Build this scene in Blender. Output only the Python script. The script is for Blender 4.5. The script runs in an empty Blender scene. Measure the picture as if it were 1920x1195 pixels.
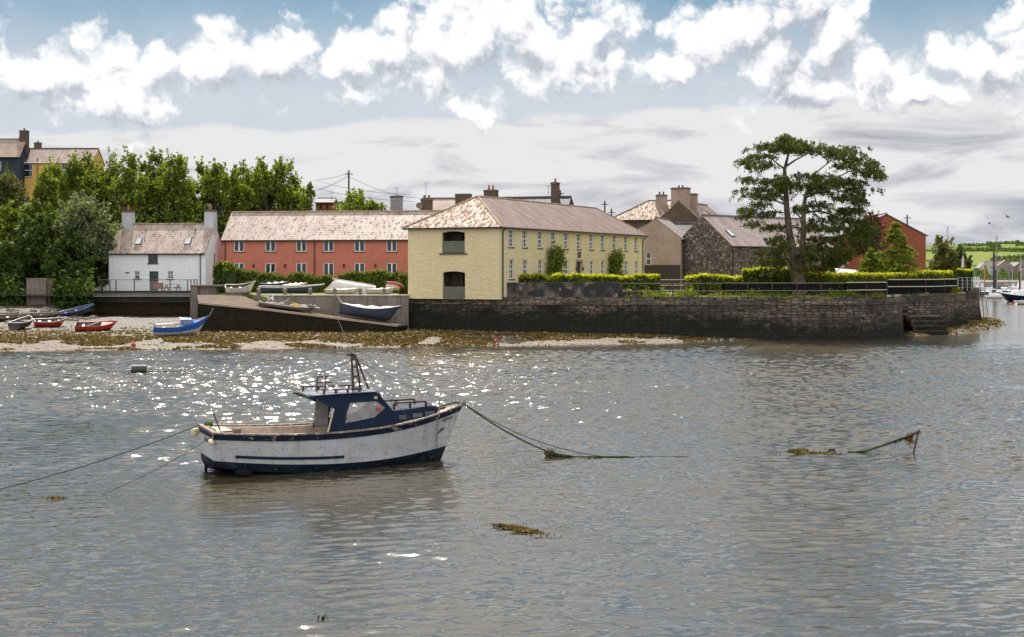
import bpy, math, random
import numpy as np
from mathutils import Vector, Matrix
random.seed(7); RNG = np.random.default_rng(11)
S = bpy.context.scene
COL = S.collection
CX, HY, F, H = 960.0, 505.0, 2600.0, 6.0      # picture calibration: horizon row, focal length in px, eye height in metres

def W(px, py, Y):
    return Vector(((px-CX)/F*Y, Y, H-(py-HY)/F*Y))
def G(px, py, z=0.0):
    Y = F*(H-z)/(py-HY)
    return Vector(((px-CX)/F*Y, Y, z))
def rotv(a): return (math.cos(a), math.sin(a))
def along(o, d, px):
    t = (px-CX)/F
    s = (t*o[1]-o[0])/(d[0]-t*d[1])
    return s, o[1]+d[1]*s
def zat(Y, py): return H-(py-HY)/F*Y

# ------------------------------------------------------------------ materials
def nodes(name):
    m = bpy.data.materials.new(name); m.use_nodes = True
    nt = m.node_tree; nt.nodes.clear()
    out = nt.nodes.new('ShaderNodeOutputMaterial')
    b = nt.nodes.new('ShaderNodeBsdfPrincipled')
    nt.links.new(b.outputs[0], out.inputs[0])
    return m, nt, b, out
def N(nt, t, **kw):
    n = nt.nodes.new(t)
    for k, v in kw.items():
        if k.startswith('i_'):
            key = k[2:]
            key = int(key) if key.isdigit() else key.replace('_', ' ')
            n.inputs[key].default_value = v
        else: setattr(n, k, v)
    return n
def L(nt, a, b): nt.links.new(a, b)
def c4(c): return (c[0], c[1], c[2], 1.0)
def mixc(nt, fac, a, b, blend='MIX'):
    n = nt.nodes.new('ShaderNodeMix'); n.data_type = 'RGBA'; n.blend_type = blend
    for i, v in ((0, fac), (6, a), (7, b)):
        if hasattr(v, 'node'): L(nt, v, n.inputs[i])
        elif i == 0: n.inputs[0].default_value = v
        else: n.inputs[i].default_value = c4(v)
    return n.outputs[2]
def ramp(nt, src, stops):
    n = nt.nodes.new('ShaderNodeValToRGB')
    while len(n.color_ramp.elements) < len(stops): n.color_ramp.elements.new(0.5)
    for e, (p, c) in zip(n.color_ramp.elements, stops):
        e.position = p
        e.color = c4(c) if isinstance(c, (tuple, list)) else (c, c, c, 1)
    L(nt, src, n.inputs[0]); return n.outputs[0]
def noise(nt, vec, scale, detail=4, rough=0.55, dist=0.0, dim='3D'):
    n = N(nt, 'ShaderNodeTexNoise', noise_dimensions=dim)
    n.inputs['Scale'].default_value = scale; n.inputs['Detail'].default_value = detail
    n.inputs['Roughness'].default_value = rough; n.inputs['Distortion'].default_value = dist
    if vec: L(nt, vec, n.inputs['Vector'])
    return n.outputs[0]
def coords(nt, kind='Object', scale=None, rot=None):
    t = N(nt, 'ShaderNodeTexCoord').outputs[kind]
    if scale or rot:
        m = N(nt, 'ShaderNodeMapping')
        if scale: m.inputs['Scale'].default_value = scale
        if rot: m.inputs['Rotation'].default_value = rot
        L(nt, t, m.inputs[0]); return m.outputs[0]
    return t
def bump(nt, b, h, strength=0.3, dist=0.05):
    n = N(nt, 'ShaderNodeBump'); n.inputs['Strength'].default_value = strength; n.inputs['Distance'].default_value = dist
    L(nt, h, n.inputs['Height']); L(nt, n.outputs[0], b.inputs['Normal'])
def pbr(name, c1, c2=None, scale=3.0, rough=0.7, bmp=0.0, bscale=None, spec=0.5, metal=0.0, lo=0.35, hi=0.65, detail=5, speck=None):
    m, nt, b, out = nodes(name)
    b.inputs['Roughness'].default_value = rough; b.inputs['Metallic'].default_value = metal
    b.inputs['Specular IOR Level'].default_value = spec
    co = coords(nt)
    if c2 is None: c2 = tuple(x*0.8 for x in c1)
    f = ramp(nt, noise(nt, co, scale, detail), [(lo, 0.0), (hi, 1.0)])
    c = mixc(nt, f, c1, c2)
    if speck:
        f2 = ramp(nt, noise(nt, co, speck[1], 4, 0.7), [(speck[2], 0.0), (speck[2]+0.06, 1.0)])
        c = mixc(nt, f2, c, speck[0])
    L(nt, c, b.inputs['Base Color'])
    if bmp: bump(nt, b, noise(nt, co, bscale or scale*6, 5, 0.65), bmp, 0.04)
    return m
M = {}
def render_wall(name, c, c2, stain, streak=0.25, bmp=0.6):
    m, nt, b, out = nodes(name)
    b.inputs['Roughness'].default_value = 0.9; b.inputs['Specular IOR Level'].default_value = 0.06
    uv = coords(nt, 'UV')
    big = ramp(nt, noise(nt, uv, 0.5, 6, 0.6), [(0.3, 0.0), (0.7, 1.0)])
    c_ = mixc(nt, big, c, c2)
    st = coords(nt, 'UV', scale=(2.2, 0.25, 1))
    s = ramp(nt, noise(nt, st, 2.0, 5, 0.65), [(0.52, 0.0), (0.75, streak)])
    c_ = mixc(nt, s, c_, stain)
    L(nt, c_, b.inputs['Base Color'])
    cr = coords(nt, 'UV', scale=(1.0, 2.2, 1))
    h1 = noise(nt, cr, 1.6, 7, 0.62, 0.6)
    bump(nt, b, h1, bmp, 0.12)
    return m
def stone_mat(name, cols, mortar, sx=2.0, sy=3.6, rnd=0.9, dark=None, lichen=None, bmp=0.8, wet=None, rough=0.85):
    """rubble or coursed masonry from Voronoi cells on metric UVs"""
    m, nt, b, out = nodes(name)
    b.inputs['Roughness'].default_value = rough; b.inputs['Specular IOR Level'].default_value = 0.1
    uv = coords(nt, 'UV', scale=(sx, sy, 1))
    wob = N(nt, 'ShaderNodeTexNoise'); wob.inputs['Scale'].default_value = 1.1; wob.inputs['Detail'].default_value = 3
    L(nt, uv, wob.inputs['Vector'])
    ad = N(nt, 'ShaderNodeVectorMath', operation='MULTIPLY_ADD'); L(nt, wob.outputs[1], ad.inputs[0])
    ad.inputs[1].default_value = (0.5, 0.22, 0); L(nt, uv, ad.inputs[2])
    v = N(nt, 'ShaderNodeTexVoronoi', distance='CHEBYCHEV'); v.inputs['Randomness'].default_value = rnd*0.62; v.inputs['Scale'].default_value = 1
    L(nt, ad.outputs[0], v.inputs['Vector'])
    e = N(nt, 'ShaderNodeTexVoronoi', feature='DISTANCE_TO_EDGE'); e.inputs['Randomness'].default_value = rnd*0.62; e.inputs['Scale'].default_value = 1
    L(nt, ad.outputs[0], e.inputs['Vector'])
    sep = N(nt, 'ShaderNodeSeparateColor'); L(nt, v.outputs['Color'], sep.inputs[0])
    n = len(cols)
    c = ramp(nt, sep.outputs[0], [((i+0.5)/n, cols[i]) for i in range(n)])
    sm = ramp(nt, noise(nt, coords(nt, 'UV'), 9, 4, 0.7), [(0.3, 0.75), (0.7, 1.2)])
    c = mixc(nt, 1.0, c, sm, 'MULTIPLY')
    edge = ramp(nt, e.outputs['Distance'], [(0.03, 1.0), (0.09, 0.0)])
    c = mixc(nt, edge, c, mortar)
    if dark:
        d = ramp(nt, noise(nt, coords(nt, 'UV', scale=(0.25, 0.6, 1)), 1.0, 5, 0.6), [(0.42, 0.0), (0.6, 0.8)])
        c = mixc(nt, d, c, dark)
    if lichen:
        d = ramp(nt, noise(nt, coords(nt, 'UV', scale=(0.6, 1.2, 1)), 1.3, 6, 0.7), [(0.6, 0.0), (0.68, 0.8)])
        c = mixc(nt, d, c, lichen)
    if wet:   # tide-washed, weed-darkened courses below a level (world height in metres)
        g = N(nt, 'ShaderNodeNewGeometry'); sp = N(nt, 'ShaderNodeSeparateXYZ'); L(nt, g.outputs['Position'], sp.inputs[0])
        nz = noise(nt, coords(nt, 'UV', scale=(0.35, 0.5, 1)), 1.2, 6, 0.65)
        xr_ = N(nt, 'ShaderNodeMapRange'); L(nt, sp.outputs[0], xr_.inputs[0]); xr_.inputs[1].default_value = 10; xr_.inputs[2].default_value = 24; xr_.inputs[3].default_value = -0.95; xr_.inputs[4].default_value = 0.35
        zz_ = N(nt, 'ShaderNodeMath', operation='ADD'); L(nt, sp.outputs[2], zz_.inputs[0]); L(nt, xr_.outputs[0], zz_.inputs[1])
        a = N(nt, 'ShaderNodeMath', operation='MULTIPLY_ADD'); L(nt, nz, a.inputs[0]); a.inputs[1].default_value = -4.6; L(nt, zz_.outputs[0], a.inputs[2])
        f = ramp(nt, a.outputs[0], [(0.0, 1.0), (1.0, 0.0)])
        mr = N(nt, 'ShaderNodeMapRange'); L(nt, a.outputs[0], mr.inputs[0])
        mr.inputs[1].default_value = wet[0]-2.9; mr.inputs[2].default_value = wet[0]-1.7; mr.inputs[3].default_value = 0.93; mr.inputs[4].default_value = 0
        c = mixc(nt, mr.outputs[0], c, wet[1])
    L(nt, c, b.inputs['Base Color'])
    hh = N(nt, 'ShaderNodeMath', operation='MINIMUM'); L(nt, e.outputs['Distance'], hh.inputs[0]); hh.inputs[1].default_value = 0.14
    h2 = N(nt, 'ShaderNodeMath', operation='MULTIPLY_ADD'); L(nt, noise(nt, coords(nt, 'UV'), 7, 5, 0.7), h2.inputs[0]); h2.inputs[1].default_value = 0.12; L(nt, hh.outputs[0], h2.inputs[2])
    bump(nt, b, h2.outputs[0], bmp, 0.35)
    return m
def slate_mat(name, c1, c2, c3, moss=None, rough=0.5, spec=0.6, mossamt=0.6):
    m, nt, b, out = nodes(name)
    b.inputs['Roughness'].default_value = rough; b.inputs['Specular IOR Level'].default_value = spec
    uv = coords(nt, 'UV')
    br = N(nt, 'ShaderNodeTexBrick', offset=0.5)
    br.inputs['Color1'].default_value = c4(c1); br.inputs['Color2'].default_value = c4(c2)
    br.inputs['Mortar'].default_value = c4(tuple(x*0.25 for x in c1))
    br.inputs['Scale'].default_value = 1; br.inputs['Brick Width'].default_value = 0.42; br.inputs['Row Height'].default_value = 0.3
    br.inputs['Mortar Size'].default_value = 0.02; br.inputs['Bias'].default_value = 0.0; br.inputs['Mortar Smooth'].default_value = 0.3
    L(nt, uv, br.inputs['Vector'])
    big = ramp(nt, noise(nt, coords(nt, 'UV', scale=(1, 0.5, 1)), 0.9, 7, 0.7), [(0.4, 0.0), (0.62, 1.0)])
    c = mixc(nt, big, br.outputs[0], c3)
    c = mixc(nt, 1.0, c, ramp(nt, br.outputs[1], [(0.0, 1.0), (1.0, 0.4)]), 'MULTIPLY')
    if moss:
        ms = ramp(nt, noise(nt, coords(nt, 'UV', scale=(2.2, 0.9, 1), rot=(0, 0, 0.25)), 1.4, 7, 0.75), [(mossamt-0.06, 0.0), (mossamt, 0.85)])
        c = mixc(nt, ms, c, moss)
        L(nt, ramp(nt, ms, [(0, rough), (1, 0.95)]), b.inputs['Roughness'])
    L(nt, c, b.inputs['Base Color'])
    sep = N(nt, 'ShaderNodeSeparateXYZ'); L(nt, uv, sep.inputs[0])
    fr = N(nt, 'ShaderNodeMath', operation='DIVIDE'); L(nt, sep.outputs[1], fr.inputs[0]); fr.inputs[1].default_value = 0.3
    f2 = N(nt, 'ShaderNodeMath', operation='FRACT'); L(nt, fr.outputs[0], f2.inputs[0])
    inv = N(nt, 'ShaderNodeMath', operation='SUBTRACT'); inv.inputs[0].default_value = 1; L(nt, f2.outputs[0], inv.inputs[1])
    h = N(nt, 'ShaderNodeMath', operation='MULTIPLY_ADD'); L(nt, noise(nt, uv, 5, 5, 0.7), h.inputs[0]); h.inputs[1].default_value = 1.2; L(nt, inv.outputs[0], h.inputs[2])
    bump(nt, b, h.outputs[0], 0.5, 0.03)
    return m
def leaf_mat(name, c1, c2, c3=None, trans=0.35, scale=0.5, rough=0.55):
    m, nt, b, out = nodes(name)
    b.inputs['Roughness'].default_value = rough; b.inputs['Specular IOR Level'].default_value = 0.15
    co = coords(nt)
    f = ramp(nt, noise(nt, co, scale, 3, 0.6), [(0.35, 0.0), (0.65, 1.0)])
    c = mixc(nt, f, c1, c2)
    f2 = ramp(nt, noise(nt, co, 4.5, 2, 0.6), [(0.4, 0.0), (0.7, 1.0)])
    c = mixc(nt, f2, c, c3 or c2)
    L(nt, c, b.inputs['Base Color'])
    t = N(nt, 'ShaderNodeBsdfTranslucent')
    tc = mixc(nt, 1.0, c, (1.5, 1.45, 0.5), 'MULTIPLY'); L(nt, tc, t.inputs['Color'])
    mx = N(nt, 'ShaderNodeMixShader'); mx.inputs[0].default_value = trans
    L(nt, b.outputs[0], mx.inputs[1]); L(nt, t.outputs[0], mx.inputs[2]); L(nt, mx.outputs[0], out.inputs[0])
    return m
def glass_mat(name, c=(0.015, 0.02, 0.025), rough=0.06, tint=None):
    m, nt, b, out = nodes(name)
    b.inputs['Roughness'].default_value = rough; b.inputs['Specular IOR Level'].default_value = 0.6
    f = ramp(nt, noise(nt, coords(nt), 1.3, 2), [(0.35, 0.0), (0.7, 1.0)])
    L(nt, mixc(nt, f, c, tint or tuple(x*2.2 for x in c)), b.inputs['Base Color'])
    return m

M['white_wall'] = render_wall('whitewashed_render', (0.74, 0.76, 0.8), (0.66, 0.68, 0.73), (0.35, 0.35, 0.36))
M['old_white_wall'] = render_wall('weathered_white_render', (0.6, 0.62, 0.66), (0.44, 0.46, 0.5), (0.2, 0.2, 0.2), 0.8)
M['pink_wall'] = render_wall('coral_render', (0.50, 0.185, 0.135), (0.43, 0.145, 0.105), (0.28, 0.09, 0.07), 0.5, 0.35)
M['yellow_wall'] = render_wall('primrose_render', (0.66, 0.565, 0.35), (0.6, 0.51, 0.31), (0.44, 0.37, 0.22), 0.5, 0.9)
M['tan_wall'] = render_wall('weathered_tan_render', (0.38, 0.29, 0.235), (0.26, 0.2, 0.165), (0.16, 0.13, 0.1), 0.6)
M['brown_wall'] = render_wall('brown_roughcast', (0.13, 0.095, 0.07), (0.08, 0.062, 0.05), (0.05, 0.045, 0.03), 0.5)
M['mustard_wall'] = render_wall('mustard_render', (0.62, 0.38, 0.11), (0.56, 0.34, 0.1), (0.4, 0.26, 0.1), 0.2)
M['dark_render'] = render_wall('dark_grey_render', (0.05, 0.055, 0.065), (0.035, 0.04, 0.05), (0.02, 0.02, 0.02), 0.2)
M['grey_render'] = render_wall('grey_stained_render', (0.30, 0.29, 0.3), (0.2, 0.2, 0.21), (0.1, 0.09, 0.08), 0.7)
M['concrete'] = render_wall('stained_concrete', (0.24, 0.205, 0.175), (0.13, 0.11, 0.095), (0.045, 0.038, 0.032), 0.95, 0.6)
M['mossy_concrete'] = render_wall('weed_stained_concrete', (0.024, 0.021, 0.012), (0.011, 0.011, 0.007), (0.007, 0.007, 0.005), 0.9, 0.9)
M['black_wall'] = pbr('tarred_wall', (0.017, 0.017, 0.019), (0.13, 0.11, 0.09), 0.8, 0.85, 0.9, 5, lo=0.48, hi=0.66, speck=((0.28, 0.22, 0.18), 1.6, 0.6))
M['quay'] = stone_mat('quay_stone', [(0.17, 0.125, 0.10), (0.075, 0.066, 0.062), (0.22, 0.15, 0.115), (0.11, 0.10, 0.10), (0.14, 0.12, 0.09)], (0.012, 0.011, 0.01), 1.7, 3.9, 0.85, dark=(0.035, 0.032, 0.028), wet=(1.75, (0.013, 0.015, 0.012)))
M['quay_top'] = stone_mat('quay_cope_stone', [(0.2, 0.15, 0.11), (0.12, 0.11, 0.1), (0.26, 0.19, 0.1), (0.09, 0.085, 0.085)], (0.02, 0.02, 0.02), 1.7, 3.6, 0.9, dark=(0.045, 0.042, 0.04), lichen=(0.3, 0.19, 0.06))
M['barn_stone'] = stone_mat('barn_rubble', [(0.16, 0.115, 0.095), (0.09, 0.072, 0.065), (0.21, 0.17, 0.145), (0.12, 0.095, 0.095), (0.3, 0.26, 0.22)], (0.045, 0.038, 0.033), 2.4, 4.4, 1.0)
M['brick'] = stone_mat('red_brick', [(0.27, 0.075, 0.04), (0.22, 0.06, 0.035), (0.31, 0.10, 0.055)], (0.2, 0.09, 0.06), 4, 12, 0.2, bmp=0.2)
M['slate_pink'] = slate_mat('lichened_slate', (0.39, 0.295, 0.245), (0.29, 0.21, 0.175), (0.46, 0.385, 0.33), (0.13, 0.095, 0.06), 0.5, 0.4, 0.6)
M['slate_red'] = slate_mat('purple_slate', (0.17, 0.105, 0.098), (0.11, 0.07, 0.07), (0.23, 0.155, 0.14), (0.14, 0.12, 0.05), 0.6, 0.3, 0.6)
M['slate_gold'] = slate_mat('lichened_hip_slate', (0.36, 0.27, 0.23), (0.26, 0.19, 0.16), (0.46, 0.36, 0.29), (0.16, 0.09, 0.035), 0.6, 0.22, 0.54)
M['slate_tan'] = slate_mat('tan_tile', (0.34, 0.25, 0.20), (0.27, 0.2, 0.16), (0.4, 0.3, 0.24), (0.2, 0.15, 0.1), 0.65, 0.2, 0.66)
M['slate_dark'] = slate_mat('blue_black_slate', (0.05, 0.055, 0.065), (0.04, 0.042, 0.05), (0.07, 0.07, 0.075), None, 0.6, 0.4)
M['slate_barn'] = slate_mat('barn_slate', (0.25, 0.18, 0.17), (0.19, 0.14, 0.13), (0.3, 0.24, 0.22), (0.24, 0.19, 0.09), 0.5, 0.6, 0.68)
M['ridge'] = pbr('ridge_tile', (0.42, 0.31, 0.2), (0.2, 0.14, 0.1), 2.5, 0.8, 0.4)
M['ridge_dark'] = pbr('dark_ridge_tile', (0.08, 0.07, 0.07), (0.13, 0.11, 0.1), 2.5, 0.8, 0.3)
M['black_metal'] = pbr('black_painted_metal', (0.012, 0.013, 0.015), (0.03, 0.03, 0.032), 5, 0.45)
M['pot'] = pbr('terracotta', (0.42, 0.11, 0.05), (0.3, 0.08, 0.04), 6, 0.8, 0.2)
M['white_paint'] = pbr('white_paint', (0.78, 0.78, 0.78), (0.7, 0.7, 0.7), 3, 0.45)
M['cream_paint'] = pbr('cream_paint', (0.55, 0.49, 0.36), (0.42, 0.36, 0.26), 3, 0.6)
M['glass'] = glass_mat('window_glass')
M['pale_glass'] = glass_mat('skylight_glass', (0.45, 0.5, 0.55), 0.15, (0.6, 0.64, 0.68))
M['room'] = pbr('room_interior', (0.09, 0.065, 0.04), (0.06, 0.045, 0.03), 2, 0.9)
M['green_glass'] = glass_mat('balustrade_glass', (0.07, 0.075, 0.04), 0.12, (0.10, 0.10, 0.06))
M['sill'] = pbr('stone_sill', (0.1, 0.09, 0.08), (0.06, 0.055, 0.05), 6, 0.9, 0.3)
M['dark_wood'] = pbr('dark_timber', (0.05, 0.038, 0.028), (0.022, 0.017, 0.014), 9, 0.8, 0.5)
M['grey_wood'] = pbr('weathered_timber', (0.2, 0.165, 0.135), (0.1, 0.08, 0.065), 9, 0.85, 0.5)
M['red_wood'] = pbr('red_brown_timber', (0.26, 0.1, 0.07), (0.16, 0.07, 0.05), 8, 0.7, 0.3)
M['bark'] = pbr('bark', (0.115, 0.09, 0.07), (0.05, 0.04, 0.032), 6, 0.95, 1.0, 14)
M['bark_pale'] = pbr('cypress_bark', (0.19, 0.15, 0.115), (0.07, 0.055, 0.042), 2.2, 0.95, 1.0, 12)
M['grass'] = pbr('lawn', (0.13, 0.16, 0.025), (0.2, 0.19, 0.05), 0.8, 0.95, 0.8, 12, speck=((0.07, 0.1, 0.02), 8, 0.6))
M['leaf_mid'] = leaf_mat('mid_green_leaves', (0.03, 0.065, 0.012), (0.11, 0.17, 0.028), (0.28, 0.31, 0.06), 0.5)  # dark and bright tones put tree shadow and sunlit highlights into the colour
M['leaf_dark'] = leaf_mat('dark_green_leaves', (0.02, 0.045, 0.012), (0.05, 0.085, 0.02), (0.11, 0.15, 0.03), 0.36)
M['leaf_olive'] = leaf_mat('olive_leaves', (0.07, 0.085, 0.025), (0.11, 0.12, 0.04), (0.16, 0.16, 0.05), 0.35)
M['leaf_silver'] = leaf_mat('silvery_leaves', (0.035, 0.07, 0.022), (0.08, 0.125, 0.04), (0.34, 0.37, 0.24), 0.35, 0.8)
M['leaf_lime'] = leaf_mat('sunlit_golden_leaves', (0.42, 0.42, 0.025), (0.55, 0.52, 0.05), (0.25, 0.3, 0.02), 0.45)  # lime colour imitates sun shining through the hedge tops
M['leaf_conifer'] = leaf_mat('young_conifer_sprays', (0.13, 0.17, 0.02), (0.22, 0.25, 0.035), (0.08, 0.13, 0.02), 0.4)
M['leaf_cypress'] = leaf_mat('old_cypress_sprays', (0.03, 0.05, 0.013), (0.068, 0.09, 0.02), (0.10, 0.10, 0.028), 0.36, 0.7)
M['leaf_copper'] = leaf_mat('copper_leaves', (0.10, 0.03, 0.035), (0.14, 0.05, 0.05), (0.07, 0.03, 0.03), 0.3)
M['weed'] = leaf_mat('wrack_fronds', (0.13, 0.088, 0.02), (0.06, 0.04, 0.012), (0.26, 0.19, 0.06), 0.1, 1.5, 0.75)
M['weed_green'] = leaf_mat('green_weed', (0.03, 0.07, 0.008), (0.06, 0.13, 0.012), (0.02, 0.03, 0.01), 0.25, 3, 0.3)
M['weed_dark'] = pbr('dark_weed_clump', (0.025, 0.018, 0.014), (0.05, 0.03, 0.015), 12, 0.6, 1.0, 30)
M['rope'] = pbr('mooring_rope', (0.055, 0.06, 0.035), (0.03, 0.032, 0.022), 20, 0.9, 0.5)
M['pale_rope'] = pbr('pale_rope', (0.3, 0.27, 0.19), (0.2, 0.18, 0.12), 20, 0.9)
M['wire'] = pbr('overhead_wire', (0.05, 0.05, 0.055), None, 3, 0.6)
M['steel'] = pbr('galvanised_steel', (0.3, 0.31, 0.33), (0.2, 0.2, 0.22), 8, 0.6, metal=0.3)
M['gelcoat'] = None
M['navy'] = pbr('navy_paint', (0.003, 0.011, 0.028), (0.004, 0.014, 0.036), 2.5, 0.4, 0.1, spec=0.12, speck=((0.05, 0.055, 0.06), 9, 0.66))
M['black_hull'] = pbr('tarry_antifouling', (0.006, 0.007, 0.01), (0.014, 0.014, 0.015), 3, 0.8, 0.5, spec=0.05, speck=((0.16, 0.15, 0.12), 9, 0.7))
M['blue_boot'] = pbr('slate_blue_boot_top', (0.012, 0.024, 0.04), (0.005, 0.009, 0.014), 3, 0.7, 0.3, spec=0.1, speck=((0.2, 0.2, 0.17), 7, 0.63))
M['dinghy_white'] = pbr('chalky_white_paint', (0.66, 0.63, 0.58), (0.4, 0.37, 0.33), 3, 0.55, 0.2, speck=((0.2, 0.15, 0.11), 7, 0.64))
M['dinghy_red'] = pbr('faded_red_paint', (0.42, 0.028, 0.02), (0.3, 0.03, 0.022), 3, 0.45, 0.2, speck=((0.5, 0.4, 0.36), 5, 0.66))
M['dinghy_blue'] = pbr('bright_blue_paint', (0.016, 0.11, 0.42), (0.012, 0.08, 0.33), 3, 0.4, 0.1)
M['dinghy_navy'] = pbr('old_navy_paint', (0.02, 0.03, 0.06), (0.035, 0.05, 0.085), 3, 0.45, 0.2)
M['dinghy_inner'] = pbr('dinghy_lining', (0.12, 0.1, 0.085), (0.05, 0.045, 0.04), 4, 0.8, 0.3)
M['dinghy_dark'] = pbr('black_hull_paint', (0.02, 0.018, 0.02), (0.05, 0.035, 0.03), 3, 0.6, 0.2)
M['worn_navy'] = pbr('worn_navy_band', (0.003, 0.009, 0.022), (0.006, 0.014, 0.03), 2.5, 0.5, 0.2, spec=0.12, speck=((0.17, 0.15, 0.09), 2.2, 0.6))
M['slip_concrete'] = render_wall('worn_slip_concrete', (0.2, 0.16, 0.12), (0.1, 0.082, 0.062), (0.04, 0.035, 0.025), 0.9, 0.8)
M['netting'] = pbr('black_netting', (0.008, 0.009, 0.01), (0.014, 0.014, 0.014), 2, 0.95, spec=0.05)
M['terrace_base'] = render_wall('mossy_terrace_base', (0.12, 0.09, 0.05), (0.055, 0.042, 0.028), (0.02, 0.018, 0.012), 0.9, 0.9)
M['teal'] = pbr('teal_boot_paint', (0.03, 0.1, 0.14), (0.02, 0.07, 0.1), 3, 0.5)
M['cover_white'] = pbr('white_boat_cover', (0.62, 0.6, 0.58), (0.5, 0.48, 0.46), 2, 0.7, 0.6, 3)
M['pink_cover'] = pbr('faded_pink_cover', (0.55, 0.4, 0.38), (0.68, 0.62, 0.6), 1.3, 0.6, 0.4, 3)
M['blue_cover'] = pbr('blue_canvas', (0.01, 0.08, 0.17), (0.008, 0.06, 0.13), 2, 0.7, 0.3)
M['red'] = pbr('red_plastic', (0.55, 0.02, 0.015), (0.42, 0.02, 0.015), 3, 0.35)
M['orange'] = pbr('orange_plastic', (0.7, 0.16, 0.02), (0.55, 0.11, 0.02), 3, 0.4)
M['yellow'] = pbr('yellow_plastic', (0.65, 0.42, 0.04), (0.5, 0.32, 0.04), 3, 0.5)
M['rubber'] = pbr('black_rubber', (0.02, 0.02, 0.022), (0.035, 0.035, 0.037), 6, 0.55, 0.3)
M['rust'] = pbr('rusty_steel', (0.075, 0.036, 0.022), (0.03, 0.018, 0.014), 7, 0.7, 0.4)
M['deck_paint'] = pbr('weathered_deck', (0.58, 0.47, 0.32), (0.36, 0.29, 0.2), 3, 0.75, 0.3, speck=((0.13, 0.12, 0.03), 5, 0.64))
M['cockpit'] = pbr('cockpit_lining', (0.5, 0.42, 0.34), (0.3, 0.23, 0.18), 3, 0.8, 0.3)
M['perspex'] = glass_mat('scratched_perspex', (0.13, 0.125, 0.12), 0.25, (0.3, 0.3, 0.29))
M['fender'] = pbr('grubby_fender', (0.6, 0.52, 0.38), (0.42, 0.33, 0.2), 4, 0.5, 0.2)
M['gull'] = pbr('gull_plumage', (0.08, 0.08, 0.09), (0.2, 0.2, 0.21), 6, 0.8)
M['letter'] = pbr('black_lettering', (0.02, 0.02, 0.025), None, 6, 0.5)
M['far_stone'] = render_wall('far_harbour_stone', (0.3, 0.26, 0.22), (0.2, 0.17, 0.15), (0.14, 0.12, 0.1), 0.5)
M['far_white'] = render_wall('far_white_render', (0.5, 0.52, 0.54), (0.42, 0.44, 0.46), (0.3, 0.3, 0.3), 0.3)

def hull_paint():     # white topsides: grime, rust weeps under the rail and algae spots, all fixed to the hull
    m, nt, b, out = nodes('weathered_white_topsides')
    b.inputs['Roughness'].default_value = 0.55
    co = coords(nt)
    f = ramp(nt, noise(nt, co, 1.2, 7, 0.7), [(0.3, 0.0), (0.7, 1.0)])
    c = mixc(nt, f, (0.46, 0.47, 0.5), (0.33, 0.34, 0.36))
    sc = ramp(nt, noise(nt, coords(nt, scale=(0.8, 1, 5.0)), 3.0, 6, 0.75), [(0.54, 0.0), (0.68, 0.6)])
    c = mixc(nt, sc, c, (0.16, 0.15, 0.13))
    ru = ramp(nt, noise(nt, coords(nt, scale=(3.2, 0.2, 0.5)), 1.6, 5, 0.7), [(0.52, 0.0), (0.7, 0.6)])
    c = mixc(nt, ru, c, (0.24, 0.19, 0.14))
    f = ramp(nt, noise(nt, coords(nt, scale=(1, 1, 0.8)), 9, 4, 0.7), [(0.6, 0.0), (0.68, 0.7)])
    c = mixc(nt, f, c, (0.12, 0.12, 0.06))
    st = coords(nt, scale=(5.5, 0.2, 0.45), rot=(0, 0.25, 0))
    sp = N(nt, 'ShaderNodeSeparateXYZ'); L(nt, co, sp.inputs[0])
    w = ramp(nt, sp.outputs[0], [(0, 0), (1, 0)])
    mr = N(nt, 'ShaderNodeMapRange', interpolation_type='SMOOTHSTEP'); L(nt, sp.outputs[0], mr.inputs[0])
    mr.inputs[1].default_value = 5.6; mr.inputs[2].default_value = 7.0
    s = ramp(nt, noise(nt, st, 1.0, 4, 0.7), [(0.53, 0.0), (0.68, 0.85)])
    mu = N(nt, 'ShaderNodeMath', operation='MULTIPLY'); L(nt, mr.outputs[0], mu.inputs[0]); L(nt, s, mu.inputs[1])
    c = mixc(nt, mu.outputs[0], c, (0.09, 0.085, 0.09))
    L(nt, c, b.inputs['Base Color'])
    bump(nt, b, noise(nt, co, 3, 4), 0.15, 0.03)
    return m
M['gelcoat'] = hull_paint()

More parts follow.
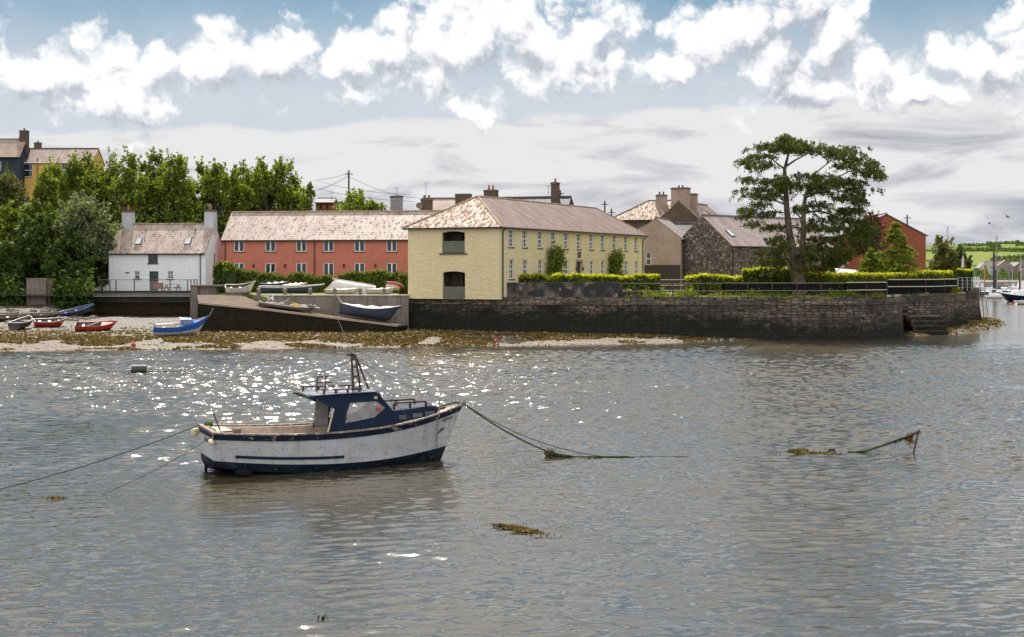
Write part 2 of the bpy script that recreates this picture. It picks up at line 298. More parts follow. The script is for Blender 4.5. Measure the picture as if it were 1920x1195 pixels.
# ------------------------------------------------------------------ mesh builder
class MB:
    def __init__(s, xf=None): s.v = []; s.f = []; s.mi = []; s.x = xf
    def add(s, vs, fs, mi=0):
        n = len(s.v)
        for p in vs:
            p = Vector(p)
            s.v.append(tuple(s.x(p)) if s.x else tuple(p))
        for f in fs: s.f.append([n+i for i in f]); s.mi.append(mi)
    def quad(s, a, b, c, d, mi=0): s.add([a, b, c, d], [(0, 1, 2, 3)], mi)
    def poly(s, pts, mi=0): s.add(pts, [tuple(range(len(pts)))], mi)
    def box(s, x0, y0, z0, x1, y1, z1, mi=0, j=0.0):
        vs = [(x, y, z) for z in (z0, z1) for y in (y0, y1) for x in (x0, x1)]
        if j: vs = [(a+random.uniform(-j, j), b+random.uniform(-j, j), c+random.uniform(-j, j)) for a, b, c in vs]
        s.add(vs, [(0, 2, 3, 1), (4, 5, 7, 6), (0, 1, 5, 4), (2, 6, 7, 3), (0, 4, 6, 2), (1, 3, 7, 5)], mi)
    def slab(s, pts, th, mi=0):
        """extrude a polygon along minus its normal"""
        P = [Vector(p) for p in pts]; n = (P[1]-P[0]).cross(P[2]-P[0]).normalized()
        Q = [p-n*th for p in P]; k = len(P)
        s.add(P+Q, [tuple(range(k)), tuple(range(2*k-1, k-1, -1))]+[(i, i+k, (i+1) % k+k, (i+1) % k) for i in range(k)], mi)
    def tube(s, a, b, r0, r1=None, n=6, mi=0, cap=True): s.path([a, b], [r0, r0 if r1 is None else r1], n, mi, cap)
    def path(s, pts, r, n=6, mi=0, cap=True):
        P = [Vector(p) for p in pts]
        if not isinstance(r, (list, tuple)): r = [r]*len(P)
        vs = []; fs = []; k = len(P); up = None
        for i, p in enumerate(P):
            d = (P[min(i+1, k-1)]-P[max(i-1, 0)])
            d = d.normalized() if d.length > 1e-9 else Vector((0, 0, 1))
            if up is None: up = Vector((0, 0, 1)) if abs(d.z) < 0.9 else Vector((1, 0, 0))
            a = d.cross(up); a = a.normalized() if a.length > 1e-6 else Vector((1, 0, 0)); b = d.cross(a).normalized(); up = -b if False else up
            for q in range(n):
                t = 2*math.pi*q/n
                vs.append(p+(a*math.cos(t)+b*math.sin(t))*r[i])
        for i in range(k-1):
            for q in range(n):
                fs.append((i*n+q, i*n+(q+1) % n, (i+1)*n+(q+1) % n, (i+1)*n+q))
        if cap: fs.append(tuple(range(n))[::-1]); fs.append(tuple((k-1)*n+q for q in range(n)))
        s.add(vs, fs, mi)
    def ball(s, c, rx, ry=None, rz=None, n=10, m=6, mi=0):
        ry = ry or rx; rz = rz or rx; vs = [(c[0], c[1], c[2]-rz)]; fs = []
        for i in range(1, m):
            p = math.pi*i/m
            for q in range(n):
                t = 2*math.pi*q/n; vs.append((c[0]+rx*math.sin(p)*math.cos(t), c[1]+ry*math.sin(p)*math.sin(t), c[2]-rz*math.cos(p)))
        vs.append((c[0], c[1], c[2]+rz)); e = len(vs)-1
        for q in range(n):
            fs.append((0, 1+(q+1) % n, 1+q)); fs.append((e, e-n+q, e-n+(q+1) % n))
            for i in range(m-2): fs.append((1+i*n+q, 1+i*n+(q+1) % n, 1+(i+1)*n+(q+1) % n, 1+(i+1)*n+q))
        s.add(vs, fs, mi)
    def build(s, name, mat, parent=None, smooth=False, loc=None, rot=None):
        me = bpy.data.meshes.new(name); me.from_pydata(s.v, [], s.f)
        mats = mat if isinstance(mat, (list, tuple)) else [mat]
        for m_ in mats: me.materials.append(M[m_] if isinstance(m_, str) else m_)
        if len(mats) > 1: me.polygons.foreach_set('material_index', s.mi)
        if smooth: me.polygons.foreach_set('use_smooth', [True]*len(s.f))
        setuv(me)
        me.update()
        o = bpy.data.objects.new(name, me); COL.objects.link(o)
        if parent: o.parent = parent
        if loc is not None: o.location = loc
        if rot is not None: o.rotation_euler = rot
        return o
def setuv(me):
    nl = len(me.loops)
    if not nl: return
    co = np.empty(len(me.vertices)*3); me.vertices.foreach_get('co', co); co = co.reshape(-1, 3)
    vi = np.empty(nl, dtype=np.int32); me.loops.foreach_get('vertex_index', vi)
    nf = len(me.polygons); no = np.empty(nf*3); me.polygons.foreach_get('normal', no); no = no.reshape(-1, 3)
    tot = np.empty(nf, dtype=np.int32); me.polygons.foreach_get('loop_total', tot)
    n = np.repeat(no, tot, axis=0)
    t = np.stack([-n[:, 1], n[:, 0], np.zeros(nl)], 1); ln = np.linalg.norm(t, axis=1)
    flat = ln < 0.05; t[flat] = (1, 0, 0); ln[flat] = 1; t /= ln[:, None]
    b = np.cross(n, t); P = co[vi]
    uv = np.stack([(P*t).sum(1), (P*b).sum(1)+0.37*(P*n).sum(1)*0], 1)
    l = me.uv_layers.new(name='UVMap'); l.data.foreach_set('uv', uv.astype(np.float32).ravel())
def leafmesh(name, C, size, mat, parent=None, up=0.3, flat=0.0, aspect=0.6, loc=None, droop=0.0):
    """many small leaf-sized folded quads at centres C"""
    C = np.asarray(C, dtype=np.float64); n = len(C)
    nr = RNG.normal(size=(n, 3)); nr[:, 2] = nr[:, 2]*(1-flat)+up+flat*2; nr /= np.linalg.norm(nr, axis=1)[:, None]
    t = RNG.normal(size=(n, 3)); t[:, 2] -= droop; t -= nr*(t*nr).sum(1)[:, None]; t /= np.linalg.norm(t, axis=1)[:, None]
    b = np.cross(nr, t); s = size*RNG.uniform(0.55, 1.25, n)[:, None]
    V = np.stack([C-t*s, C-b*s*aspect+nr*s*0.15, C+t*s, C+b*s*aspect+nr*s*0.15], 1).reshape(-1, 3)
    me = bpy.data.meshes.new(name); me.vertices.add(4*n); me.vertices.foreach_set('co', V.ravel())
    me.loops.add(4*n); me.loops.foreach_set('vertex_index', np.arange(4*n, dtype=np.int32))
    me.polygons.add(n); me.polygons.foreach_set('loop_start', np.arange(0, 4*n, 4, dtype=np.int32))
    try: me.polygons.foreach_set('loop_total', np.full(n, 4, dtype=np.int32))
    except Exception: pass
    me.materials.append(M[mat]); me.update(calc_edges=True); me.validate()
    o = bpy.data.objects.new(name, me); COL.objects.link(o)
    if parent: o.parent = parent
    if loc is not None: o.location = loc
    return o
def tag(o, label=None, cat=None, group=None, kind=None):
    if label: o['label'] = label
    if cat: o['category'] = cat
    if group: o['group'] = group
    if kind: o['kind'] = kind
    return o
def thing(name, label, cat, loc=(0, 0, 0), rz=0.0, group=None, rot=None):
    o = bpy.data.objects.new(name, None); COL.objects.link(o); o.location = loc
    o.rotation_euler = rot or (0, 0, rz); o.empty_display_size = 0.3
    return tag(o, label, cat, group)
def copy_tree(o, parent=None):
    c = o.copy(); COL.objects.link(c); c.parent = parent
    for ch in list(o.children): copy_tree(ch, c)
    return c
XQ = lambda px, Y: (px-CX)/F*Y
# ------------------------------------------------------------------ camera, sun, sky
cam = bpy.data.cameras.new('camera'); co_ = bpy.data.objects.new('camera', cam); COL.objects.link(co_)
co_.location = (0, 0, H); co_.rotation_euler = (math.pi/2, 0, 0)
cam.sensor_width = 36; cam.lens = 36*F/1920; cam.shift_y = -(597.5-HY)/1920; cam.clip_end = 20000
S.camera = co_
SUN_EL, SUN_AZ = math.radians(50.5), math.radians(-9)     # azimuth from the viewing direction, negative = left
sun = bpy.data.lights.new('sun', 'SUN'); sun.energy = 5.0; sun.angle = math.radians(0.6); sun.color = (1.0, 0.93, 0.84)
so = bpy.data.objects.new('sun', sun); COL.objects.link(so)
sd = Vector((math.sin(SUN_AZ)*math.cos(SUN_EL), math.cos(SUN_AZ)*math.cos(SUN_EL), math.sin(SUN_EL)))
so.rotation_euler = sd.to_track_quat('Z', 'Y').to_euler(); so.location = (0, 60, 80)
S.view_settings.view_transform = 'Standard'; S.view_settings.look = 'None'; S.view_settings.gamma = 1; S.view_settings.exposure = 0.42

wd = bpy.data.worlds.new('World'); S.world = wd; wd.use_nodes = True
nt = wd.node_tree; nt.nodes.clear()
def mth(op, *a, clamp=False, nt_=None):
    q = nt_ or nt
    n = q.nodes.new('ShaderNodeMath'); n.operation = op; n.use_clamp = clamp
    for i, v in enumerate(a):
        if hasattr(v, 'node'): q.links.new(v, n.inputs[i])
        else: n.inputs[i].default_value = v
    return n.outputs[0]
def smooth(v, a, b, o0=0.0, o1=1.0, q=None):
    n = (q or nt).nodes.new('ShaderNodeMapRange'); n.interpolation_type = 'SMOOTHSTEP'
    (q or nt).links.new(v, n.inputs[0])
    for i, x in zip((1, 2, 3, 4), (a, b, o0, o1)): n.inputs[i].default_value = x
    return n.outputs[0]
# group: cumulus density on the sky dome, input = (azimuth, elevation) * 26
g = bpy.data.node_groups.new('cumulus_density', 'ShaderNodeTree')
g.interface.new_socket('P', in_out='INPUT', socket_type='NodeSocketVector')
g.interface.new_socket('D', in_out='OUTPUT', socket_type='NodeSocketFloat')
gi = g.nodes.new('NodeGroupInput'); go = g.nodes.new('NodeGroupOutput')
wn = g.nodes.new('ShaderNodeTexNoise'); wn.noise_dimensions = '2D'; wn.inputs['Scale'].default_value = 1.1; wn.inputs['Detail'].default_value = 6; wn.inputs['Roughness'].default_value = 0.6
g.links.new(gi.outputs[0], wn.inputs['Vector'])
wv = g.nodes.new('ShaderNodeVectorMath'); wv.operation = 'MULTIPLY_ADD'; g.links.new(wn.outputs[1], wv.inputs[0])
wv.inputs[1].default_value = (0.9, 0.7, 0); g.links.new(gi.outputs[0], wv.inputs[2])
wo = g.nodes.new('ShaderNodeVectorMath'); wo.operation = 'SUBTRACT'; g.links.new(wv.outputs[0], wo.inputs[0]); wo.inputs[1].default_value = (0.45, 0.35, 0)
blobs = [(60, 165, 70, 45), (130, 150, 90, 70), (215, 165, 105, 75), (250, 215, 90, 45), (170, 220, 110, 38), (320, 130, 90, 40), (430, 110, 90, 55), (530, 118, 130, 50), (640, 122, 130, 54),
         (740, 95, 120, 52), (860, 70, 130, 85), (800, 130, 90, 55), (875, 205, 52, 40), (940, 30, 110, 60), (1010, 90, 110, 75), (1110, 75, 75, 75), (1085, 140, 80, 40), (1120, 20, 70, 30), (1250, 130, 75, 32), (1300, 70, 55, 50),
         (1375, 60, 100, 85), (1480, 30, 110, 80), (1450, 120, 105, 80), (1500, 170, 110, 45), (1570, 90, 55, 55), (1620, 140, 75, 62), (1690, 190, 100, 28),
         (1790, 120, 55, 45), (1850, 130, 80, 62), (1900, 150, 90, 66), (1985, 120, 100, 80), (-80, 120, 90, 70)]
acc = None
for (x, y, rx, ry) in blobs:
    c = (26*math.atan((x-CX)/F), 26*math.atan((HY-y)/F), 0)
    s1 = g.nodes.new('ShaderNodeVectorMath'); s1.operation = 'SUBTRACT'; g.links.new(wo.outputs[0], s1.inputs[0]); s1.inputs[1].default_value = c
    s2 = g.nodes.new('ShaderNodeVectorMath'); s2.operation = 'MULTIPLY'; g.links.new(s1.outputs[0], s2.inputs[0]); s2.inputs[1].default_value = (85/rx, 85/ry, 0)
    s3 = g.nodes.new('ShaderNodeVectorMath'); s3.operation = 'LENGTH'; g.links.new(s2.outputs[0], s3.inputs[0])
    f = mth('SUBTRACT', 1.0, s3.outputs['Value'], nt_=g)
    if acc is None: acc = f
    else: acc = mth('SMOOTH_MAX', acc, f, 0.25, nt_=g)
gx = g.nodes.new('ShaderNodeSeparateXYZ'); g.links.new(gi.outputs[0], gx.inputs[0])
ln_ = g.nodes.new('ShaderNodeTexNoise'); ln_.inputs['Scale'].default_value = 0.16; ln_.inputs['Detail'].default_value = 2
g.links.new(gi.outputs[0], ln_.inputs['Vector'])
high = smooth(gx.outputs[1], 6.5, 9.5, 0, 1, g)
gen = mth('MULTIPLY', mth('MULTIPLY_ADD', ln_.outputs[0], 5.0, -1.75, nt_=g), high, nt_=g)  # unseen cloud overhead, thickened so its reflection brightens the water
gen = mth('SUBTRACT', gen, mth('SUBTRACT', 1.2, mth('MULTIPLY', high, 1.2, nt_=g), nt_=g), nt_=g)
acc = mth('MAXIMUM', acc, gen, nt_=g); acc = mth('MAXIMUM', acc, -1.2, nt_=g)
fb = g.nodes.new('ShaderNodeTexNoise'); fb.noise_dimensions = '2D'; fb.inputs['Scale'].default_value = 1.35; fb.inputs['Detail'].default_value = 9; fb.inputs['Roughness'].default_value = 0.56; fb.inputs['Distortion'].default_value = 0.1
g.links.new(gi.outputs[0], fb.inputs['Vector'])
vo = g.nodes.new('ShaderNodeTexVoronoi'); vo.voronoi_dimensions = '2D'; vo.feature = 'F1'; vo.inputs['Scale'].default_value = 1.15; vo.inputs['Detail'].default_value = 3.0; vo.inputs['Roughness'].default_value = 0.55; 
g.links.new(wo.outputs[0], vo.inputs['Vector'])
d = mth('ADD', acc, mth('ADD', mth('MULTIPLY_ADD', fb.outputs[0], 1.35, -0.62, nt_=g), mth('MULTIPLY_ADD', vo.outputs['Distance'], -1.1, 0.94, nt_=g), nt_=g), nt_=g)
g.links.new(d, go.inputs[0])

tc = nt.nodes.new('ShaderNodeTexCoord'); sx = nt.nodes.new('ShaderNodeSeparateXYZ'); L(nt, tc.outputs['Generated'], sx.inputs[0])
az = mth('MULTIPLY', mth('ARCTAN2', sx.outputs[0], sx.outputs[1]), 26.0)
el = mth('MULTIPLY', mth('ARCSINE', sx.outputs[2]), 26.0)
P = nt.nodes.new('ShaderNodeCombineXYZ'); L(nt, az, P.inputs[0]); L(nt, el, P.inputs[1])
sky = nt.nodes.new('ShaderNodeTexSky'); sky.sky_type = 'NISHITA'; sky.sun_disc = False
sky.sun_elevation = SUN_EL; sky.sun_rotation = SUN_AZ; sky.air_density = 1.0; sky.dust_density = 0.3; sky.ozone_density = 1.6
def grp(dx, dy):
    a = nt.nodes.new('ShaderNodeVectorMath'); a.operation = 'ADD'; L(nt, P.outputs[0], a.inputs[0]); a.inputs[1].default_value = (dx, dy, 0)
    n = nt.nodes.new('ShaderNodeGroup'); n.node_tree = g; L(nt, a.outputs[0], n.inputs[0]); return n.outputs[0]
d0 = grp(0, 0); d1 = grp(-0.13, 0.36)
cum = smooth(d0, -0.1, 0.7)
lit = mth('MULTIPLY_ADD', mth('SUBTRACT', d0, d1), 0.95, 0.76)
sn = nt.nodes.new('ShaderNodeTexNoise'); sn.inputs['Scale'].default_value = 0.75; sn.inputs['Detail'].default_value = 7; sn.inputs['Roughness'].default_value = 0.62; L(nt, P.outputs[0], sn.inputs['Vector'])
# a darker column of cloud right of centre, as weather has it
dk = nt.nodes.new('ShaderNodeVectorMath'); dk.operation = 'SUBTRACT'; L(nt, P.outputs[0], dk.inputs[0]); dk.inputs[1].default_value = (26*math.atan((1500-CX)/F), 4.2, 0)
dk2 = nt.nodes.new('ShaderNodeVectorMath'); dk2.operation = 'MULTIPLY'; L(nt, dk.outputs[0], dk2.inputs[0]); dk2.inputs[1].default_value = (1.5, 0.45, 0)
dk3 = nt.nodes.new('ShaderNodeVectorMath'); dk3.operation = 'LENGTH'; L(nt, dk2.outputs[0], dk3.inputs[0])
dark = smooth(mth('ADD', dk3.outputs['Value'], mth('MULTIPLY_ADD', sn.outputs[0], 2.6, -1.3)), 0.55, 0.95, 0.5, 0.0)
lit = mth('SUBTRACT', lit, dark)
lit = mth('SUBTRACT', lit, smooth(sn.outputs[0], 0.5, 0.72, 0, 0.6), clamp=True)
ccol = ramp(nt, lit, [(0.0, (0.45, 0.475, 0.535)), (0.3, (0.60, 0.62, 0.67)), (0.65, (0.82, 0.82, 0.85)), (1.0, (0.95, 0.95, 0.95))])
# stratus: flat streaks thickening towards the horizon
P2 = nt.nodes.new('ShaderNodeVectorMath'); P2.operation = 'MULTIPLY'; L(nt, P.outputs[0], P2.inputs[0]); P2.inputs[1].default_value = (0.32, 1.5, 1)
st = nt.nodes.new('ShaderNodeTexNoise'); st.inputs['Scale'].default_value = 1.0; st.inputs['Detail'].default_value = 8; st.inputs['Roughness'].default_value = 0.58; st.inputs['Distortion'].default_value = 0.5; L(nt, P2.outputs[0], st.inputs['Vector'])
cov = smooth(el, 2.2, 3.2, 0.62, -0.62)
# cloud bank edge climbs to the right, as in the photograph
cov = smooth(mth('SUBTRACT', el, mth('MULTIPLY', az, 0.045)), 2.35, 3.25, 0.7, -0.5)
stm = smooth(mth('ADD', mth('MULTIPLY_ADD', st.outputs[0], 1.5, -0.75), cov), -0.1, 0.22)
scol = ramp(nt, mth('MULTIPLY_ADD', st.outputs[0], 1.0, mth('MULTIPLY', el, 0.05)), [(0.38, (0.40, 0.42, 0.475)), (0.5, (0.62, 0.63, 0.665)), (0.6, (0.82, 0.815, 0.82))])
veil = mth('MULTIPLY', smooth(el, 5.6, 2.9, 0.12, 1.0), 1.0)
veil = mth('ADD', veil, mth('MULTIPLY_ADD', sn.outputs[0], 0.5, -0.25), clamp=True)
def bg(col, strength):
    n = nt.nodes.new('ShaderNodeBackground'); n.inputs[1].default_value = strength
    if hasattr(col, 'node'): L(nt, col, n.inputs[0])
    else: n.inputs[0].default_value = c4(col)
    return n.outputs[0]
def mxs(f, a, b):
    n = nt.nodes.new('ShaderNodeMixShader'); L(nt, f, n.inputs[0]); L(nt, a, n.inputs[1]); L(nt, b, n.inputs[2]); return n.outputs[0]
skyc = mixc(nt, 1.0, sky.outputs[0], (0.62, 0.92, 1.0), 'MULTIPLY')
s_ = bg(skyc, 0.045)
s_ = mxs(veil, s_, bg((0.53, 0.575, 0.63), 0.9))
s_ = mxs(stm, s_, bg(scol, 0.75))
s_ = mxs(cum, s_, bg(ccol, 0.84))
# unseen sky opposite the sun, brightened as fill for shaded walls, like front-lit cloud
fl = smooth(sx.outputs[1], 0.25, -0.55, 0.0, 1.0); up_s = smooth(sx.outputs[2], -0.02, 0.1, 0.0, 1.0)
s_ = mxs(mth('MULTIPLY', mth('MULTIPLY', fl, up_s), 0.8), s_, bg((1.3, 1.28, 1.28), 1.0))
wo_ = nt.nodes.new('ShaderNodeOutputWorld'); L(nt, s_, wo_.inputs[0])
wd.cycles.sampling_method = 'MANUAL'; wd.cycles.sample_map_resolution = 1024

# ------------------------------------------------------------------ water and ground
def water_mat():
    m, nt, b, out = nodes('estuary_water')
    b.inputs['IOR'].default_value = 2.0; b.inputs['Roughness'].default_value = 0.1; b.inputs['Specular IOR Level'].default_value = 0.5
    co = coords(nt)
    f = ramp(nt, noise(nt, co, 0.06, 4), [(0.35, 0.0), (0.65, 1.0)])
    L(nt, mixc(nt, f, (0.07, 0.055, 0.03), (0.05, 0.05, 0.043)), b.inputs['Base Color'])
    # slopes of the surface from vector noise: long ripples across the view plus a fine chop
    def vn(scale, sc, rot, detail, rough, amp):
        n = N(nt, 'ShaderNodeTexNoise'); n.inputs['Scale'].default_value = scale; n.inputs['Detail'].default_value = detail; n.inputs['Roughness'].default_value = rough; n.inputs['Distortion'].default_value = 0.3
        L(nt, coords(nt, scale=sc, rot=(0, 0, rot)), n.inputs['Vector'])
        v = N(nt, 'ShaderNodeVectorMath', operation='MULTIPLY_ADD'); L(nt, n.outputs[1], v.inputs[0]); v.inputs[1].default_value = (amp[0], amp[1], 0); v.inputs[2].default_value = (-amp[0]/2, -amp[1]/2, 0); return v.outputs[0]
    calm = ramp(nt, noise(nt, coords(nt, scale=(0.3, 1, 1), rot=(0, 0, 0.06)), 0.22, 9, 0.78), [(0.38, 0.45), (0.5, 0.95), (0.62, 1.6)])
    def add(a, b_):
        v = N(nt, 'ShaderNodeVectorMath', operation='ADD'); L(nt, a, v.inputs[0]); L(nt, b_, v.inputs[1]); return v.outputs[0]
    fine = vn(11, (0.7, 1.2, 1), 0.2, 2, 0.7, (0.2, 0.2)); gp = N(nt, 'ShaderNodeNewGeometry'); gs = N(nt, 'ShaderNodeSeparateXYZ'); L(nt, gp.outputs['Position'], gs.inputs[0]); gm = N(nt, 'ShaderNodeMapRange'); L(nt, gs.outputs[1], gm.inputs[0]); gm.inputs[1].default_value = 46; gm.inputs[2].default_value = 82; gm.inputs[3].default_value = 0.12
    sc_ = N(nt, 'ShaderNodeVectorMath', operation='SCALE'); L(nt, fine, sc_.inputs[0]); L(nt, mth('MULTIPLY', ramp(nt, noise(nt, coords(nt, scale=(1, 1, 1), rot=(0, 0, 0.5)), 17, 2, 0.6), [(0.54, 0.0), (0.64, 1.0)]), mth('MULTIPLY', gm.outputs[0], 9.5, nt_=nt), nt_=nt), sc_.inputs['Scale'])
    A = add(add(vn(3.6, (0.6, 1.4, 1), -0.2, 2, 0.6, (0.10, 0.18)), fine), sc_.outputs[0])
    v = N(nt, 'ShaderNodeVectorMath', operation='SCALE'); L(nt, A, v.inputs[0]); L(nt, calm, v.inputs['Scale'])
    g_ = N(nt, 'ShaderNodeNewGeometry'); v2 = N(nt, 'ShaderNodeVectorMath', operation='ADD'); L(nt, v.outputs[0], v2.inputs[0]); L(nt, g_.outputs['Normal'], v2.inputs[1])
    v3 = N(nt, 'ShaderNodeVectorMath', operation='NORMALIZE'); L(nt, v2.outputs[0], v3.inputs[0]); L(nt, v3.outputs[0], b.inputs['Normal'])
    return m
WAVE = 0.12
M['water'] = water_mat()
def sheet(name, pts, z, mat):
    b = MB(); b.poly([(x, y, z) for x, y in pts]); o = b.build(name, mat); return tag(o, kind='structure')
o = MB(); o.poly([(-7000, -60, -2.2), (7000, -60, -2.2), (7000, 9000, -2.2), (-7000, 9000, -2.2)]); tag(o.build('ground', 'mossy_concrete'), kind='structure')
# the water sheet: gentle real ripples close to the camera, flat beyond
def grid(name, xs, ys, fn, mat, smooth_=True, kind='structure'):
    xs = np.asarray(xs, float); ys = np.asarray(ys, float); nx, ny = len(xs), len(ys)
    X, Y = np.meshgrid(xs, ys); Z = fn(X, Y)
    V = np.stack([X, Y, Z], -1).reshape(-1, 3)
    i = np.arange((ny-1)*nx).reshape(ny-1, nx)[:, :-1].ravel()
    Fc = np.stack([i, i+1, i+nx+1, i+nx], 1)
    me = bpy.data.meshes.new(name); me.from_pydata(V.tolist(), [], Fc.tolist()); me.materials.append(M[mat])
    me.polygons.foreach_set('use_smooth', [smooth_]*len(Fc)); setuv(me)
    ob = bpy.data.objects.new(name, me); COL.objects.link(ob); return tag(ob, kind=kind) if kind else ob
def _waves(seed, n, k0, k1, steep, spread):
    r = np.random.default_rng(seed); out = []
    for _ in range(n):
        k = math.exp(r.uniform(math.log(k0), math.log(k1))); th = math.pi/2+r.normal(0.12, spread); out.append((r.uniform(0, 6.28), k, th, steep/(2*math.pi*k)*r.uniform(0.6, 1.4)))
    return out
_w = _waves(5, 14, 0.55, 1.2, 0.014, 0.5)+_waves(6, 52, 1.2, 4.2, 0.037, 0.42)
def water_top():
    ys = [17.0]
    while ys[-1] < 118: ys.append(ys[-1]+0.04+0.0012*(ys[-1]-17))
    ys = np.array(ys); us = np.linspace(-1, 1, 960); Y = np.repeat(ys[:, None], len(us), 1); X = us[None, :]*(Y*0.46+9.0)
    Z = np.zeros_like(X)
    amp = 0.45+1.0*sstep(0.25, 0.75, vnoise(X, Y, 9.0, 41)*0.5+vnoise(X, Y, 3.2, 42)*0.3+vnoise(X, Y, 21.0, 43)*0.4)
    vn4 = vnoise(X, Y, 3.0, 44); amp = amp*(0.6+0.26*sstep(30, 48, Y)+0.4*sstep(48, 88, Y))*(1-0.85*np.exp(-((X+5.0)/5.2)**2-((Y-36.8)/3.8)**2))
    for ph, k, th, a in _w: Z += a*np.clip((1.25-k*(0.05+0.0022*Y)*1.4)*2.2, 0, 1)*np.sin(2*math.pi*k*(X*math.cos(th)+Y*math.sin(th))+ph+1.6*math.sin(ph)*vn4)
    edge = np.clip((118-Y)/12, 0, 1)*np.clip((Y-17)/2, 0, 1)*sstep(0, 0.16, 1-np.abs(us[None, :]))
    shore = np.clip((np.interp(X, SHX, SHY)-Y)/9, 0.12, 1)
    Z *= amp*edge*shore
    nx, ny = len(us), len(ys); me = bpy.data.meshes.new('water'); me.vertices.add(nx*ny); me.vertices.foreach_set('co', np.stack([X, Y, Z], -1).astype(np.float32).ravel())
    i = (np.arange(ny-1)[:, None]*nx+np.arange(nx-1)[None, :]).ravel(); q = np.stack([i, i+1, i+nx+1, i+nx], 1).astype(np.int32)
    me.loops.add(q.size); me.loops.foreach_set('vertex_index', q.ravel()); me.polygons.add(len(q)); me.polygons.foreach_set('loop_start', np.arange(0, q.size, 4, dtype=np.int32))
    try: me.polygons.foreach_set('loop_total', np.full(len(q), 4, dtype=np.int32))
    except Exception: pass
    me.update(calc_edges=True); me.polygons.foreach_set('use_smooth', [True]*len(q)); me.materials.append(M['water'])
    o_ = bpy.data.objects.new('water', me); COL.objects.link(o_); tag(o_, kind='structure')
    y0, y1 = float(ys[0]), float(ys[-1]); w0, w1 = y0*0.46+9, y1*0.46+9; b = MB()
    for q in ([(-3000, -60), (3000, -60), (3000, y0), (-3000, y0)], [(-3000, y0), (-w0, y0), (-w1, y1), (-3000, y1)], [(w0, y0), (3000, y0), (3000, y1), (w1, y1)], [(-3000, y1), (3000, y1), (3000, 5000), (-3000, 5000)]): b.poly([(x, y, 0) for x, y in q])
    tag(b.build('water', 'water'), kind='structure')

def sstep(a, b, x):
    t = np.clip((x-a)/(b-a), 0, 1); return t*t*(3-2*t)
def vnoise(X, Y, s, seed):
    r = np.random.default_rng(seed); T = r.random((64, 64))
    x = X/s; y = Y/s; xi = np.floor(x).astype(int); yi = np.floor(y).astype(int); fx = x-xi; fy = y-yi
    fx = fx*fx*(3-2*fx); fy = fy*fy*(3-2*fy)
    g_ = lambda a, b: T[a % 64, b % 64]
    return (g_(xi, yi)*(1-fx)+g_(xi+1, yi)*fx)*(1-fy)+(g_(xi, yi+1)*(1-fx)+g_(xi+1, yi+1)*fx)*fy
SHX = [-90, -38, -22, -6.5, 4, 12, 20, 30]; SHY = [101, 102, 104.0, 107.8, 110, 112.3, 117.2, 122]
water_top()
def beach_z(X, Y):
    d = Y-np.interp(X, SHX, SHY)
    z = np.where(d < 0, d*0.1, np.minimum(d*0.07, 0.42+d*0.018))
    z = z+np.clip((-X-44)/3, 0, 1)*sstep(132, 146, Y)*1.4
    z = z+0.55*np.exp(-(((X+7.8)/2.6)**2+((Y-112.5)/2.0)**2))
    z = z+(vnoise(X, Y, 2.2, 1)-0.5)*0.14+(vnoise(X, Y*2, 0.6, 2)-0.5)*0.10+(vnoise(X, Y, 0.25, 3)-0.5)*0.06
    return z
def beach_mat():
    m, nt, b, out = nodes('shingle_and_wrack')
    co = coords(nt, scale=(0.28, 1.0, 1))
    big = noise(nt, co, 0.75, 10, 0.75, 0.5)
    f = ramp(nt, big, [(0.38, 0.0), (0.44, 1.0)])
    sy_ = N(nt, 'ShaderNodeSeparateXYZ'); L(nt, coords(nt), sy_.inputs[0]); up_ = N(nt, 'ShaderNodeMapRange'); L(nt, sy_.outputs[1], up_.inputs[0]); up_.inputs[1].default_value = 112; up_.inputs[2].default_value = 126; up_.inputs[4].default_value = 0.85  # upper beach darkened in the colour, standing for shade of trees and terrace
    peb = noise(nt, coords(nt), 5, 5, 0.8)
    shingle = ramp(nt, peb, [(0.3, (0.09, 0.066, 0.038)), (0.5, (0.23, 0.175, 0.11)), (0.7, (0.54, 0.46, 0.36))])
    wrack = ramp(nt, peb, [(0.35, (0.05, 0.034, 0.014)), (0.55, (0.14, 0.095, 0.035)), (0.75, (0.28, 0.2, 0.08))])
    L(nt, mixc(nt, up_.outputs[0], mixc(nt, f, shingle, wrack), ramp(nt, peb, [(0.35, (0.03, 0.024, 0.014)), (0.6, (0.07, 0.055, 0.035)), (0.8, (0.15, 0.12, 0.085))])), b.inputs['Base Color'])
    b.inputs['Roughness'].default_value = 0.5; b.inputs['Specular IOR Level'].default_value = 0.6
    bump(nt, b, noise(nt, coords(nt), 4, 6, 0.75), 1.0, 0.25)
    return m
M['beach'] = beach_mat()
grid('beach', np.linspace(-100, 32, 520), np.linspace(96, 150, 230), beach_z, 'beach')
# weed clumps strewn over the shore
n = 95000
X = RNG.uniform(-48, 22, n); ys = np.interp(X, SHX, SHY); Y = ys+RNG.gamma(2.0, 3.0, n)-0.3
k = (Y < 125)
dens = vnoise(X*0.5, Y, 1.6, 5)*0.6+vnoise(X, Y*1.6, 3.1, 6)*0.6
k &= dens+0.03*(Y-ys) > 0.58
X, Y = X[k], Y[k]; Z = beach_z(X, Y)+0.03
tag(leafmesh('wrack', np.stack([X, Y, Z], 1), 0.12, 'weed', up=0.8, flat=0.3), 'brown seaweed wrack strewn over the shingle shore', 'seaweed', kind='stuff')
n = 1500
X = RNG.uniform(-55, 20, n); Y = np.interp(X, SHX, SHY)+RNG.uniform(0, 14, n)
b = MB()
for x, y in zip(X, Y):
    z = float(beach_z(np.array([x]), np.array([y]))[0]); r = random.uniform(0.05, 0.16)
    b.ball((x, y, z), r*random.uniform(0.8, 1.5), r, r*0.7, 5, 3)
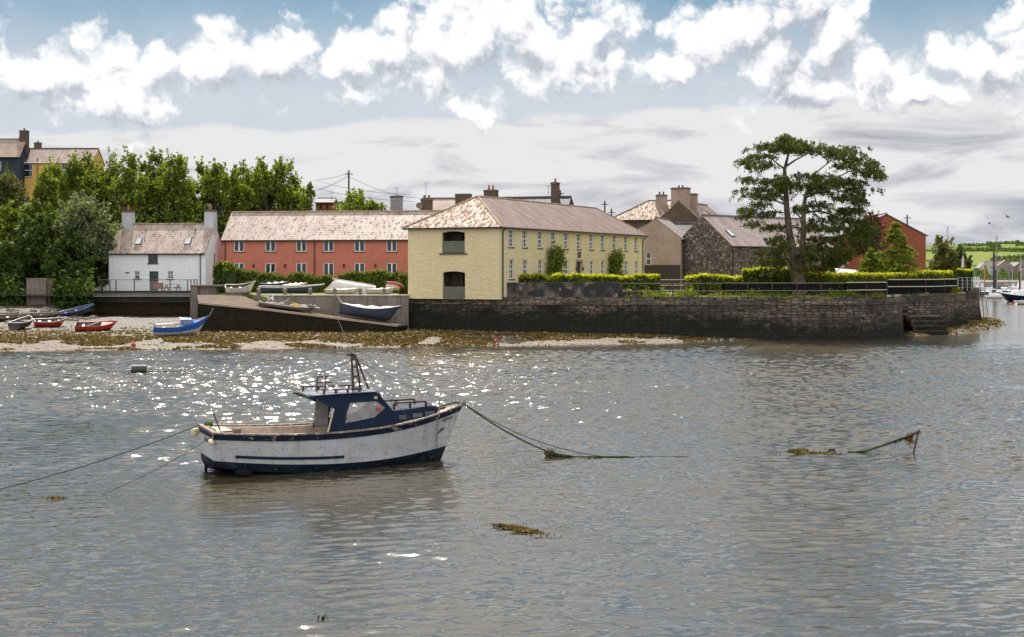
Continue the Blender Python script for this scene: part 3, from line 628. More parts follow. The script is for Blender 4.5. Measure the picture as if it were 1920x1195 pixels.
M['pebble'] = pbr('beach_stones', (0.42, 0.38, 0.34), (0.16, 0.14, 0.12), 1.2, 0.7, 0.3)
tag(b.build('pebbles', 'pebble'), 'grey stones scattered along the tideline', 'stones', kind='stuff')

# raised ground behind the quay: one slab, walls stand against its sides
QF = [(XQ(175, 146.4), 146.4), (XQ(358, 146.4), 146.4), (-32.6, 140.5), (-26.2, 138), (-21.5, 121.3), (-9.1, 122.6), (-0.9, 118.6), (XQ(1613, 118.0), 118.2), (XQ(1683, 121.6), 121.8), (XQ(1664, 131), 131), (XQ(1690, 133.2), 133.2), (XQ(1745, 133.4), 133.6), (XQ(1812, 139), 139.4), (XQ(1806, 150), 150.2), (XQ(1836, 151.5), 151.8), (56, 200), (64, 262)]
b = MB(); poly = QF+[(70, 330), (-160, 420), (-400, 420), (-400, 160), (-60, 158), (-50, 147)]
b.slab([(x, y, 3.55) for x, y in poly], -6.0 if (Vector((poly[1][0]-poly[0][0], poly[1][1]-poly[0][1], 0)).cross(Vector((poly[2][0]-poly[1][0], poly[2][1]-poly[1][1], 0)))).z < 0 else 6.0)
tag(b.build('quayside', 'grass'), kind='structure')
def hill_z(X, Y):
    h = 3.3+12.5*sstep(166, 236, Y)*sstep(-26, -74, X)+5*sstep(236, 300, Y)*sstep(-40, -90, X)
    h = h+2.0*sstep(-40, -52, X)*sstep(140, 165, Y)
    return h+(vnoise(X, Y, 5, 8)-0.5)*0.6
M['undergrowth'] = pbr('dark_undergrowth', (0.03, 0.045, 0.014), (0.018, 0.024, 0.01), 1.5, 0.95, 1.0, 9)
grid('hillside', np.linspace(-200, 10, 120), np.linspace(142, 330, 110), lambda X, Y: np.where((X > -46.5) & (Y < 158), 3.2, hill_z(X, Y)), 'undergrowth')
def field_mat():
    m, nt, b, out = nodes('patchwork_fields')
    co = coords(nt, scale=(1, 0.7, 1))
    v = N(nt, 'ShaderNodeTexVoronoi'); v.inputs['Scale'].default_value = 0.0068; L(nt, co, v.inputs['Vector'])
    e = N(nt, 'ShaderNodeTexVoronoi', feature='DISTANCE_TO_EDGE'); e.inputs['Scale'].default_value = 0.0068; L(nt, co, e.inputs['Vector'])
    sp = N(nt, 'ShaderNodeSeparateColor'); L(nt, v.outputs['Color'], sp.inputs[0])
    c = ramp(nt, sp.outputs[0], [(0.2, (0.13, 0.18, 0.035)), (0.5, (0.09, 0.145, 0.03)), (0.8, (0.17, 0.2, 0.05))])
    c = mixc(nt, ramp(nt, noise(nt, coords(nt), 0.05, 6, 0.7), [(0.45, 0.0), (0.7, 0.4)]), c, (0.1, 0.1, 0.04))
    L(nt, mixc(nt, ramp(nt, e.outputs[0], [(0.02, 1.0), (0.035, 0.0)]), c, (0.02, 0.035, 0.015)), b.inputs['Base Color'])
    b.inputs['Roughness'].default_value = 1.0; b.inputs['Specular IOR Level'].default_value = 0.1
    return m
M['fields'] = field_mat()
def far_z(X, Y):
    u = X/Y*F+CX
    return 1.0+(31+3.0*np.sin(X*0.006+1)+2.5*sstep(1700, 1920, u))*sstep(620, 1500, Y)+6*sstep(1500, 2300, Y)-14*sstep(1550, 1200, u)*sstep(700, 1500, Y)+(vnoise(X, Y, 60, 4)-0.5)*2.0
grid('hills', np.linspace(-100, 1500, 150), np.linspace(560, 2500, 120), far_z, 'fields')
# hedgerows and copses on the far hill
b = []
def copse(pxa, pxb, Ya, Yb, n, sz):
    u = RNG.uniform(pxa, pxb, n); Yy = Ya+(Yb-Ya)*(u-pxa)/(pxb-pxa)+RNG.normal(0, sz*2.0, n); Xx = (u-CX)/F*Yy
    return np.stack([Xx, Yy, far_z(Xx, Yy)+np.abs(RNG.normal(0, sz*0.2, n))], 1)
C = [copse(1800, 1990, 1130, 1080, 1500, 5), copse(1800, 1870, 1280, 1260, 500, 4), copse(1850, 1992, 1380, 1400, 900, 5), copse(1860, 1990, 950, 1010, 1500, 5), copse(1855, 1875, 1210, 1190, 350, 6), copse(1700, 2000, 740, 740, 3200, 4.5), copse(1905, 1990, 1300, 1310, 500, 4), copse(1835, 1890, 1470, 1470, 260, 3)]
tag(leafmesh('far_hedgerows', np.concatenate(C), 1.7, 'leaf_dark', up=0.6), 'dark hedgerows and copses crossing the far green hillside', 'hedgerow', kind='stuff')
n = 4200; _u = RNG.uniform(1815, 2000, n); _y = 600+RNG.normal(0, 12, n); _k = vnoise(_u, _u*0, 11, 71)
tag(leafmesh('far_trees', np.stack([XQ(_u, _y), _y, 1.0+np.abs(RNG.normal(0, 1.3, n))*(0.3+1.5*_k)], 1), 1.1, 'leaf_dark', up=0.5), 'dark trees and gardens below the far harbour houses', 'trees', kind='stuff')
tag(MB.build((lambda q: (q.slab([(112, 480, 1.5), (420, 480, 1.5), (420, 640, 1.5), (112, 640, 1.5)], 4), q)[1])(MB()), 'harbour_ground', 'far_stone'), kind='structure')
# weed-covered spit below the end of the quay
def spit_z(X, Y):
    u = X/Y*F+CX
    d = 0.42*sstep(1675, 1720, u)*(1-sstep(1800, 1900, u))*sstep(122, 127, Y+(u-1700)*-0.045)+0.28*np.exp(-((u-1845)/40)**2)*sstep(128, 134, Y-(u-1800)*0.12)*(1-sstep(158, 170, Y))
    return d-0.16+(vnoise(X, Y, 1.5, 12)-0.5)*0.16+(vnoise(X, Y, 0.5, 13)-0.5)*0.1-0.5*sstep(1890, 1925, u)
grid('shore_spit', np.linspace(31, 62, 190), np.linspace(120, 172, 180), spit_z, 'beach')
n = 9000; X = RNG.uniform(33, 60, n); Y = RNG.uniform(121, 168, n); Z = spit_z(X, Y); k = Z > 0.03
tag(leafmesh('wrack', np.stack([X[k], Y[k], Z[k]+0.03], 1), 0.2, 'weed', up=0.8, flat=0.3), 'brown seaweed covering the low spit at the foot of the quay end', 'seaweed', kind='stuff')

# ------------------------------------------------------------------ walls of the waterside
def wallstrip(name, pts, z0, z1, batter, thick, mat, mb=None, mi=0):
    """battered wall following plan points; outer face on the right-hand side of travel (towards the water)"""
    b = mb or MB(); P_ = [Vector((x, y, 0)) for x, y in pts]; k = len(P_); nrm = []
    for i in range(k):
        a = (P_[i]-P_[i-1]).normalized() if i else None; c = (P_[i+1]-P_[i]).normalized() if i < k-1 else None
        na = Vector((a.y, -a.x, 0)) if a else None; nc = Vector((c.y, -c.x, 0)) if c else None
        if na is None: n_ = nc
        elif nc is None: n_ = na
        else:
            n_ = (na+nc).normalized(); n_ = n_/max(0.4, n_.dot(na))
        nrm.append(n_)
    zt = z1 if isinstance(z1, (list, tuple)) else [z1]*k
    for i in range(k-1):
        A, B_, na, nb = P_[i], P_[i+1], nrm[i], nrm[i+1]
        rows = 5
        vs = []
        for r in range(rows+1):
            t = r/rows
            for (p, n_, zz) in ((A, na, zt[i]), (B_, nb, zt[i+1])):
                q = p+n_*(batter*(1-t)**1.3); vs.append((q.x, q.y, z0+(zz-z0)*t))
        fs = [(2*r, 2*r+1, 2*r+3, 2*r+2) for r in range(rows)]
        b.add(vs, fs, mi)
        a2, b2 = A-na*thick, B_-nb*thick
        b.quad((A.x, A.y, zt[i]), (B_.x, B_.y, zt[i+1]), (b2.x, b2.y, zt[i+1]), (a2.x, a2.y, zt[i]), mi)
        b.quad((b2.x, b2.y, z0), (a2.x, a2.y, z0), (a2.x, a2.y, zt[i]), (b2.x, b2.y, zt[i+1]), mi)
    for i, n_ in ((0, nrm[0]), (k-1, nrm[-1])):
        A = P_[i]; o1 = A+n_*batter; i1 = A-n_*thick
        b.quad((o1.x, o1.y, z0), (A.x, A.y, zt[i]), (i1.x, i1.y, zt[i]), (i1.x, i1.y, z0), mi)
    return b
def off(pts, d):    # shift a plan line outwards a little
    out = []
    for i, (x, y) in enumerate(pts):
        a = Vector(pts[max(0, i-1)]); c = Vector(pts[min(len(pts)-1, i+1)]); t = (c-a).normalized(); out.append((x+t.y*d, y-t.x*d))
    return out
main = [QF[5], QF[6], (12, 118.3), (22, 118.2), QF[7], QF[8], (XQ(1690, 131), 131.2)]
r = thing('quay_wall', 'long dark battered stone quay wall below the garden and the big cypress', 'wall', (0, 0, 0))
wallstrip('', off(main, 0.06), -1.0, 2.95, 0.55, 0.3, 'quay').build('wall', 'quay', r)
wallstrip('', off(main, 0.10), 2.97, 3.62, 0.03, 0.5, 'quay_top').build('coping', 'quay_top', r)
r = thing('bastion_wall', 'dark stone bastion wall with weedy foot right of the recessed steps', 'wall', (0, 0, 0))
b2 = [QF[9], QF[10], QF[11], QF[12], QF[13]]
wallstrip('', off(b2, 0.06), -1.0, 2.8, 0.4, 0.3, 'quay').build('wall', 'quay', r)
wallstrip('', off(b2, 0.10), 2.82, 3.6, 0.03, 0.5, 'quay_top').build('coping', 'quay_top', r)
s_b = MB()
for i in range(4): s_b.box(XQ(1690, 131)+0.1*i, 126.6+i*1.0, -0.6, XQ(1750, 131)+0.2*i, 132.9, 0.35+i*0.42)
s_b.build('step', 'quay', r)
r = thing('quay_end_wall', 'tall stone end wall of the quay with a ladder at its corner', 'wall', (0, 0, 0))
b3 = [QF[13], QF[14], (53, 175), (56, 200)]
wallstrip('', off(b3, 0.06), -1.0, 3.3, 0.5, 0.3, 'quay').build('wall', 'quay', r)
wallstrip('', off(b3, 0.10), 3.32, 4.0, 0.03, 0.5, 'quay_top').build('coping', 'quay_top', r)
# ------------------------------------------------------------------ buildings
def face_xf(face, Wd, Dp):
    if face == 'f': return lambda p: p
    if face == 'r': return lambda p: Vector((Wd-p.y, p.x, p.z))
    if face == 'l': return lambda p: Vector((p.y, Dp-p.x, p.z))
    return lambda p: Vector((Wd-p.x, Dp-p.y, p.z))
def wall_face(b, Wd, Hh, holes, dep, z0=0.0, bat=0.0):
    xs = sorted({0, Wd, *[h[0] for h in holes], *[h[2] for h in holes]}); zs = sorted({z0, Hh, *[h[1] for h in holes], *[h[3] for h in holes]})
    for i in range(len(xs)-1):
        for j in range(len(zs)-1):
            cx, cz = (xs[i]+xs[i+1])/2, (zs[j]+zs[j+1])/2
            if any(h[0] < cx < h[2] and h[1] < cz < h[3] for h in holes): continue
            b.quad((xs[i], 0, zs[j]), (xs[i+1], 0, zs[j]), (xs[i+1], 0, zs[j+1]), (xs[i], 0, zs[j+1]))
    for x0, za, x1, zb in [h[:4] for h in holes]:
        b.quad((x0, 0, za), (x0, 0, zb), (x0, dep, zb), (x0, dep, za)); b.quad((x1, 0, zb), (x1, 0, za), (x1, dep, za), (x1, dep, zb))
        b.quad((x0, 0, zb), (x1, 0, zb), (x1, dep, zb), (x0, dep, zb)); b.quad((x0, 0, za), (x0, dep, za), (x1, dep, za), (x1, 0, za))
def window(root, xf, h, kind, dep, sill='sill'):
    x0, z0, x1, z1 = h[:4]; w = x1-x0; e = 0.003
    q = MB(xf); q.box(x0+e, dep-0.05, z0+e, x1-e, dep+0.03, z1-e)
    g_ = q.build('window', 'glass', root)
    fr = MB(xf); t = 0.07 if w > 0.7 else 0.055; a, c = dep-0.12, dep-0.055
    fr.box(x0+e, a, z0+e, x0+t, c, z1-e); fr.box(x1-t, a, z0+e, x1-e, c, z1-e)
    fr.box(x0+t, a, z0+e, x1-t, c, z0+t); fr.box(x0+t, a, z1-t, x1-t, c, z1-e)
    if kind == 'casement':
        m = (x0+x1)/2; fr.box(m-t*0.9, a-0.01, z0+t, m+t*0.9, c, z1-t)
    elif kind == 'sash':
        m = (z0+z1)/2; fr.box(x0+t, a, m-0.04, x1-t, c, m+0.04)
        fr.box((x0+x1)/2-0.02, a+0.02, z0+t, (x0+x1)/2+0.02, c, m-0.04); fr.box((x0+x1)/2-0.02, a+0.02, m+0.04, (x0+x1)/2+0.02, c, z1-t)
        for k in (0.25, 0.75):
            zz = z0+(z1-z0)*k; fr.box(x0+t, a+0.025, zz-0.018, x1-t, c+0.001, zz+0.018)
    elif kind == 'tworow':
        m = (z0+z1)/2; fr.box(x0+t, a, m-0.04, x1-t, c, m+0.04)
    fr.build('frame', 'white_paint' if kind != 'dark' else 'dark_wood', g_)
    if sill:
        s = MB(xf); s.box(x0-0.12, -0.07, z0-0.1, x1+0.12, dep-0.13, z0-0.002); s.build('sill', sill, g_)
    return g_
def chimney(root, x, y, w, d, z0, z1, mat, pots=1, cap='ridge_dark', potmat='pot', poth=0.45, lower=None):
    b = MB(); b.box(x-w/2, y-d/2, z0, x+w/2, y+d/2, z1); b.box(x-w/2-0.08, y-d/2-0.08, z1, x+w/2+0.08, y+d/2+0.08, z1+0.14, 1); b.box(x-w/2+0.05, y-d/2+0.05, z1+0.14, x+w/2-0.05, y+d/2-0.05, z1+0.22, 1)
    c = b.build('chimney', [mat, cap], root)
    for i in range(pots):
        p = MB(); px_ = x+(i-(pots-1)/2)*min(0.55, w/max(1, pots)); p.tube((px_, y, z1+0.2), (px_, y, z1+0.22+poth), 0.14, 0.115, 10); p.tube((px_, y, z1+0.22+poth), (px_, y, z1+0.29+poth), 0.15, 0.15, 10)
        p.build('chimney_pot', potmat, c)
    return c
def house(name, label, o, rot, Wd, Dp, he, hr, wall='white_wall', roof='slate_pink', kind='gx', holes=(), ov=0.25, vg=0.12, dep=0.16, ridge='ridge', gutter='black_metal', z0=0.0, cat='house', group=None, hipin=(None, None), pipes=()):
    """o = front-left ground corner (x, y, z); holes: (face, x0, z0, x1, z1, kind)"""
    r = thing(name, label, cat, o, rot, group)
    b = MB()
    for f in 'frlb':
        b.x = face_xf(f, Wd, Dp); ww = Wd if f in 'fb' else Dp
        wall_face(b, ww, he, [h[1:5] for h in holes if h[0] == f], dep, z0)
    b.x = None; th = 0.1
    if kind == 'gx':
        b.poly([(Wd, 0, he), (Wd, Dp, he), (Wd, Dp/2, hr)]); b.poly([(0, Dp, he), (0, 0, he), (0, Dp/2, hr)])
    if kind == 'gy':
        b.poly([(0, 0, he), (Wd, 0, he), (Wd/2, 0, hr)]); b.poly([(Wd, Dp, he), (0, Dp, he), (Wd/2, Dp, hr)])
    b.build('wall', wall, r)
    rf = MB(); rc = MB(); up = 0.06
    if kind == 'gx':
        m = (hr-he)/(Dp/2); zf = he-ov*m+up
        rf.slab([(-vg, -ov, zf), (Wd+vg, -ov, zf), (Wd+vg, Dp/2, hr+up), (-vg, Dp/2, hr+up)], th)
        rf.slab([(Wd+vg, Dp+ov, zf), (-vg, Dp+ov, zf), (-vg, Dp/2, hr+up), (Wd+vg, Dp/2, hr+up)], th)
        rc.tube((-vg, Dp/2, hr+up+0.02), (Wd+vg, Dp/2, hr+up+0.02), 0.11, n=6)
        gl = [((-vg, -ov-0.05, zf-0.05), (Wd+vg, -ov-0.05, zf-0.05))]
    elif kind == 'gy':
        m = (hr-he)/(Wd/2); zf = he-ov*m+up
        rf.slab([(Wd+ov, -vg, zf), (Wd+ov, Dp+vg, zf), (Wd/2, Dp+vg, hr+up), (Wd/2, -vg, hr+up)], th)
        rf.slab([(-ov, Dp+vg, zf), (-ov, -vg, zf), (Wd/2, -vg, hr+up), (Wd/2, Dp+vg, hr+up)], th)
        rc.tube((Wd/2, -vg, hr+up+0.02), (Wd/2, Dp+vg, hr+up+0.02), 0.11, n=6)
        gl = [((Wd+ov+0.05, -vg, zf-0.05), (Wd+ov+0.05, Dp+vg, zf-0.05)), ((-ov-0.05, -vg, zf-0.05), (-ov-0.05, Dp+vg, zf-0.05))]
    else:   # hip, ridge along the longer side
        a, c = hipin; a = a if a is not None else min(Wd, Dp)/2; c = c if c is not None else min(Wd, Dp)/2
        if Dp >= Wd: A, B_ = (Wd/2, a, hr+up), (Wd/2, Dp-c, hr+up)
        else: A, B_ = (a, Dp/2, hr+up), (Wd-c, Dp/2, hr+up)
        z_ = he-ov*0.5+up; c0, c1, c2_, c3 = (-ov, -ov, z_), (Wd+ov, -ov, z_), (Wd+ov, Dp+ov, z_), (-ov, Dp+ov, z_)
        if Dp >= Wd: fs = [[c0, c1, A], [c1, c2_, B_, A], [c2_, c3, B_], [c3, c0, A, B_]]; hips = [(c0, A), (c1, A), (c2_, B_), (c3, B_), (A, B_)]
        else: fs = [[c0, c1, B_, A], [c1, c2_, B_], [c2_, c3, A, B_], [c3, c0, A]]; hips = [(c0, A), (c3, A), (c1, B_), (c2_, B_), (A, B_)]
        for f in fs: rf.poly(f)
        rf.poly([c3, c2_, c1, c0])
        for p, q in hips: rc.tube(p, q, 0.1, n=6)
        gl = [(c0, c1), (c1, c2_), (c3, c0)]
        gl = [((p[0], p[1], p[2]-0.06), (q[0], q[1], q[2]-0.06)) for p, q in gl]
    rr = rf.build('roof', roof, r); rc.build('ridge_tiles', ridge, rr)
    g_ = MB()
    for p, q in gl: g_.tube(p, q, 0.075, n=6)
    g_.build('gutter', gutter, r)
    for (x, y, zt, dx) in pipes:
        p = MB(); p.path([(x+dx, y-0.15-ov*0.6, zt), (x, y-0.08, zt-0.35), (x, y-0.08, z0+0.05)], 0.055, 7); p.build('downpipe', gutter, r)
    for h in holes:
        if h[5] in ('casement', 'sash', 'tworow', 'dark'): window(r, face_xf(h[0], Wd, Dp), h[1:5], h[5], dep)
    return r
def dish(parent, p, r=0.3, rz=0.0, name='satellite_dish', mat='grey_wood'):
    b = MB()
    vs = [(0, 0.0, 0)]; fs = []
    for i in (1, 2, 3):
        for q in range(14):
            t = 2*math.pi*q/14; vs.append((r*i/3*math.cos(t), -0.25*r*(i/3)**2, r*i/3*math.sin(t)))
    for q in range(14):
        fs.append((0, 1+q, 1+(q+1) % 14))
        for i in (0, 1): fs.append((1+i*14+q, 1+(i+1)*14+q, 1+(i+1)*14+(q+1) % 14, 1+i*14+(q+1) % 14))
    b.add(vs, fs); b.tube((0, 0, -r*0.5), (0, -r*1.1, -r*0.05), 0.02, n=5); b.tube((0, 0.02, 0), (0, 0.2, -r*1.1), 0.03, n=5); b.ball((0, -r*1.1, 0), 0.05)
    o = b.build(name, mat, parent, True); o.location = p; o.rotation_euler = (math.radians(-20), 0, rz); return o
def aerial(parent, p, h=1.6, rz=0.3, w=0.8):
    b = MB(); b.tube((0, 0, 0), (0, 0, h), 0.025, n=5); b.tube((-w/2, 0, h-0.1), (w/2, 0, h-0.1), 0.015, n=4)
    for i in range(5): x = -w/2+i*w/4; b.tube((x, -0.3, h-0.1), (x, 0.3, h-0.1), 0.01, n=4)
    b.tube((-w/2, 0, h-0.3), (w/2, 0.1, h-0.3), 0.012, n=4)
    o = b.build('aerial', 'black_metal', parent); o.location = p; o.rotation_euler = (0, 0, rz); return o
def on_face(o, rot, Wd, face, px0, py0, px1, py1, kind):
    """rectangle seen between two pixel corners -> hole in wall coordinates"""
    d = rotv(rot); p0 = (o[0], o[1])
    if face == 'r': p0 = (o[0]+d[0]*Wd, o[1]+d[1]*Wd); d = (-d[1], d[0])
    s0, Y0 = along(p0, d, px0); s1, Y1 = along(p0, d, px1); Ym = (Y0+Y1)/2
    return (face, s0, zat(Ym, py1)-o[2], s1, zat(Ym, py0)-o[2], kind)

# white cottage
rot = math.radians(-8); d = rotv(rot)
xr, Yr = XQ(385, 150.2), 150.2
Wc = 11.0; o = (xr-d[0]*Wc, Yr-d[1]*Wc, 3.6)
hs = [on_face(o, rot, Wc, 'f', 252, 508.5, 262, 523, 'sash'), on_face(o, rot, Wc, 'f', 314, 508.5, 325, 523, 'sash'),
      on_face(o, rot, Wc, 'f', 278, 475.5, 296, 494, 'dark'), on_face(o, rot, Wc, 'f', 280, 509, 297, 547, 'door'),
      ('r', 2.7, 3.0, 3.1, 4.2, 'dark'), ('r', 2.3, 0.5, 2.7, 2.4, 'dark')]
cot = house('cottage', 'small whitewashed cottage with a pink-grey slate roof and two chimneys above a terrace', o, rot, Wc, 6.0, 4.3, 7.35, 'white_wall', 'slate_pink', 'gx', hs, vg=0.05, pipes=[(Wc-0.55, 0, 4.2, 0.3)], cat='cottage')
for c in cot.children:
    if c.name.startswith('wall'): c['label'] = 'whitewashed walls, the gable end more weathered'
h = hs[3]; b = MB(); b.box(h[1]+0.05, 0.1, 0.0, h[3]-0.05, 0.15, 1.1); dr = b.build('door', 'grey_wood', cot)
b = MB(); b.box(h[1]+0.12, 0.11, 1.12, h[3]-0.12, 0.13, h[4]-0.06); b.build('pane', 'glass', dr)
b = MB(); b.box(h[1]+0.01, 0.06, 1.1, h[1]+0.09, 0.14, h[4]-0.01); b.box(h[3]-0.09, 0.06, 1.1, h[3]-0.01, 0.14, h[4]-0.01); b.box(h[1]+0.09, 0.06, h[4]-0.09, h[3]-0.09, 0.14, h[4]-0.01); b.build('door_frame', 'dark_wood', dr)
b = MB(); b.ball((h[3]-0.18, 0.08, 1.0), 0.035); b.build('handle', 'steel', dr)
M['chimney_cottage'] = render_wall('white_chimney_render', (0.5, 0.52, 0.56), (0.4, 0.42, 0.46), (0.2, 0.2, 0.2), 0.6)
chimney(cot, 0.95, 3.0, 1.1, 1.0, 6.2, 8.75, 'chimney_cottage', 1, poth=0.5, cap='sill'); chimney(cot, Wc-0.5, 3.0, 1.1, 1.0, 6.2, 8.75, 'chimney_cottage', 1, poth=0.5, cap='sill')
sl = (7.35-4.3)/3.0; nrm_a = math.atan(sl)
for px in (247, 340):
    s, Yy = along(o, d, px); b = MB(); b.box(-0.35, -0.5, -0.02, 0.35, 0.5, 0.07); b.box(-0.3, -0.45, 0.07, 0.3, 0.45, 0.085, 1)
    q = b.build('roof_light', ['black_metal', 'pale_glass'], cot); q.location = (s+0.35, 1.05, 4.3+1.05*sl+0.09); q.rotation_euler = (nrm_a, 0, 0)
for px in (258, 352):
    s, Yy = along(o, d, px); b = MB(); b.tube((s, 2.3, 4.3+2.3*sl), (s, 2.15, 4.3+2.3*sl+0.2), 0.07, n=8); b.build('roof_vent', 'rubber', cot)
b = MB(); s, Yy = along(o, d, 240); b.box(s-0.25, -0.12, 2.0, s+0.15, 0.0, 2.08); b.build('wall_lamp', 'black_metal', cot)
# pink terrace
rot = math.radians(-8); d = rotv(rot); o = (XQ(417, 153), 153.0, 3.6); Wp = 24.0
hs = []
for px in (448, 507, 565, 616, 674, 734.5):
    hs.append(on_face(o, rot, Wp, 'f', px-9.5, 448.5+(616-px)*0.004, px+9.5, 472, 'casement')); hs.append(on_face(o, rot, Wp, 'f', px-9.5, 493.5, px+9.5, 518, 'casement'))
pink = house('terraced_house', 'long coral-pink two-storey terrace with white paired windows behind a leafy hedge', o, rot, Wp, 6.6, 5.75, 8.75, 'pink_wall', 'slate_pink', 'gx', hs, vg=0.1, pipes=[(0.35, 0, 5.6, -0.2), (along(o, d, 590)[0], 0, 5.7, 0), (Wp-0.4, 0, 5.6, 0.1)])
for px in (476, 535, 645, 704):
    s, Yy = along(o, d, px); b = MB(); b.box(s-0.09, -0.14, 2.6, s+0.09, 0, 2.95); b.tube((s, -0.14, 2.9), (s, -0.22, 2.85), 0.05, n=6); b.build('wall_lamp', 'dark_wood', pink)
# yellow house
ry = math.atan2(-0.445, 0.896); d = rotv(ry); v = (-d[1], d[0]); o = (-9.15, 122.03, 3.42); Wy, Ly = 9.05, 34.2
cr = (o[0]+d[0]*Wy, o[1]+d[1]*Wy)
up_ = [958.9, 984.3, 1012.7, 1037.8, 1061.8, 1085.5, 1108.9, 1130.1, 1152.2, 1173.4, 1192.7]
hs = []
for i, px in enumerate(up_):
    s, Yy = along(cr, v, px)
    hs.append(('r', s-0.48, 4.5, s+0.42, 6.02, 'sash'))
    if i == 5: hs.append(('r', s-0.55, 0.9, s+0.65, 3.3, 'door'))
    else: hs.append(('r', s-0.48+0.1, 1.75, s+0.42+0.1, 3.42, 'sash'))
f1 = on_face(o, ry, Wy, 'f', 829, 434, 871.5, 475, 'arch'); f2 = on_face(o, ry, Wy, 'f', 830, 509, 872, 560, 'arch')
f2 = ('f', f2[1], 0.02, f2[3], f2[4], 'arch'); hs += [f1, f2]
yel = house('hip_roofed_house', 'long pale yellow hip-roofed building with two arched openings in its end wall', o, ry, Wy, Ly, 6.3, 9.05, 'yellow_wall', 'slate_red', 'hip', hs, ov=0.35, dep=0.2, hipin=(4.5, 2.6), pipes=[])
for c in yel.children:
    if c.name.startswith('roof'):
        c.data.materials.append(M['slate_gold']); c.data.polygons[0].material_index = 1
for fh in (f1, f2):       # arched heads, recessed rooms and glass balustrades
    _, x0, z0_, x1, z1_, _k = fh; b = MB(); n = 10
    pts = [(x0+(x1-x0)*i/n, 0.012, z1_-0.13*(2*i/n-1)**2) for i in range(n+1)]
    b.poly([(x0-0.002, 0.012, z1_+0.002)]+pts+[(x1+0.002, 0.012, z1_+0.002)][:1]); b.build('arch_head', 'yellow_wall', yel)
    b = MB(); D_ = 3.0
    b.quad((x0-0.1, 0.2, z0_), (x0-0.1, D_, z0_), (x0-0.1, D_, z1_+.1), (x0-0.1, 0.2, z1_+.1)); b.quad((x1+0.1, D_, z0_), (x1+0.1, 0.2, z0_), (x1+0.1, 0.2, z1_+.1), (x1+0.1, D_, z1_+.1))
    b.quad((x0-0.1, D_, z0_), (x1+0.1, D_, z0_), (x1+0.1, D_, z1_+.1), (x0-0.1, D_, z1_+.1)); b.quad((x0-0.1, 0.2, z1_+.1), (x0-0.1, D_, z1_+.1), (x1+0.1, D_, z1_+.1), (x1+0.1, 0.2, z1_+.1))
    b.quad((x0-0.1, 0.2, z0_-0.01), (x1+0.1, 0.2, z0_-0.01), (x1+0.1, D_, z0_-0.01), (x0-0.1, D_, z0_-0.01)); b.box(x0-0.05, 1.6, z0_, x0+1.15, D_-0.05, z1_)
    b.build('recess', 'room', yel)
    b = MB(); b.box(x0+0.02, 0.06, z0_+0.05, x1-0.02, 0.09, z0_+1.05); gb = b.build('balustrade', 'green_glass', yel)
    b = MB()
    for fx in (0.08, 0.4, 0.72, 0.94):
        for fz in (0.12, 0.95): b.ball((x0+(x1-x0)*fx, 0.04, z0_+fz), 0.04, n=6, m=4)
    b.build('clamp', 'steel', gb)
b = MB(); b.box(f1[1]-0.25, -0.1, f1[2]-0.12, f1[3]+0.25, 0.05, f1[2]-0.005); b.build('sill', 'sill', yel)
b = MB(face_xf('r', Wy, Ly)); s = [h for h in hs if h[5] == 'door'][0]
b.box(s[1]-0.22, -0.04, 0.8, s[1]-0.002, 0.1, s[4]+0.2); b.box(s[3]+0.002, -0.04, 0.8, s[3]+0.22, 0.1, s[4]+0.2); b.box(s[1]-0.002, -0.04, s[4]+0.002, s[3]+0.002, 0.1, s[4]+0.2)
b.build('door_surround', 'tan_wall', yel)
b = MB(face_xf('r', Wy, Ly)); b.box(s[1]+0.02, 0.15, 0.9, s[3]-0.02, 0.2, s[4]-0.02); dr = b.build('door', 'dark_wood', yel)
b = MB(face_xf('r', Wy, Ly)); b.ball((s[1]+0.15, 0.12, 1.95), 0.04); b.build('handle', 'steel', dr)
b = MB(face_xf('r', Wy, Ly)); b.box(s[1]+0.2, -0.04, 3.68, s[3]-0.2, 0.0, 4.25); b.build('plaque', 'sill', yel)
b = MB(face_xf('r', Wy, Ly))
for dx in (-0.8, 0.8): b.box((s[1]+s[3])/2+dx-0.07, -0.15, 2.5, (s[1]+s[3])/2+dx+0.07, 0, 2.75)
b.build('wall_lamp', 'black_metal', yel)
b = MB(face_xf('r', Wy, Ly)); b.path([(0.35, -0.35, 6.1), (0.5, -0.06, 5.8), (0.5, -0.06, 0)], 0.06, 7); b.build('downpipe', 'black_metal', yel)
b = MB(face_xf('r', Wy, Ly)); b.path([(Ly-0.1, -0.35, 6.1), (Ly-0.5, -0.06, 5.6), (Ly-0.5, -0.06, 0)], 0.06, 7); b.build('downpipe', 'black_metal', yel)
b = MB(); b.box(Wy-0.85, -0.1, 6.0, Wy-0.45, -0.0, 6.12); b.build('alarm_box', 'cream_paint', yel)

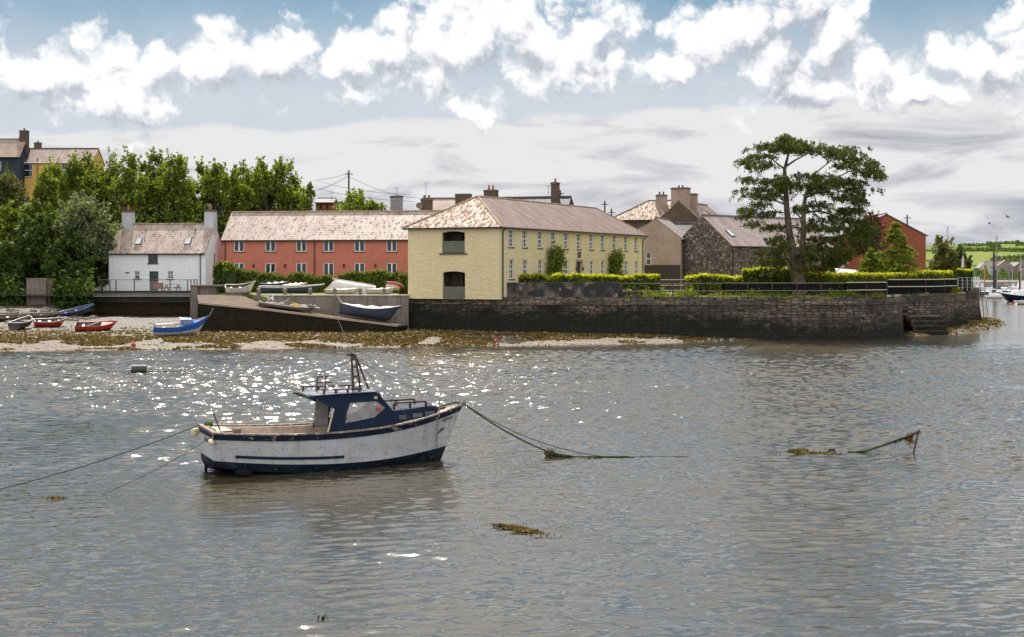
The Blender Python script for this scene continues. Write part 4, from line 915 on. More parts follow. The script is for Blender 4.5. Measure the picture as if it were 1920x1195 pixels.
# buildings behind the yellow house
o = (XQ(782, 166), 166.0, 3.6); hb = house('hip_roofed_house', 'house with a tan roof showing above the left side of the yellow hip roof', o, math.radians(-6), 9.0, 8.0, 8.0, 11.0, 'tan_wall', 'slate_tan', 'gx', (), ridge='ridge_dark')
c = chimney(hb, 0.9, 1.6, 1.3, 1.1, 8.3, 10.1+0.6, 'brown_wall', 2, potmat='ridge_dark', poth=0.35)
aerial(hb, (0.8, 1.6, 11.0), 1.9, 0.2, 0.7)
dish(hb, (0.15, 0.7, 10.0), 0.42, 0.3); dish(hb, (0.9, 0.2, 8.75), 0.48, 0.1)
chimney(hb, 5.3, 2.2, 1.9, 0.9, 8.5, 11.3, 'brown_wall', 0)
b = MB(); b.box(3.9, 1.4, 9.2, 4.9, 2.2, 9.75); b.build('roof_light', 'pale_glass', hb)
o = (XQ(884, 176), 176.0, 3.6); hb = house('terraced_house', 'dark slate roof rising just behind the yellow house ridge', o, math.radians(-18), 12.0, 7.5, 8.4, 11.55, 'brown_wall', 'slate_dark', 'gx', (), ridge='ridge_dark')
chimney(hb, 1.6, 3.0, 1.7, 0.9, 10, 12.4, 'brown_wall', 2, potmat='pot', poth=0.5); chimney(hb, 10.2, 3.0, 0.9, 0.9, 10, 13.2, 'brown_wall', 1, potmat='pot', poth=0.4)
aerial(hb, (9.3, 3.0, 11.8), 1.3, 0.0, 0.8)
o = (XQ(1036, 182), 182.0, 3.6); house('outbuilding', 'low dark flat ridge behind the yellow roof beside the utility pole', o, math.radians(-15), 5, 6, 7.5, 9.9, 'brown_wall', 'slate_dark', 'gx', (), ridge='ridge_dark')
o = (XQ(738, 172), 172.0, 3.6); hb = house('outbuilding', 'pale block chimney house hidden behind the pink terrace roof', o, 0, 4, 5, 6.5, 8.2, 'grey_render', 'slate_dark', 'gx')
chimney(hb, 0.2, 2, 1.5, 0.8, 7, 11.4, 'grey_render', 0); aerial(hb, (0.2, 2, 11.5), 1.2, 0.0, 0.6)
o = (XQ(592, 185), 185.0, 3.6); hb = house('outbuilding', 'small orange-brick gable house peeping over the pink terrace ridge between the trees', o, 0, 2.3, 5, 11.3, 11.9, 'brick', 'slate_dark', 'gx', [('f', 0.5, 10.5, 0.8, 11.1, 'dark'), ('f', 1.4, 10.5, 1.7, 11.1, 'dark')])
aerial(hb, (1.9, 2, 11.8), 1.1, 0.0, 0.6)

# right-hand group
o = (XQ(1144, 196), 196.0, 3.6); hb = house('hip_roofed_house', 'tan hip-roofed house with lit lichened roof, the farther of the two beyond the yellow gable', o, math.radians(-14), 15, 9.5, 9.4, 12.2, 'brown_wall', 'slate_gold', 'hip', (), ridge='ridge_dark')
chimney(hb, 6.85, 3.2, 1.5, 0.9, 10, 12.8, 'tan_wall', 2, potmat='ridge_dark', poth=0.35)
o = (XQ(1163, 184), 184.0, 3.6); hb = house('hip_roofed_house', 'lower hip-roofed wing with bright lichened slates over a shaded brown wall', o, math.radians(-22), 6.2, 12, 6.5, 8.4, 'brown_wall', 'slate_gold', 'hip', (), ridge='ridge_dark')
r_ = math.radians(-24); d_ = rotv(r_)
o = (XQ(1222, 190), 190.0, 3.6); big = house('gabled_house', 'tall brown roughcast gable house with a massive chimney block on its apex', o, r_, 7.6, 14, 8.4, 11.6, 'brown_wall', 'slate_red', 'gy', (), ridge='ridge_dark', vg=0.0)
chimney(big, 3.9, 0.75, 2.4, 1.2, 9.3, 13.3, 'tan_wall', 2, potmat='ridge_dark', poth=0.25); chimney(big, 5.0, 3.2, 0.9, 0.9, 9.5, 12.6, 'tan_wall', 0)
o = (XQ(1181, 166.5), 166.5, 3.6); tan = house('gabled_house', 'tan rendered gable house with one small window beside the yellow building', o, r_*0.7, 6.2, 9, 6.1, 8.5, 'tan_wall', 'slate_barn', 'gy', [('f', 2.0, 2.9, 2.55, 4.4, 'tworow')], ridge='ridge_dark', vg=0.0, z0=0)
b = MB(); b.slab([(3.6, 1.0, 8.1), (6.5, 1.0, 6.0), (6.5, 5, 6.05), (3.6, 5, 8.15)][::-1], 0.05)
o = (XQ(1252, 176), 176.0, 3.6); house('outbuilding', 'black-slated lean-to roof wedged between the tan gable and the stone barn', o, math.radians(-5), 5.0, 6.0, 6.0, 8.3, 'brown_wall', 'slate_dark', 'gx', (), ridge='ridge_dark')
rb = math.radians(40); db = rotv(rb); vb = (-db[1], db[0])
Wb, Db = 19.0, 9.0; o = (XQ(1371, 160), 160.0, 3.6)
s1 = along(o, vb, 1290)[0]
barn = house('stone_barn', 'rubble stone barn with a slate roof and a skylight behind the garden hedge', o, rb, Wb, Db, 5.2, 8.7, 'barn_stone', 'slate_barn', 'gx', [('f', 7.5, 2.9, 8.6, 4.4, 'dark'), ('f', 12.5, 2.9, 13.6, 4.4, 'dark'), ('l', 0.9, 0.0, 1.7, 2.5, 'door')], ridge='ridge_dark', vg=0.0, dep=0.3, cat='barn')
b = MB(face_xf('l', Wb, Db)); b.box(0.92, 0.2, 0.02, 1.68, 0.28, 2.48); b.build('door', 'red_wood', barn)
b = MB(); b.box(-0.35, -0.6, 0, 0.35, 0.6, 0.08); b.box(-0.28, -0.53, 0.08, 0.28, 0.53, 0.095, 1)
q = b.build('roof_light', ['black_metal', 'pale_glass'], barn); slb = 3.5/4.5; q.location = (1.75, 1.7, 5.2+1.7*slb+0.08); q.rotation_euler = (math.atan(slb), 0, 0)
for x_ in (0.2,):
    b = MB(); b.tube((x_, -0.09, 0), (x_, -0.09, 5.1), 0.06, n=7); b.build('downpipe', 'black_metal', barn)
b = MB(face_xf('l', Wb, Db)); b.path([(0.1, -0.3, 5.0), (0.4, -0.1, 4.6), (0.4, -0.1, 0)], 0.06, 7); b.build('downpipe', 'black_metal', barn)
# brick house far right
o = (XQ(1588, 190), 190.0, 3.6); house('brick_house', 'red brick gable house behind the young conifer', o, math.radians(1.5), 10.9, 9, 7.1, 9.95, 'brick', 'slate_dark', 'gy', (), ov=0.2, vg=0.15, ridge='ridge_dark')
b = MB(); b.slab([(XQ(1556, 150), 150, 5.5), (XQ(1640, 150), 150, 5.2), (XQ(1640, 150), 150.5, 5.2), (XQ(1556, 150), 150.5, 5.5)], 2.5); b.build('garden_wall', 'tan_wall')
tag(bpy.data.objects['garden_wall'], 'low pinkish rendered wall to the right of the cypress trunk', 'wall')
# hillside houses at the left
o = (XQ(22, 230), 230.0, 17.0)
hs = [on_face(o, 0, 14, 'f', 41, 307, 61, 332, 'tworow'), on_face(o, 0, 14, 'f', 115, 307, 134, 332, 'tworow')]
mh = house('hillside_house', 'mustard yellow house with white windows on the hill above the trees', o, 0, 13.3, 7, 6.8, 9.25, 'mustard_wall', 'slate_red', 'gx', hs, ridge='ridge_dark', gutter='white_paint')
chimney(mh, 1.4, 1.6, 1.1, 1.0, 6.5, 10.9, 'brown_wall', 1, potmat='ridge_dark', poth=0.3)
b = MB(); b.tube((4.3, -0.1, 0), (4.3, -0.1, 7.5), 0.09, n=6); b.build('downpipe', 'grey_wood', mh)
o = (XQ(-60, 228), 228.0, 17.0); mh2 = house('hillside_house', 'dark grey house with a tan slate roof at the left edge of the hill', o, 0, 8.6, 6, 7.6, 10.6, 'dark_render', 'slate_tan', 'gx', [on_face(o, 0, 8, 'f', -6, 303, 2, 320, 'tworow')], ridge='ridge_dark', vg=0.0)
chimney(mh2, 8.2, 3.0, 1.3, 1.0, 8, 11.9, 'brown_wall', 1, potmat='ridge_dark', poth=0.3)
o = (XQ(48, 250), 250.0, 19.0); mh3 = house('hillside_house', 'house whose pale roof and square chimney show behind the mustard house', o, 0, 2.6, 6, 7.0, 8.7, 'tan_wall', 'slate_tan', 'gx', (), ridge='ridge_dark')
chimney(mh3, 1.2, 3.0, 1.1, 1.0, 7, 9.9, 'brown_wall', 1, potmat='ridge_dark', poth=0.3)
# the far town
for i, (px, w, hh, Yf, mat, rf, lab) in enumerate([(1838, 5, 7, 700, 'far_white', 'slate_barn', 'pale grey gable house leftmost in the far harbour row'), (1856, 9, 7.5, 690, 'far_white', 'slate_barn', 'white house with pale roof in the far harbour row'), (1871, 7, 8, 680, 'far_stone', 'slate_tan', 'far house with a tan roof among the masts'), (1884, 8, 7.5, 690, 'far_white', 'slate_dark', 'far white-walled house with a dark roof right of the tan roof'), (1899, 9, 7, 680, 'far_stone', 'slate_dark', 'grey stone house in the far town beside the right mast'), (1915, 10, 8, 670, 'far_stone', 'slate_dark', 'dark terraced house at the right edge of the far town')]):
    house('town_house', lab, (XQ(px, Yf), Yf, 1.6), 0.3*math.sin(i*2.0), w, 7, hh*0.75, hh*1.12, mat, rf, 'gx' if i % 2 else 'gy', [('f', w*0.3, 1.5, w*0.3+1.0, 3.0, 'tworow'), ('f', w*0.8, 1.5, w*0.8+1.0, 3.0, 'tworow')], group='houses of the far town')
r = thing('harbour_wall', 'pale stone quay across the harbour behind the moored boats', 'wall', (0, 0, 0))
b = MB(); b.box(112, 478.5, -1, 420, 480, 1.62); b.build('wall', 'far_stone', r)
b = MB()
for i in range(60):
    x = 150+i*2.2; b.tube((x, 479, 1.6), (x, 479, 2.7), 0.06, n=4)
b.tube((148, 479, 2.7), (282, 479, 2.7), 0.06, n=4); b.build('railing', 'steel', r)

# ------------------------------------------------------------------ terrace, slip, small walls
r = thing('terrace_wall', 'grey rendered terrace wall with a mossy base in front of the white cottage', 'wall', (0, 0, 0))
T = [(XQ(176, 150.5), 150.5), (XQ(177, 146.2), 146.2), (XQ(358, 146.2), 146.2), (XQ(360, 141), 141)]
wallstrip('', off(T, 0.04), 2.5, 3.62, 0.0, 0.35, '').build('parapet', 'grey_render', r); wallstrip('', off(T, 0.1), 0.2, 2.5, 0.15, 0.4, '').build('base', 'terrace_base', r)
b = MB(); b.box(T[1][0]-0.25, 145.85, 3.62, T[2][0]+0.1, 146.6, 3.74); b.build('coping', 'dark_wood', r)
r = thing('terrace_railing', 'thin dark railing along the edge of the cottage terrace', 'railing', (0, 0, 0))
Ya = 146.15
for px in (186, 206, 217.5, 252, 319, 352, 358, 364, 369.5):
    Yy = Ya if px < 355 else Ya+(px-352)*0.12
    b = MB(); b.box(XQ(px, Yy)-0.045, Yy-0.04, 3.74, XQ(px, Yy)+0.045, Yy+0.04, 4.85); b.build('post', 'dark_wood', r)
b = MB(); b.box(XQ(184, Ya), Ya-0.06, 4.85, XQ(353, Ya), Ya+0.06, 4.91); b.tube((XQ(352, Ya), Ya, 4.88), (XQ(371, 148.4), 148.4, 4.88), 0.04); b.tube((XQ(184, Ya), Ya, 4.88), (XQ(187, 150), 150, 4.88), 0.04); b.build('handrail', 'grey_wood', r)
b = MB()
for z in (3.95, 4.15, 4.35, 4.55, 4.72): b.tube((XQ(186, Ya), Ya, z), (XQ(352, Ya), Ya, z), 0.008, n=4)
b.build('cable', 'steel', r)
# picnic table on the terrace
def picnic(label, loc, rz, mat):
    t = thing('picnic_table', label, 'table', loc, rz)
    b = MB()
    for i in range(5): b.box(-0.9, -0.38+i*0.155, 0.72, 0.9, -0.24+i*0.155, 0.76)
    b.build('tabletop', mat, t)
    for s in (-1, 1):
        b = MB(); b.box(-0.9, s*0.72-0.13, 0.42, 0.9, s*0.72+0.13, 0.46); b.build('seat', mat, t)
        b = MB(); x = s*0.65
        b.box(x-0.03, -0.75, 0.36, x+0.03, 0.75, 0.42); b.slab([(x+0.03, -0.2, 0.72), (x+0.03, -0.08, 0.72), (x+0.03, -0.6, 0.0), (x+0.03, -0.72, 0.0)], 0.06); b.slab([(x+0.03, 0.08, 0.72), (x+0.03, 0.2, 0.72), (x+0.03, 0.72, 0.0), (x+0.03, 0.6, 0.0)], 0.06); b.build('leg', mat, t)
    return t
picnic('reddish wooden picnic table on the cottage terrace behind the railing', (XQ(322, 148.3), 148.3, 3.6), -0.15, 'red_wood')
t = thing('deck_chair', 'low blue and white garden seat on the terrace left of the picnic table', 'chair', (XQ(296, 148), 148, 3.6))
b = MB(); b.box(-0.5, -0.25, 0.3, 0.5, 0.25, 0.36); b.build('seat', 'blue_cover', t); b = MB(); b.slab([(-0.5, 0.2, 0.36), (0.5, 0.2, 0.36), (0.5, 0.45, 0.95), (-0.5, 0.45, 0.95)], 0.04); b.build('backrest', 'red_wood', t)
for x_ in (-0.45, 0.45):
    b = MB(); b.box(x_-0.03, -0.22, 0, x_+0.03, -0.16, 0.3); b.build('leg', 'red_wood', t); b = MB(); b.box(x_-0.03, 0.16, 0, x_+0.03, 0.22, 0.3); b.build('leg', 'red_wood', t)
t = thing('flower_pot', 'orange flower pot on the sill of the left cottage window', 'flower pot', (XQ(258.5, 150.9), 151.05-0.2, zat(151, 524.5)))
b = MB(); b.tube((0, 0, 0), (0, 0, 0.16), 0.07, 0.1, 8); b.build('pot', 'pot', t); leafmesh('flowers', RNG.normal(0, 0.06, (60, 3))+np.array([0, 0, 0.24]), 0.05, 'leaf_mid', t)
for i, (px, lab) in enumerate(((196, 'left'), (202, 'right'))):
    t = thing('garden_lantern', 'small cream garden lantern behind the %s part of the terrace corner railing' % lab, 'lantern', (XQ(px, 149), 149, 3.6)); b = MB(); b.box(-0.12, -0.12, 0, 0.12, 0.12, 0.35+0.3*i); b.box(-0.16, -0.16, 0.35+0.3*i, 0.16, 0.16, 0.42+0.3*i); b.build('body', 'cream_paint', t)
# concrete block at the left on the bank
b = MB(); b.box(XQ(49, 143), 143, 1.0, XQ(86, 143), 145, zat(143, 522)); b.box(XQ(86, 143)+0.02, 143.4, 1.0, XQ(92, 143), 144.4, zat(143, 528)); tag(b.build('concrete_block', 'concrete'), 'rough upright grey concrete block under the trees at the left', 'concrete block')
b = MB()
for i in range(60):
    px = random.uniform(0, 175); Yb = random.uniform(130, 141); z = float(beach_z(np.array([XQ(px, Yb)]), np.array([Yb]))[0]); s = random.uniform(0.15, 0.5); b.ball((XQ(px, Yb), Yb, z), s*1.3, s, s*0.7, 6, 4)
tag(b.build('bank_rocks', 'concrete'), 'tumbled grey rocks along the foot of the wooded bank', 'rocks', kind='stuff')
# wall pier between terrace and slip
r = thing('slip_wall', 'stepped concrete wall and pier between the terrace and the slipway', 'wall', (0, 0, 0))
b = MB(); b.box(XQ(358, 139), 138.9, 0.3, XQ(371, 139), 140.5, zat(139, 537)); b.box(XQ(366, 139), 139.2, 1.0, XQ(405, 139), 140.3, zat(139, 537)+0.0-0.02); b.box(XQ(405, 139), 139.2, 1.0, XQ(424, 139), 140.2, zat(139, 553)); b.build('wall', 'concrete', r)
b = MB(); b.box(XQ(357.5, 139), 138.8, zat(139, 537), XQ(424, 139), 140.6, zat(139, 534.5)); b.build('coping', 'grey_wood', r)
# slipway: sloping slab, its flank dark with weed
Y0, Y1 = 118.0, 121.0
xa, xb, xc = XQ(372, Y0), XQ(500, Y0), XQ(746, Y0); za, zb, zc = zat(Y0, 567), zat(Y0, 580), zat(Y0, 610)
r = thing('slipway', 'concrete slipway ramp running down to the right onto the beach', 'slipway', (0, 0, 0))
b = MB()
b.quad((xa, Y0, za), (xb, Y0, zb), (-21.4, Y1, zb+0.25), (-27.0, 138, 3.45)); b.quad((xb, Y0, zb), (xc, Y0, zc), (xc+0.6, Y1, zc), (-21.4, Y1, zb+0.25))
b.quad((-27.0, 138, 3.45), (-31.6, 138.8, 3.45), (-31.0, 136.5, 3.42), (xa, Y0, za))
b.build('ramp', 'slip_concrete', r)
b = MB(); b.box(0, 0, 0, 0.001, 0.001, 0.001)
b = MB()
for A, B_ in (((xa, za), (xb, zb)), ((xb, zb), (xc, zc))):
    b.quad((A[0], Y0-0.3, -0.3), (B_[0], Y0-0.3, -0.3), (B_[0], Y0-0.02, B_[1]-0.15), (A[0], Y0-0.02, A[1]-0.15))
b.quad((-31.3, 138.8, 0.0), (xa, Y0-0.3, -0.3), (xa, Y0-0.02, za-0.15), (-31.3, 138.8, 3.3)); b.quad((xc, Y0-0.3, -0.3), (xc+0.6, Y1, -0.3), (xc+0.6, Y1, zc-0.1), (xc, Y0, zc-0.12)); b.build('flank', 'mossy_concrete', r)
b = MB()
for A, B_ in (((xa, za), (xb, zb)), ((xb, zb), (xc, zc))): b.slab([(A[0], Y0-0.1, A[1]+0.03), (B_[0], Y0-0.1, B_[1]+0.03), (B_[0], Y0+0.35, B_[1]+0.03), (A[0], Y0+0.35, A[1]+0.03)], 0.16)
b.build('kerb', 'tan_wall', r)
# retaining wall with posts above the slip
r = thing('retaining_wall', 'stained concrete retaining wall with short posts above the slipway', 'wall', (0, 0, 0))
A_, B_ = (XQ(499, 121.0), 121.0), (XQ(766, 121.7), 121.7)
wallstrip('', [A_, B_], 0.2, 3.68, 0.05, 0.4, '').build('wall', 'concrete', r)
b = MB(); wallstrip('', off([A_, B_], 0.08), 3.68, 3.78, 0.0, 0.55, '', b).build('coping', 'cream_paint', r)
for px in (484.5, 534, 581, 627.5, 675, 720):
    t_ = (px-499)/(768-499); Yy = 121.0+0.7*t_; x = XQ(px, Yy); zt = zat(Yy, 540)
    b = MB(); b.box(x-0.16, Yy-0.02, 3.4, x+0.16, Yy+0.3, zt-0.1); b.slab([(x-0.16, Yy-0.02, zt-0.1), (x+0.16, Yy-0.02, zt-0.1), (x+0.1, Yy+0.2, zt), (x-0.1, Yy+0.2, zt)], 0.2); b.build('post', 'grey_wood', r)
# garden walls and fences of the right half
b = MB(); z0_ = 3.6; zz = zat(119.4, 530); b.box(XQ(942, 119), 119.2, 3.6, XQ(1166, 119), 119.7, zz); tag(b.build('garden_wall', 'black_wall'), 'black tarred garden wall with peeling patches right of the yellow gable', 'wall')
b = MB(); b.box(XQ(1208, 150), 150, 3.5, XQ(1276, 150), 150.4, zat(150, 497)); tag(b.build('garden_wall', 'dark_wood'), 'dark timber boundary wall between the yellow house and the stone barn', 'wall')
def rail_fence(name, label, pts, z0, heights, posts, mat='grey_wood', pmat=None, panel=None, panelz=None, r_=0.045, group=None):
    t = thing(name, label, 'fence', (0, 0, 0), group=group)
    P_ = [Vector((x, y, z0)) for x, y in pts]; seg = [(P_[i+1]-P_[i]).length for i in range(len(P_)-1)]; tot = sum(seg)
    def at(s):
        for i, q in enumerate(seg):
            if s <= q or i == len(seg)-1: return P_[i].lerp(P_[i+1], min(1, s/q))
            s -= q
    for h_ in heights:
        b = MB()
        for i in range(len(P_)-1): b.path([P_[i]+Vector((0, 0, h_)), P_[i+1]+Vector((0, 0, h_))], r_, 5)
        b.build('rail', mat, t)
    for k in range(posts+1):
        p = at(tot*k/posts); b = MB(); b.box(p.x-0.05, p.y-0.03, z0, p.x+0.05, p.y+0.07, z0+heights[0]+0.04); b.build('post', pmat or mat, t)
    if panel:
        for (a, c) in panelz:
            b = MB()
            for i in range(len(P_)-1): b.slab([(P_[i].x, P_[i].y+0.1, z0+a), (P_[i+1].x, P_[i+1].y+0.1, z0+a), (P_[i+1].x, P_[i+1].y+0.1, z0+c), (P_[i].x, P_[i].y+0.1, z0+c)], 0.03)
            b.build('panel', panel, t)
    return t
rail_fence('post_and_rail_fence', 'open two-rail metal fence above the quay between the black garden wall and the dark panels', [(XQ(1167, 119.2), 119.2), (XQ(1356, 119.2), 119.2)], 3.6, [1.17, 0.52], 8, 'grey_wood', 'rust')
rail_fence('panelled_fence', 'fence with pale rails and a strip of dark netting in front of the cypress trunk', [(XQ(1356, 119.2), 119.2), (XQ(1586, 119.2), 119.2)], 3.6, [1.2, 0.55], 5, 'grey_wood', 'dark_wood', 'netting', [(0.6, 1.12)])
rail_fence('panelled_fence', 'black boarded fence with two pale rails at the corner of the quay', [(XQ(1586, 119.2), 119.2), (XQ(1662, 122.5), 122.5)], 3.6, [1.25, 0.58], 2, 'cream_paint', 'dark_wood', 'netting', [(0.0, 0.53), (0.62, 1.2)])
rail_fence('panelled_fence', 'black boarded fence set back on the bastion right of the quay corner', [(XQ(1664, 133), 133), (XQ(1750, 134.6), 134.6), (XQ(1794, 141), 141)], 3.7, [1.3, 0.62], 3, 'cream_paint', 'dark_wood', 'netting', [(0.0, 0.56), (0.66, 1.24)])
b = MB(); b.box(XQ(1640, 131), 128.5, 3.6, XQ(1700, 131), 131.5, 3.66)
rail_fence('post_and_rail_fence', 'pale inner gate and fence by the gap in the hedge', [(XQ(1238, 138), 138), (XQ(1290, 138), 138)], 3.6, [1.35, 0.8, 0.3], 3, 'cream_paint', 'dark_wood')
rail_fence('railing', 'small grey metal railing below the clipped golden hedge at the quay end', [(XQ(1796, 148.5), 148.5), (XQ(1822, 148.5), 148.5)], 3.7, [1.4, 1.05, 0.7, 0.35], 3, 'steel', r_=0.025)
rail_fence('railing', 'pale railing at the head of the ladder on the quay end', [(XQ(1826, 152), 152), (XQ(1836, 158), 158)], 4.0, [1.1, 0.6], 3, 'white_paint', r_=0.03)
t = thing('ladder', 'long steel ladder leaning on the outer corner of the quay end', 'ladder', (0, 0, 0))
pa, pb_ = W(1837, 532, 150.6), W(1845, 593, 150.0)
for dx in (0, 0.45):
    b = MB(); b.tube(pa+Vector((dx, 0, 0)), pb_+Vector((dx, 0, 0)), 0.05, n=5); b.build('rail', 'steel' if dx else 'grey_wood', t)
for k in range(12):
    p = pa.lerp(pb_, (k+0.5)/12); b = MB(); b.tube(p, p+Vector((0.45, 0, 0)), 0.025, n=4); b.build('rung', 'steel', t)
b = MB(); b.box(XQ(1168, 118.9), 118.9, 3.6, XQ(1206, 118.9), 119.15, 4.05); tag(b.build('plinth', 'black_wall'), 'short black plinth block below the rail fence next to the garden wall', 'plinth')
for px, py, h_, Y_, lab in ((654, 320, 9, 172, 'tallest wooden utility pole rising behind the pink terrace'), (456, 303, 9, 190, 'utility pole among the trees behind the pink terrace'), (1050.5, 357, 8, 185, 'utility pole beside the brown chimney over the yellow roof'), (1134, 377, 7, 185, 'thin pole above the far end of the yellow roof, the taller of two'), (1146.5, 392, 7, 185, 'short thin pole above the far end of the yellow roof'), (1701, 403, 7, 200, 'thin dark pole behind the brick house roof')):
    t = thing('utility_pole', lab, 'utility pole', (XQ(px, Y_), Y_, 3.6)); zt = zat(Y_, py)-3.6
    b = MB(); b.tube((0, 0, 0), (0, 0, zt), 0.14, 0.1, 8); b.build('pole', 'dark_wood', t)
    if zt > 10: b = MB(); b.box(-0.5, -0.05, zt-0.5, 0.5, 0.05, zt-0.4); b.build('crossarm', 'dark_wood', t)
def wirep(a, c, sag, n=10):
    a, c = Vector(a), Vector(c); return [a.lerp(c, i/n)-Vector((0, 0, sag*4*(i/n)*(1-i/n))) for i in range(n+1)]
for (x0, y0, Ya_, x1, y1, Yb_, sag, lab) in ((654, 324, 172, 595, 337, 180, 0.2, 'upper wire running left from the tall utility pole'), (654, 328, 172, 590, 358, 185, 0.2, 'steep wire falling left from the tall utility pole'), (654, 331, 172, 600, 355, 185, 0.2, 'lower steep wire falling left from the tall utility pole'), (654, 331, 172, 787, 372, 166, 0.5, 'wire from the tall pole to the chimney with the aerial'), (590, 338, 185, 770, 365, 170, 0.4, 'long wire crossing behind the tall pole'), (598, 355, 185, 775, 378, 168, 0.3, 'lowest long wire crossing behind the tall pole'), (1051, 360, 185, 1072, 386, 178, 0.1, 'stay wire dropping right from the pole over the yellow roof')):
    b = MB(); b.path(wirep(W(x0, y0, Ya_), W(x1, y1, Yb_), sag), 0.022, 4); tag(b.build('overhead_wire', 'wire'), lab, 'wire')
# ------------------------------------------------------------------ vegetation
def gz(x, y):
    if x < -46.5 or y > 158:
        if x < -18 and y > 142: return float(hill_z(np.array([x]), np.array([y]))[0])
    return 3.55
def tree(name, label, px, ytop, wpx, Y, mat, n=6000, seed=1, crown=0.72, group=None, K=None, leaf=0.26, tall=1.0, zb=None, tuft=0.5, clump=0.14, bark='bark', cat='tree'):
    global RNG
    rg = np.random.default_rng(seed); x = XQ(px, Y); zb = gz(x, Y) if zb is None else zb
    zt = zat(Y, ytop); h = zt-zb; w = wpx/F*Y; t = thing(name, label, cat, (x, Y, zb), 0, group)
    K = K or int(34+w*3); cz = h*(1-crown/2); rz = h*crown/2; pts = []
    while len(pts) < K:
        p = rg.uniform(-1, 1, 3); q = np.linalg.norm(p)
        if 0.35 < q < 0.98 or (q <= 0.35 and rg.random() < 0.4):
            taper = 1-0.35*max(0, p[2]); pts.append((p[0]*w/2*taper*0.88, p[1]*w/2*taper*0.88, cz+p[2]*rz*0.93))
    pts = np.array(pts); trunk = MB(); r0 = 0.012*h+0.1
    tp = [(0, 0, -0.3)]; 
    for i in range(1, 6): tp.append((rg.normal(0, 0.05*w*i/5), rg.normal(0, 0.05*w*i/5), cz*1.05*i/5))
    trunk.path(tp, [r0*(1.15-0.15*i) for i in range(6)], 8)
    for i in range(0, K, 2):
        p = pts[i]; zz = max(h*0.15, p[2]-0.35*np.hypot(p[0], p[1])-0.12*h); f = min(1, zz/(cz*1.05)); k = min(5, int(f*5)); base = Vector(tp[k]).lerp(Vector(tp[min(5, k+1)]), f*5-k if k < 5 else 0)
        mid = base.lerp(Vector(p), 0.55)+Vector((0, 0, -0.04*h)); trunk.path([base, mid, Vector(p)], [r0*0.45, r0*0.28, r0*0.08], 5)
    trunk.build('trunk', bark, t)
    C = []; per = max(8, n//K)
    for p in pts:
        s = w*clump*rg.uniform(0.65, 1.35); m = int(per*rg.uniform(0.5, 1.5)); v_ = rg.normal(size=(m, 3)); v_ /= np.linalg.norm(v_, axis=1)[:, None]; v_ *= (rg.random(m)**0.45)[:, None]*s; v_[:, 2] *= 0.8+tuft*0.6; C.append(v_+p)
        for _ in range(2):      # shoots that break the outline
            dr_ = np.array([p[0]/w, p[1]/w, (p[2]-cz)/h+0.5*tuft+0.2])+rg.normal(0, 0.25, 3); dr_ /= np.linalg.norm(dr_)+1e-6; m2 = max(4, per//9)
            tt = rg.random(m2)[:, None]; C.append(p+dr_*s*(0.7+1.1*tt*tall)+rg.normal(0, s*0.13, (m2, 3)))
    leafmesh('crown', np.concatenate(C), leaf, mat, t, up=0.35)
    return t
rowg = 'trees on the bank behind the white cottage and pink terrace'
rowspec = [(122, 300, 95, 176, 'leaf_mid'), (160, 283, 90, 178, 'leaf_mid'), (205, 285, 90, 182, 'leaf_mid'), (250, 282, 85, 176, 'leaf_mid'), (287, 279, 80, 180, 'leaf_mid'), (330, 283, 85, 176, 'leaf_mid'), (378, 285, 80, 180, 'leaf_mid'), (418, 292, 75, 176, 'leaf_mid'), (455, 300, 75, 182, 'leaf_mid'), (492, 300, 80, 176, 'leaf_mid'), (535, 300, 82, 178, 'leaf_mid')]
rowlab = ['full green tree right of the mustard hillside house', 'tree overlapping the right end of the mustard house roof', 'leafy tree in the row above the cottage left chimney', 'tall tree in the row standing directly behind the cottage left chimney', 'tallest ragged-topped tree behind the middle of the white cottage roof', 'tall tree behind the right part of the white cottage roof', 'tree of the row directly behind the cottage right chimney', 'tree standing behind the left end of the pink terrace roof', 'tree of the row with a pole rising through it behind the pink terrace', 'tree behind the third pink terrace window from the left', 'last full tree of the row before the slim one']
for i, (px, yt, w, Y, mt) in enumerate(rowspec):
    tree('broadleaf_tree', rowlab[i], px, yt, w*1.25, Y, mt, 8200, 30+i, 0.86, rowg, leaf=0.23, tuft=0.6, tall=1.4, zb=4.5, clump=0.10, K=84)
tree('slim_tree', 'slim upright tree at the right end of the row behind the pink terrace', 578, 326, 36, 174, 'leaf_mid', 1500, 61, 0.9, leaf=0.24, K=26, tuft=1.0, tall=1.5, clump=0.2)
tree('broadleaf_tree', 'low bushy tree behind the pink terrace around the foot of the tall pole', 664, 358, 80, 168, 'leaf_mid', 3000, 62, 0.6, leaf=0.25, tuft=0.9)
tree('broadleaf_tree', 'small light green tree right of the tall pole above the pink roof', 704, 371, 45, 169, 'leaf_mid', 1300, 63, 0.5, leaf=0.24, tuft=0.6)
tree('broadleaf_tree', 'dark tree in front of the mustard house at the left', 88, 313, 82, 162, 'leaf_mid', 5200, 64, 0.9, leaf=0.28, tuft=0.9, zb=5)
tree('silvery_tree', 'big silvery-leaved tree left of the white cottage', 148, 358, 130, 152, 'leaf_silver', 9000, 65, 0.85, leaf=0.24, zb=3.4, clump=0.12)
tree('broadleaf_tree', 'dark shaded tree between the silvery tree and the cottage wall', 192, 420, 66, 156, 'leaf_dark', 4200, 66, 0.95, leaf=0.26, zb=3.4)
tree('olive_bush', 'round olive-brown bush at the left edge below the dark hillside house', 14, 327, 78, 200, 'leaf_olive', 4500, 67, 0.9, leaf=0.26, zb=12, cat='bush')
tree('broadleaf_tree', 'light green tree at the left edge above the beached boats', 12, 382, 84, 154, 'leaf_mid', 5200, 68, 0.92, leaf=0.26, zb=3.5)
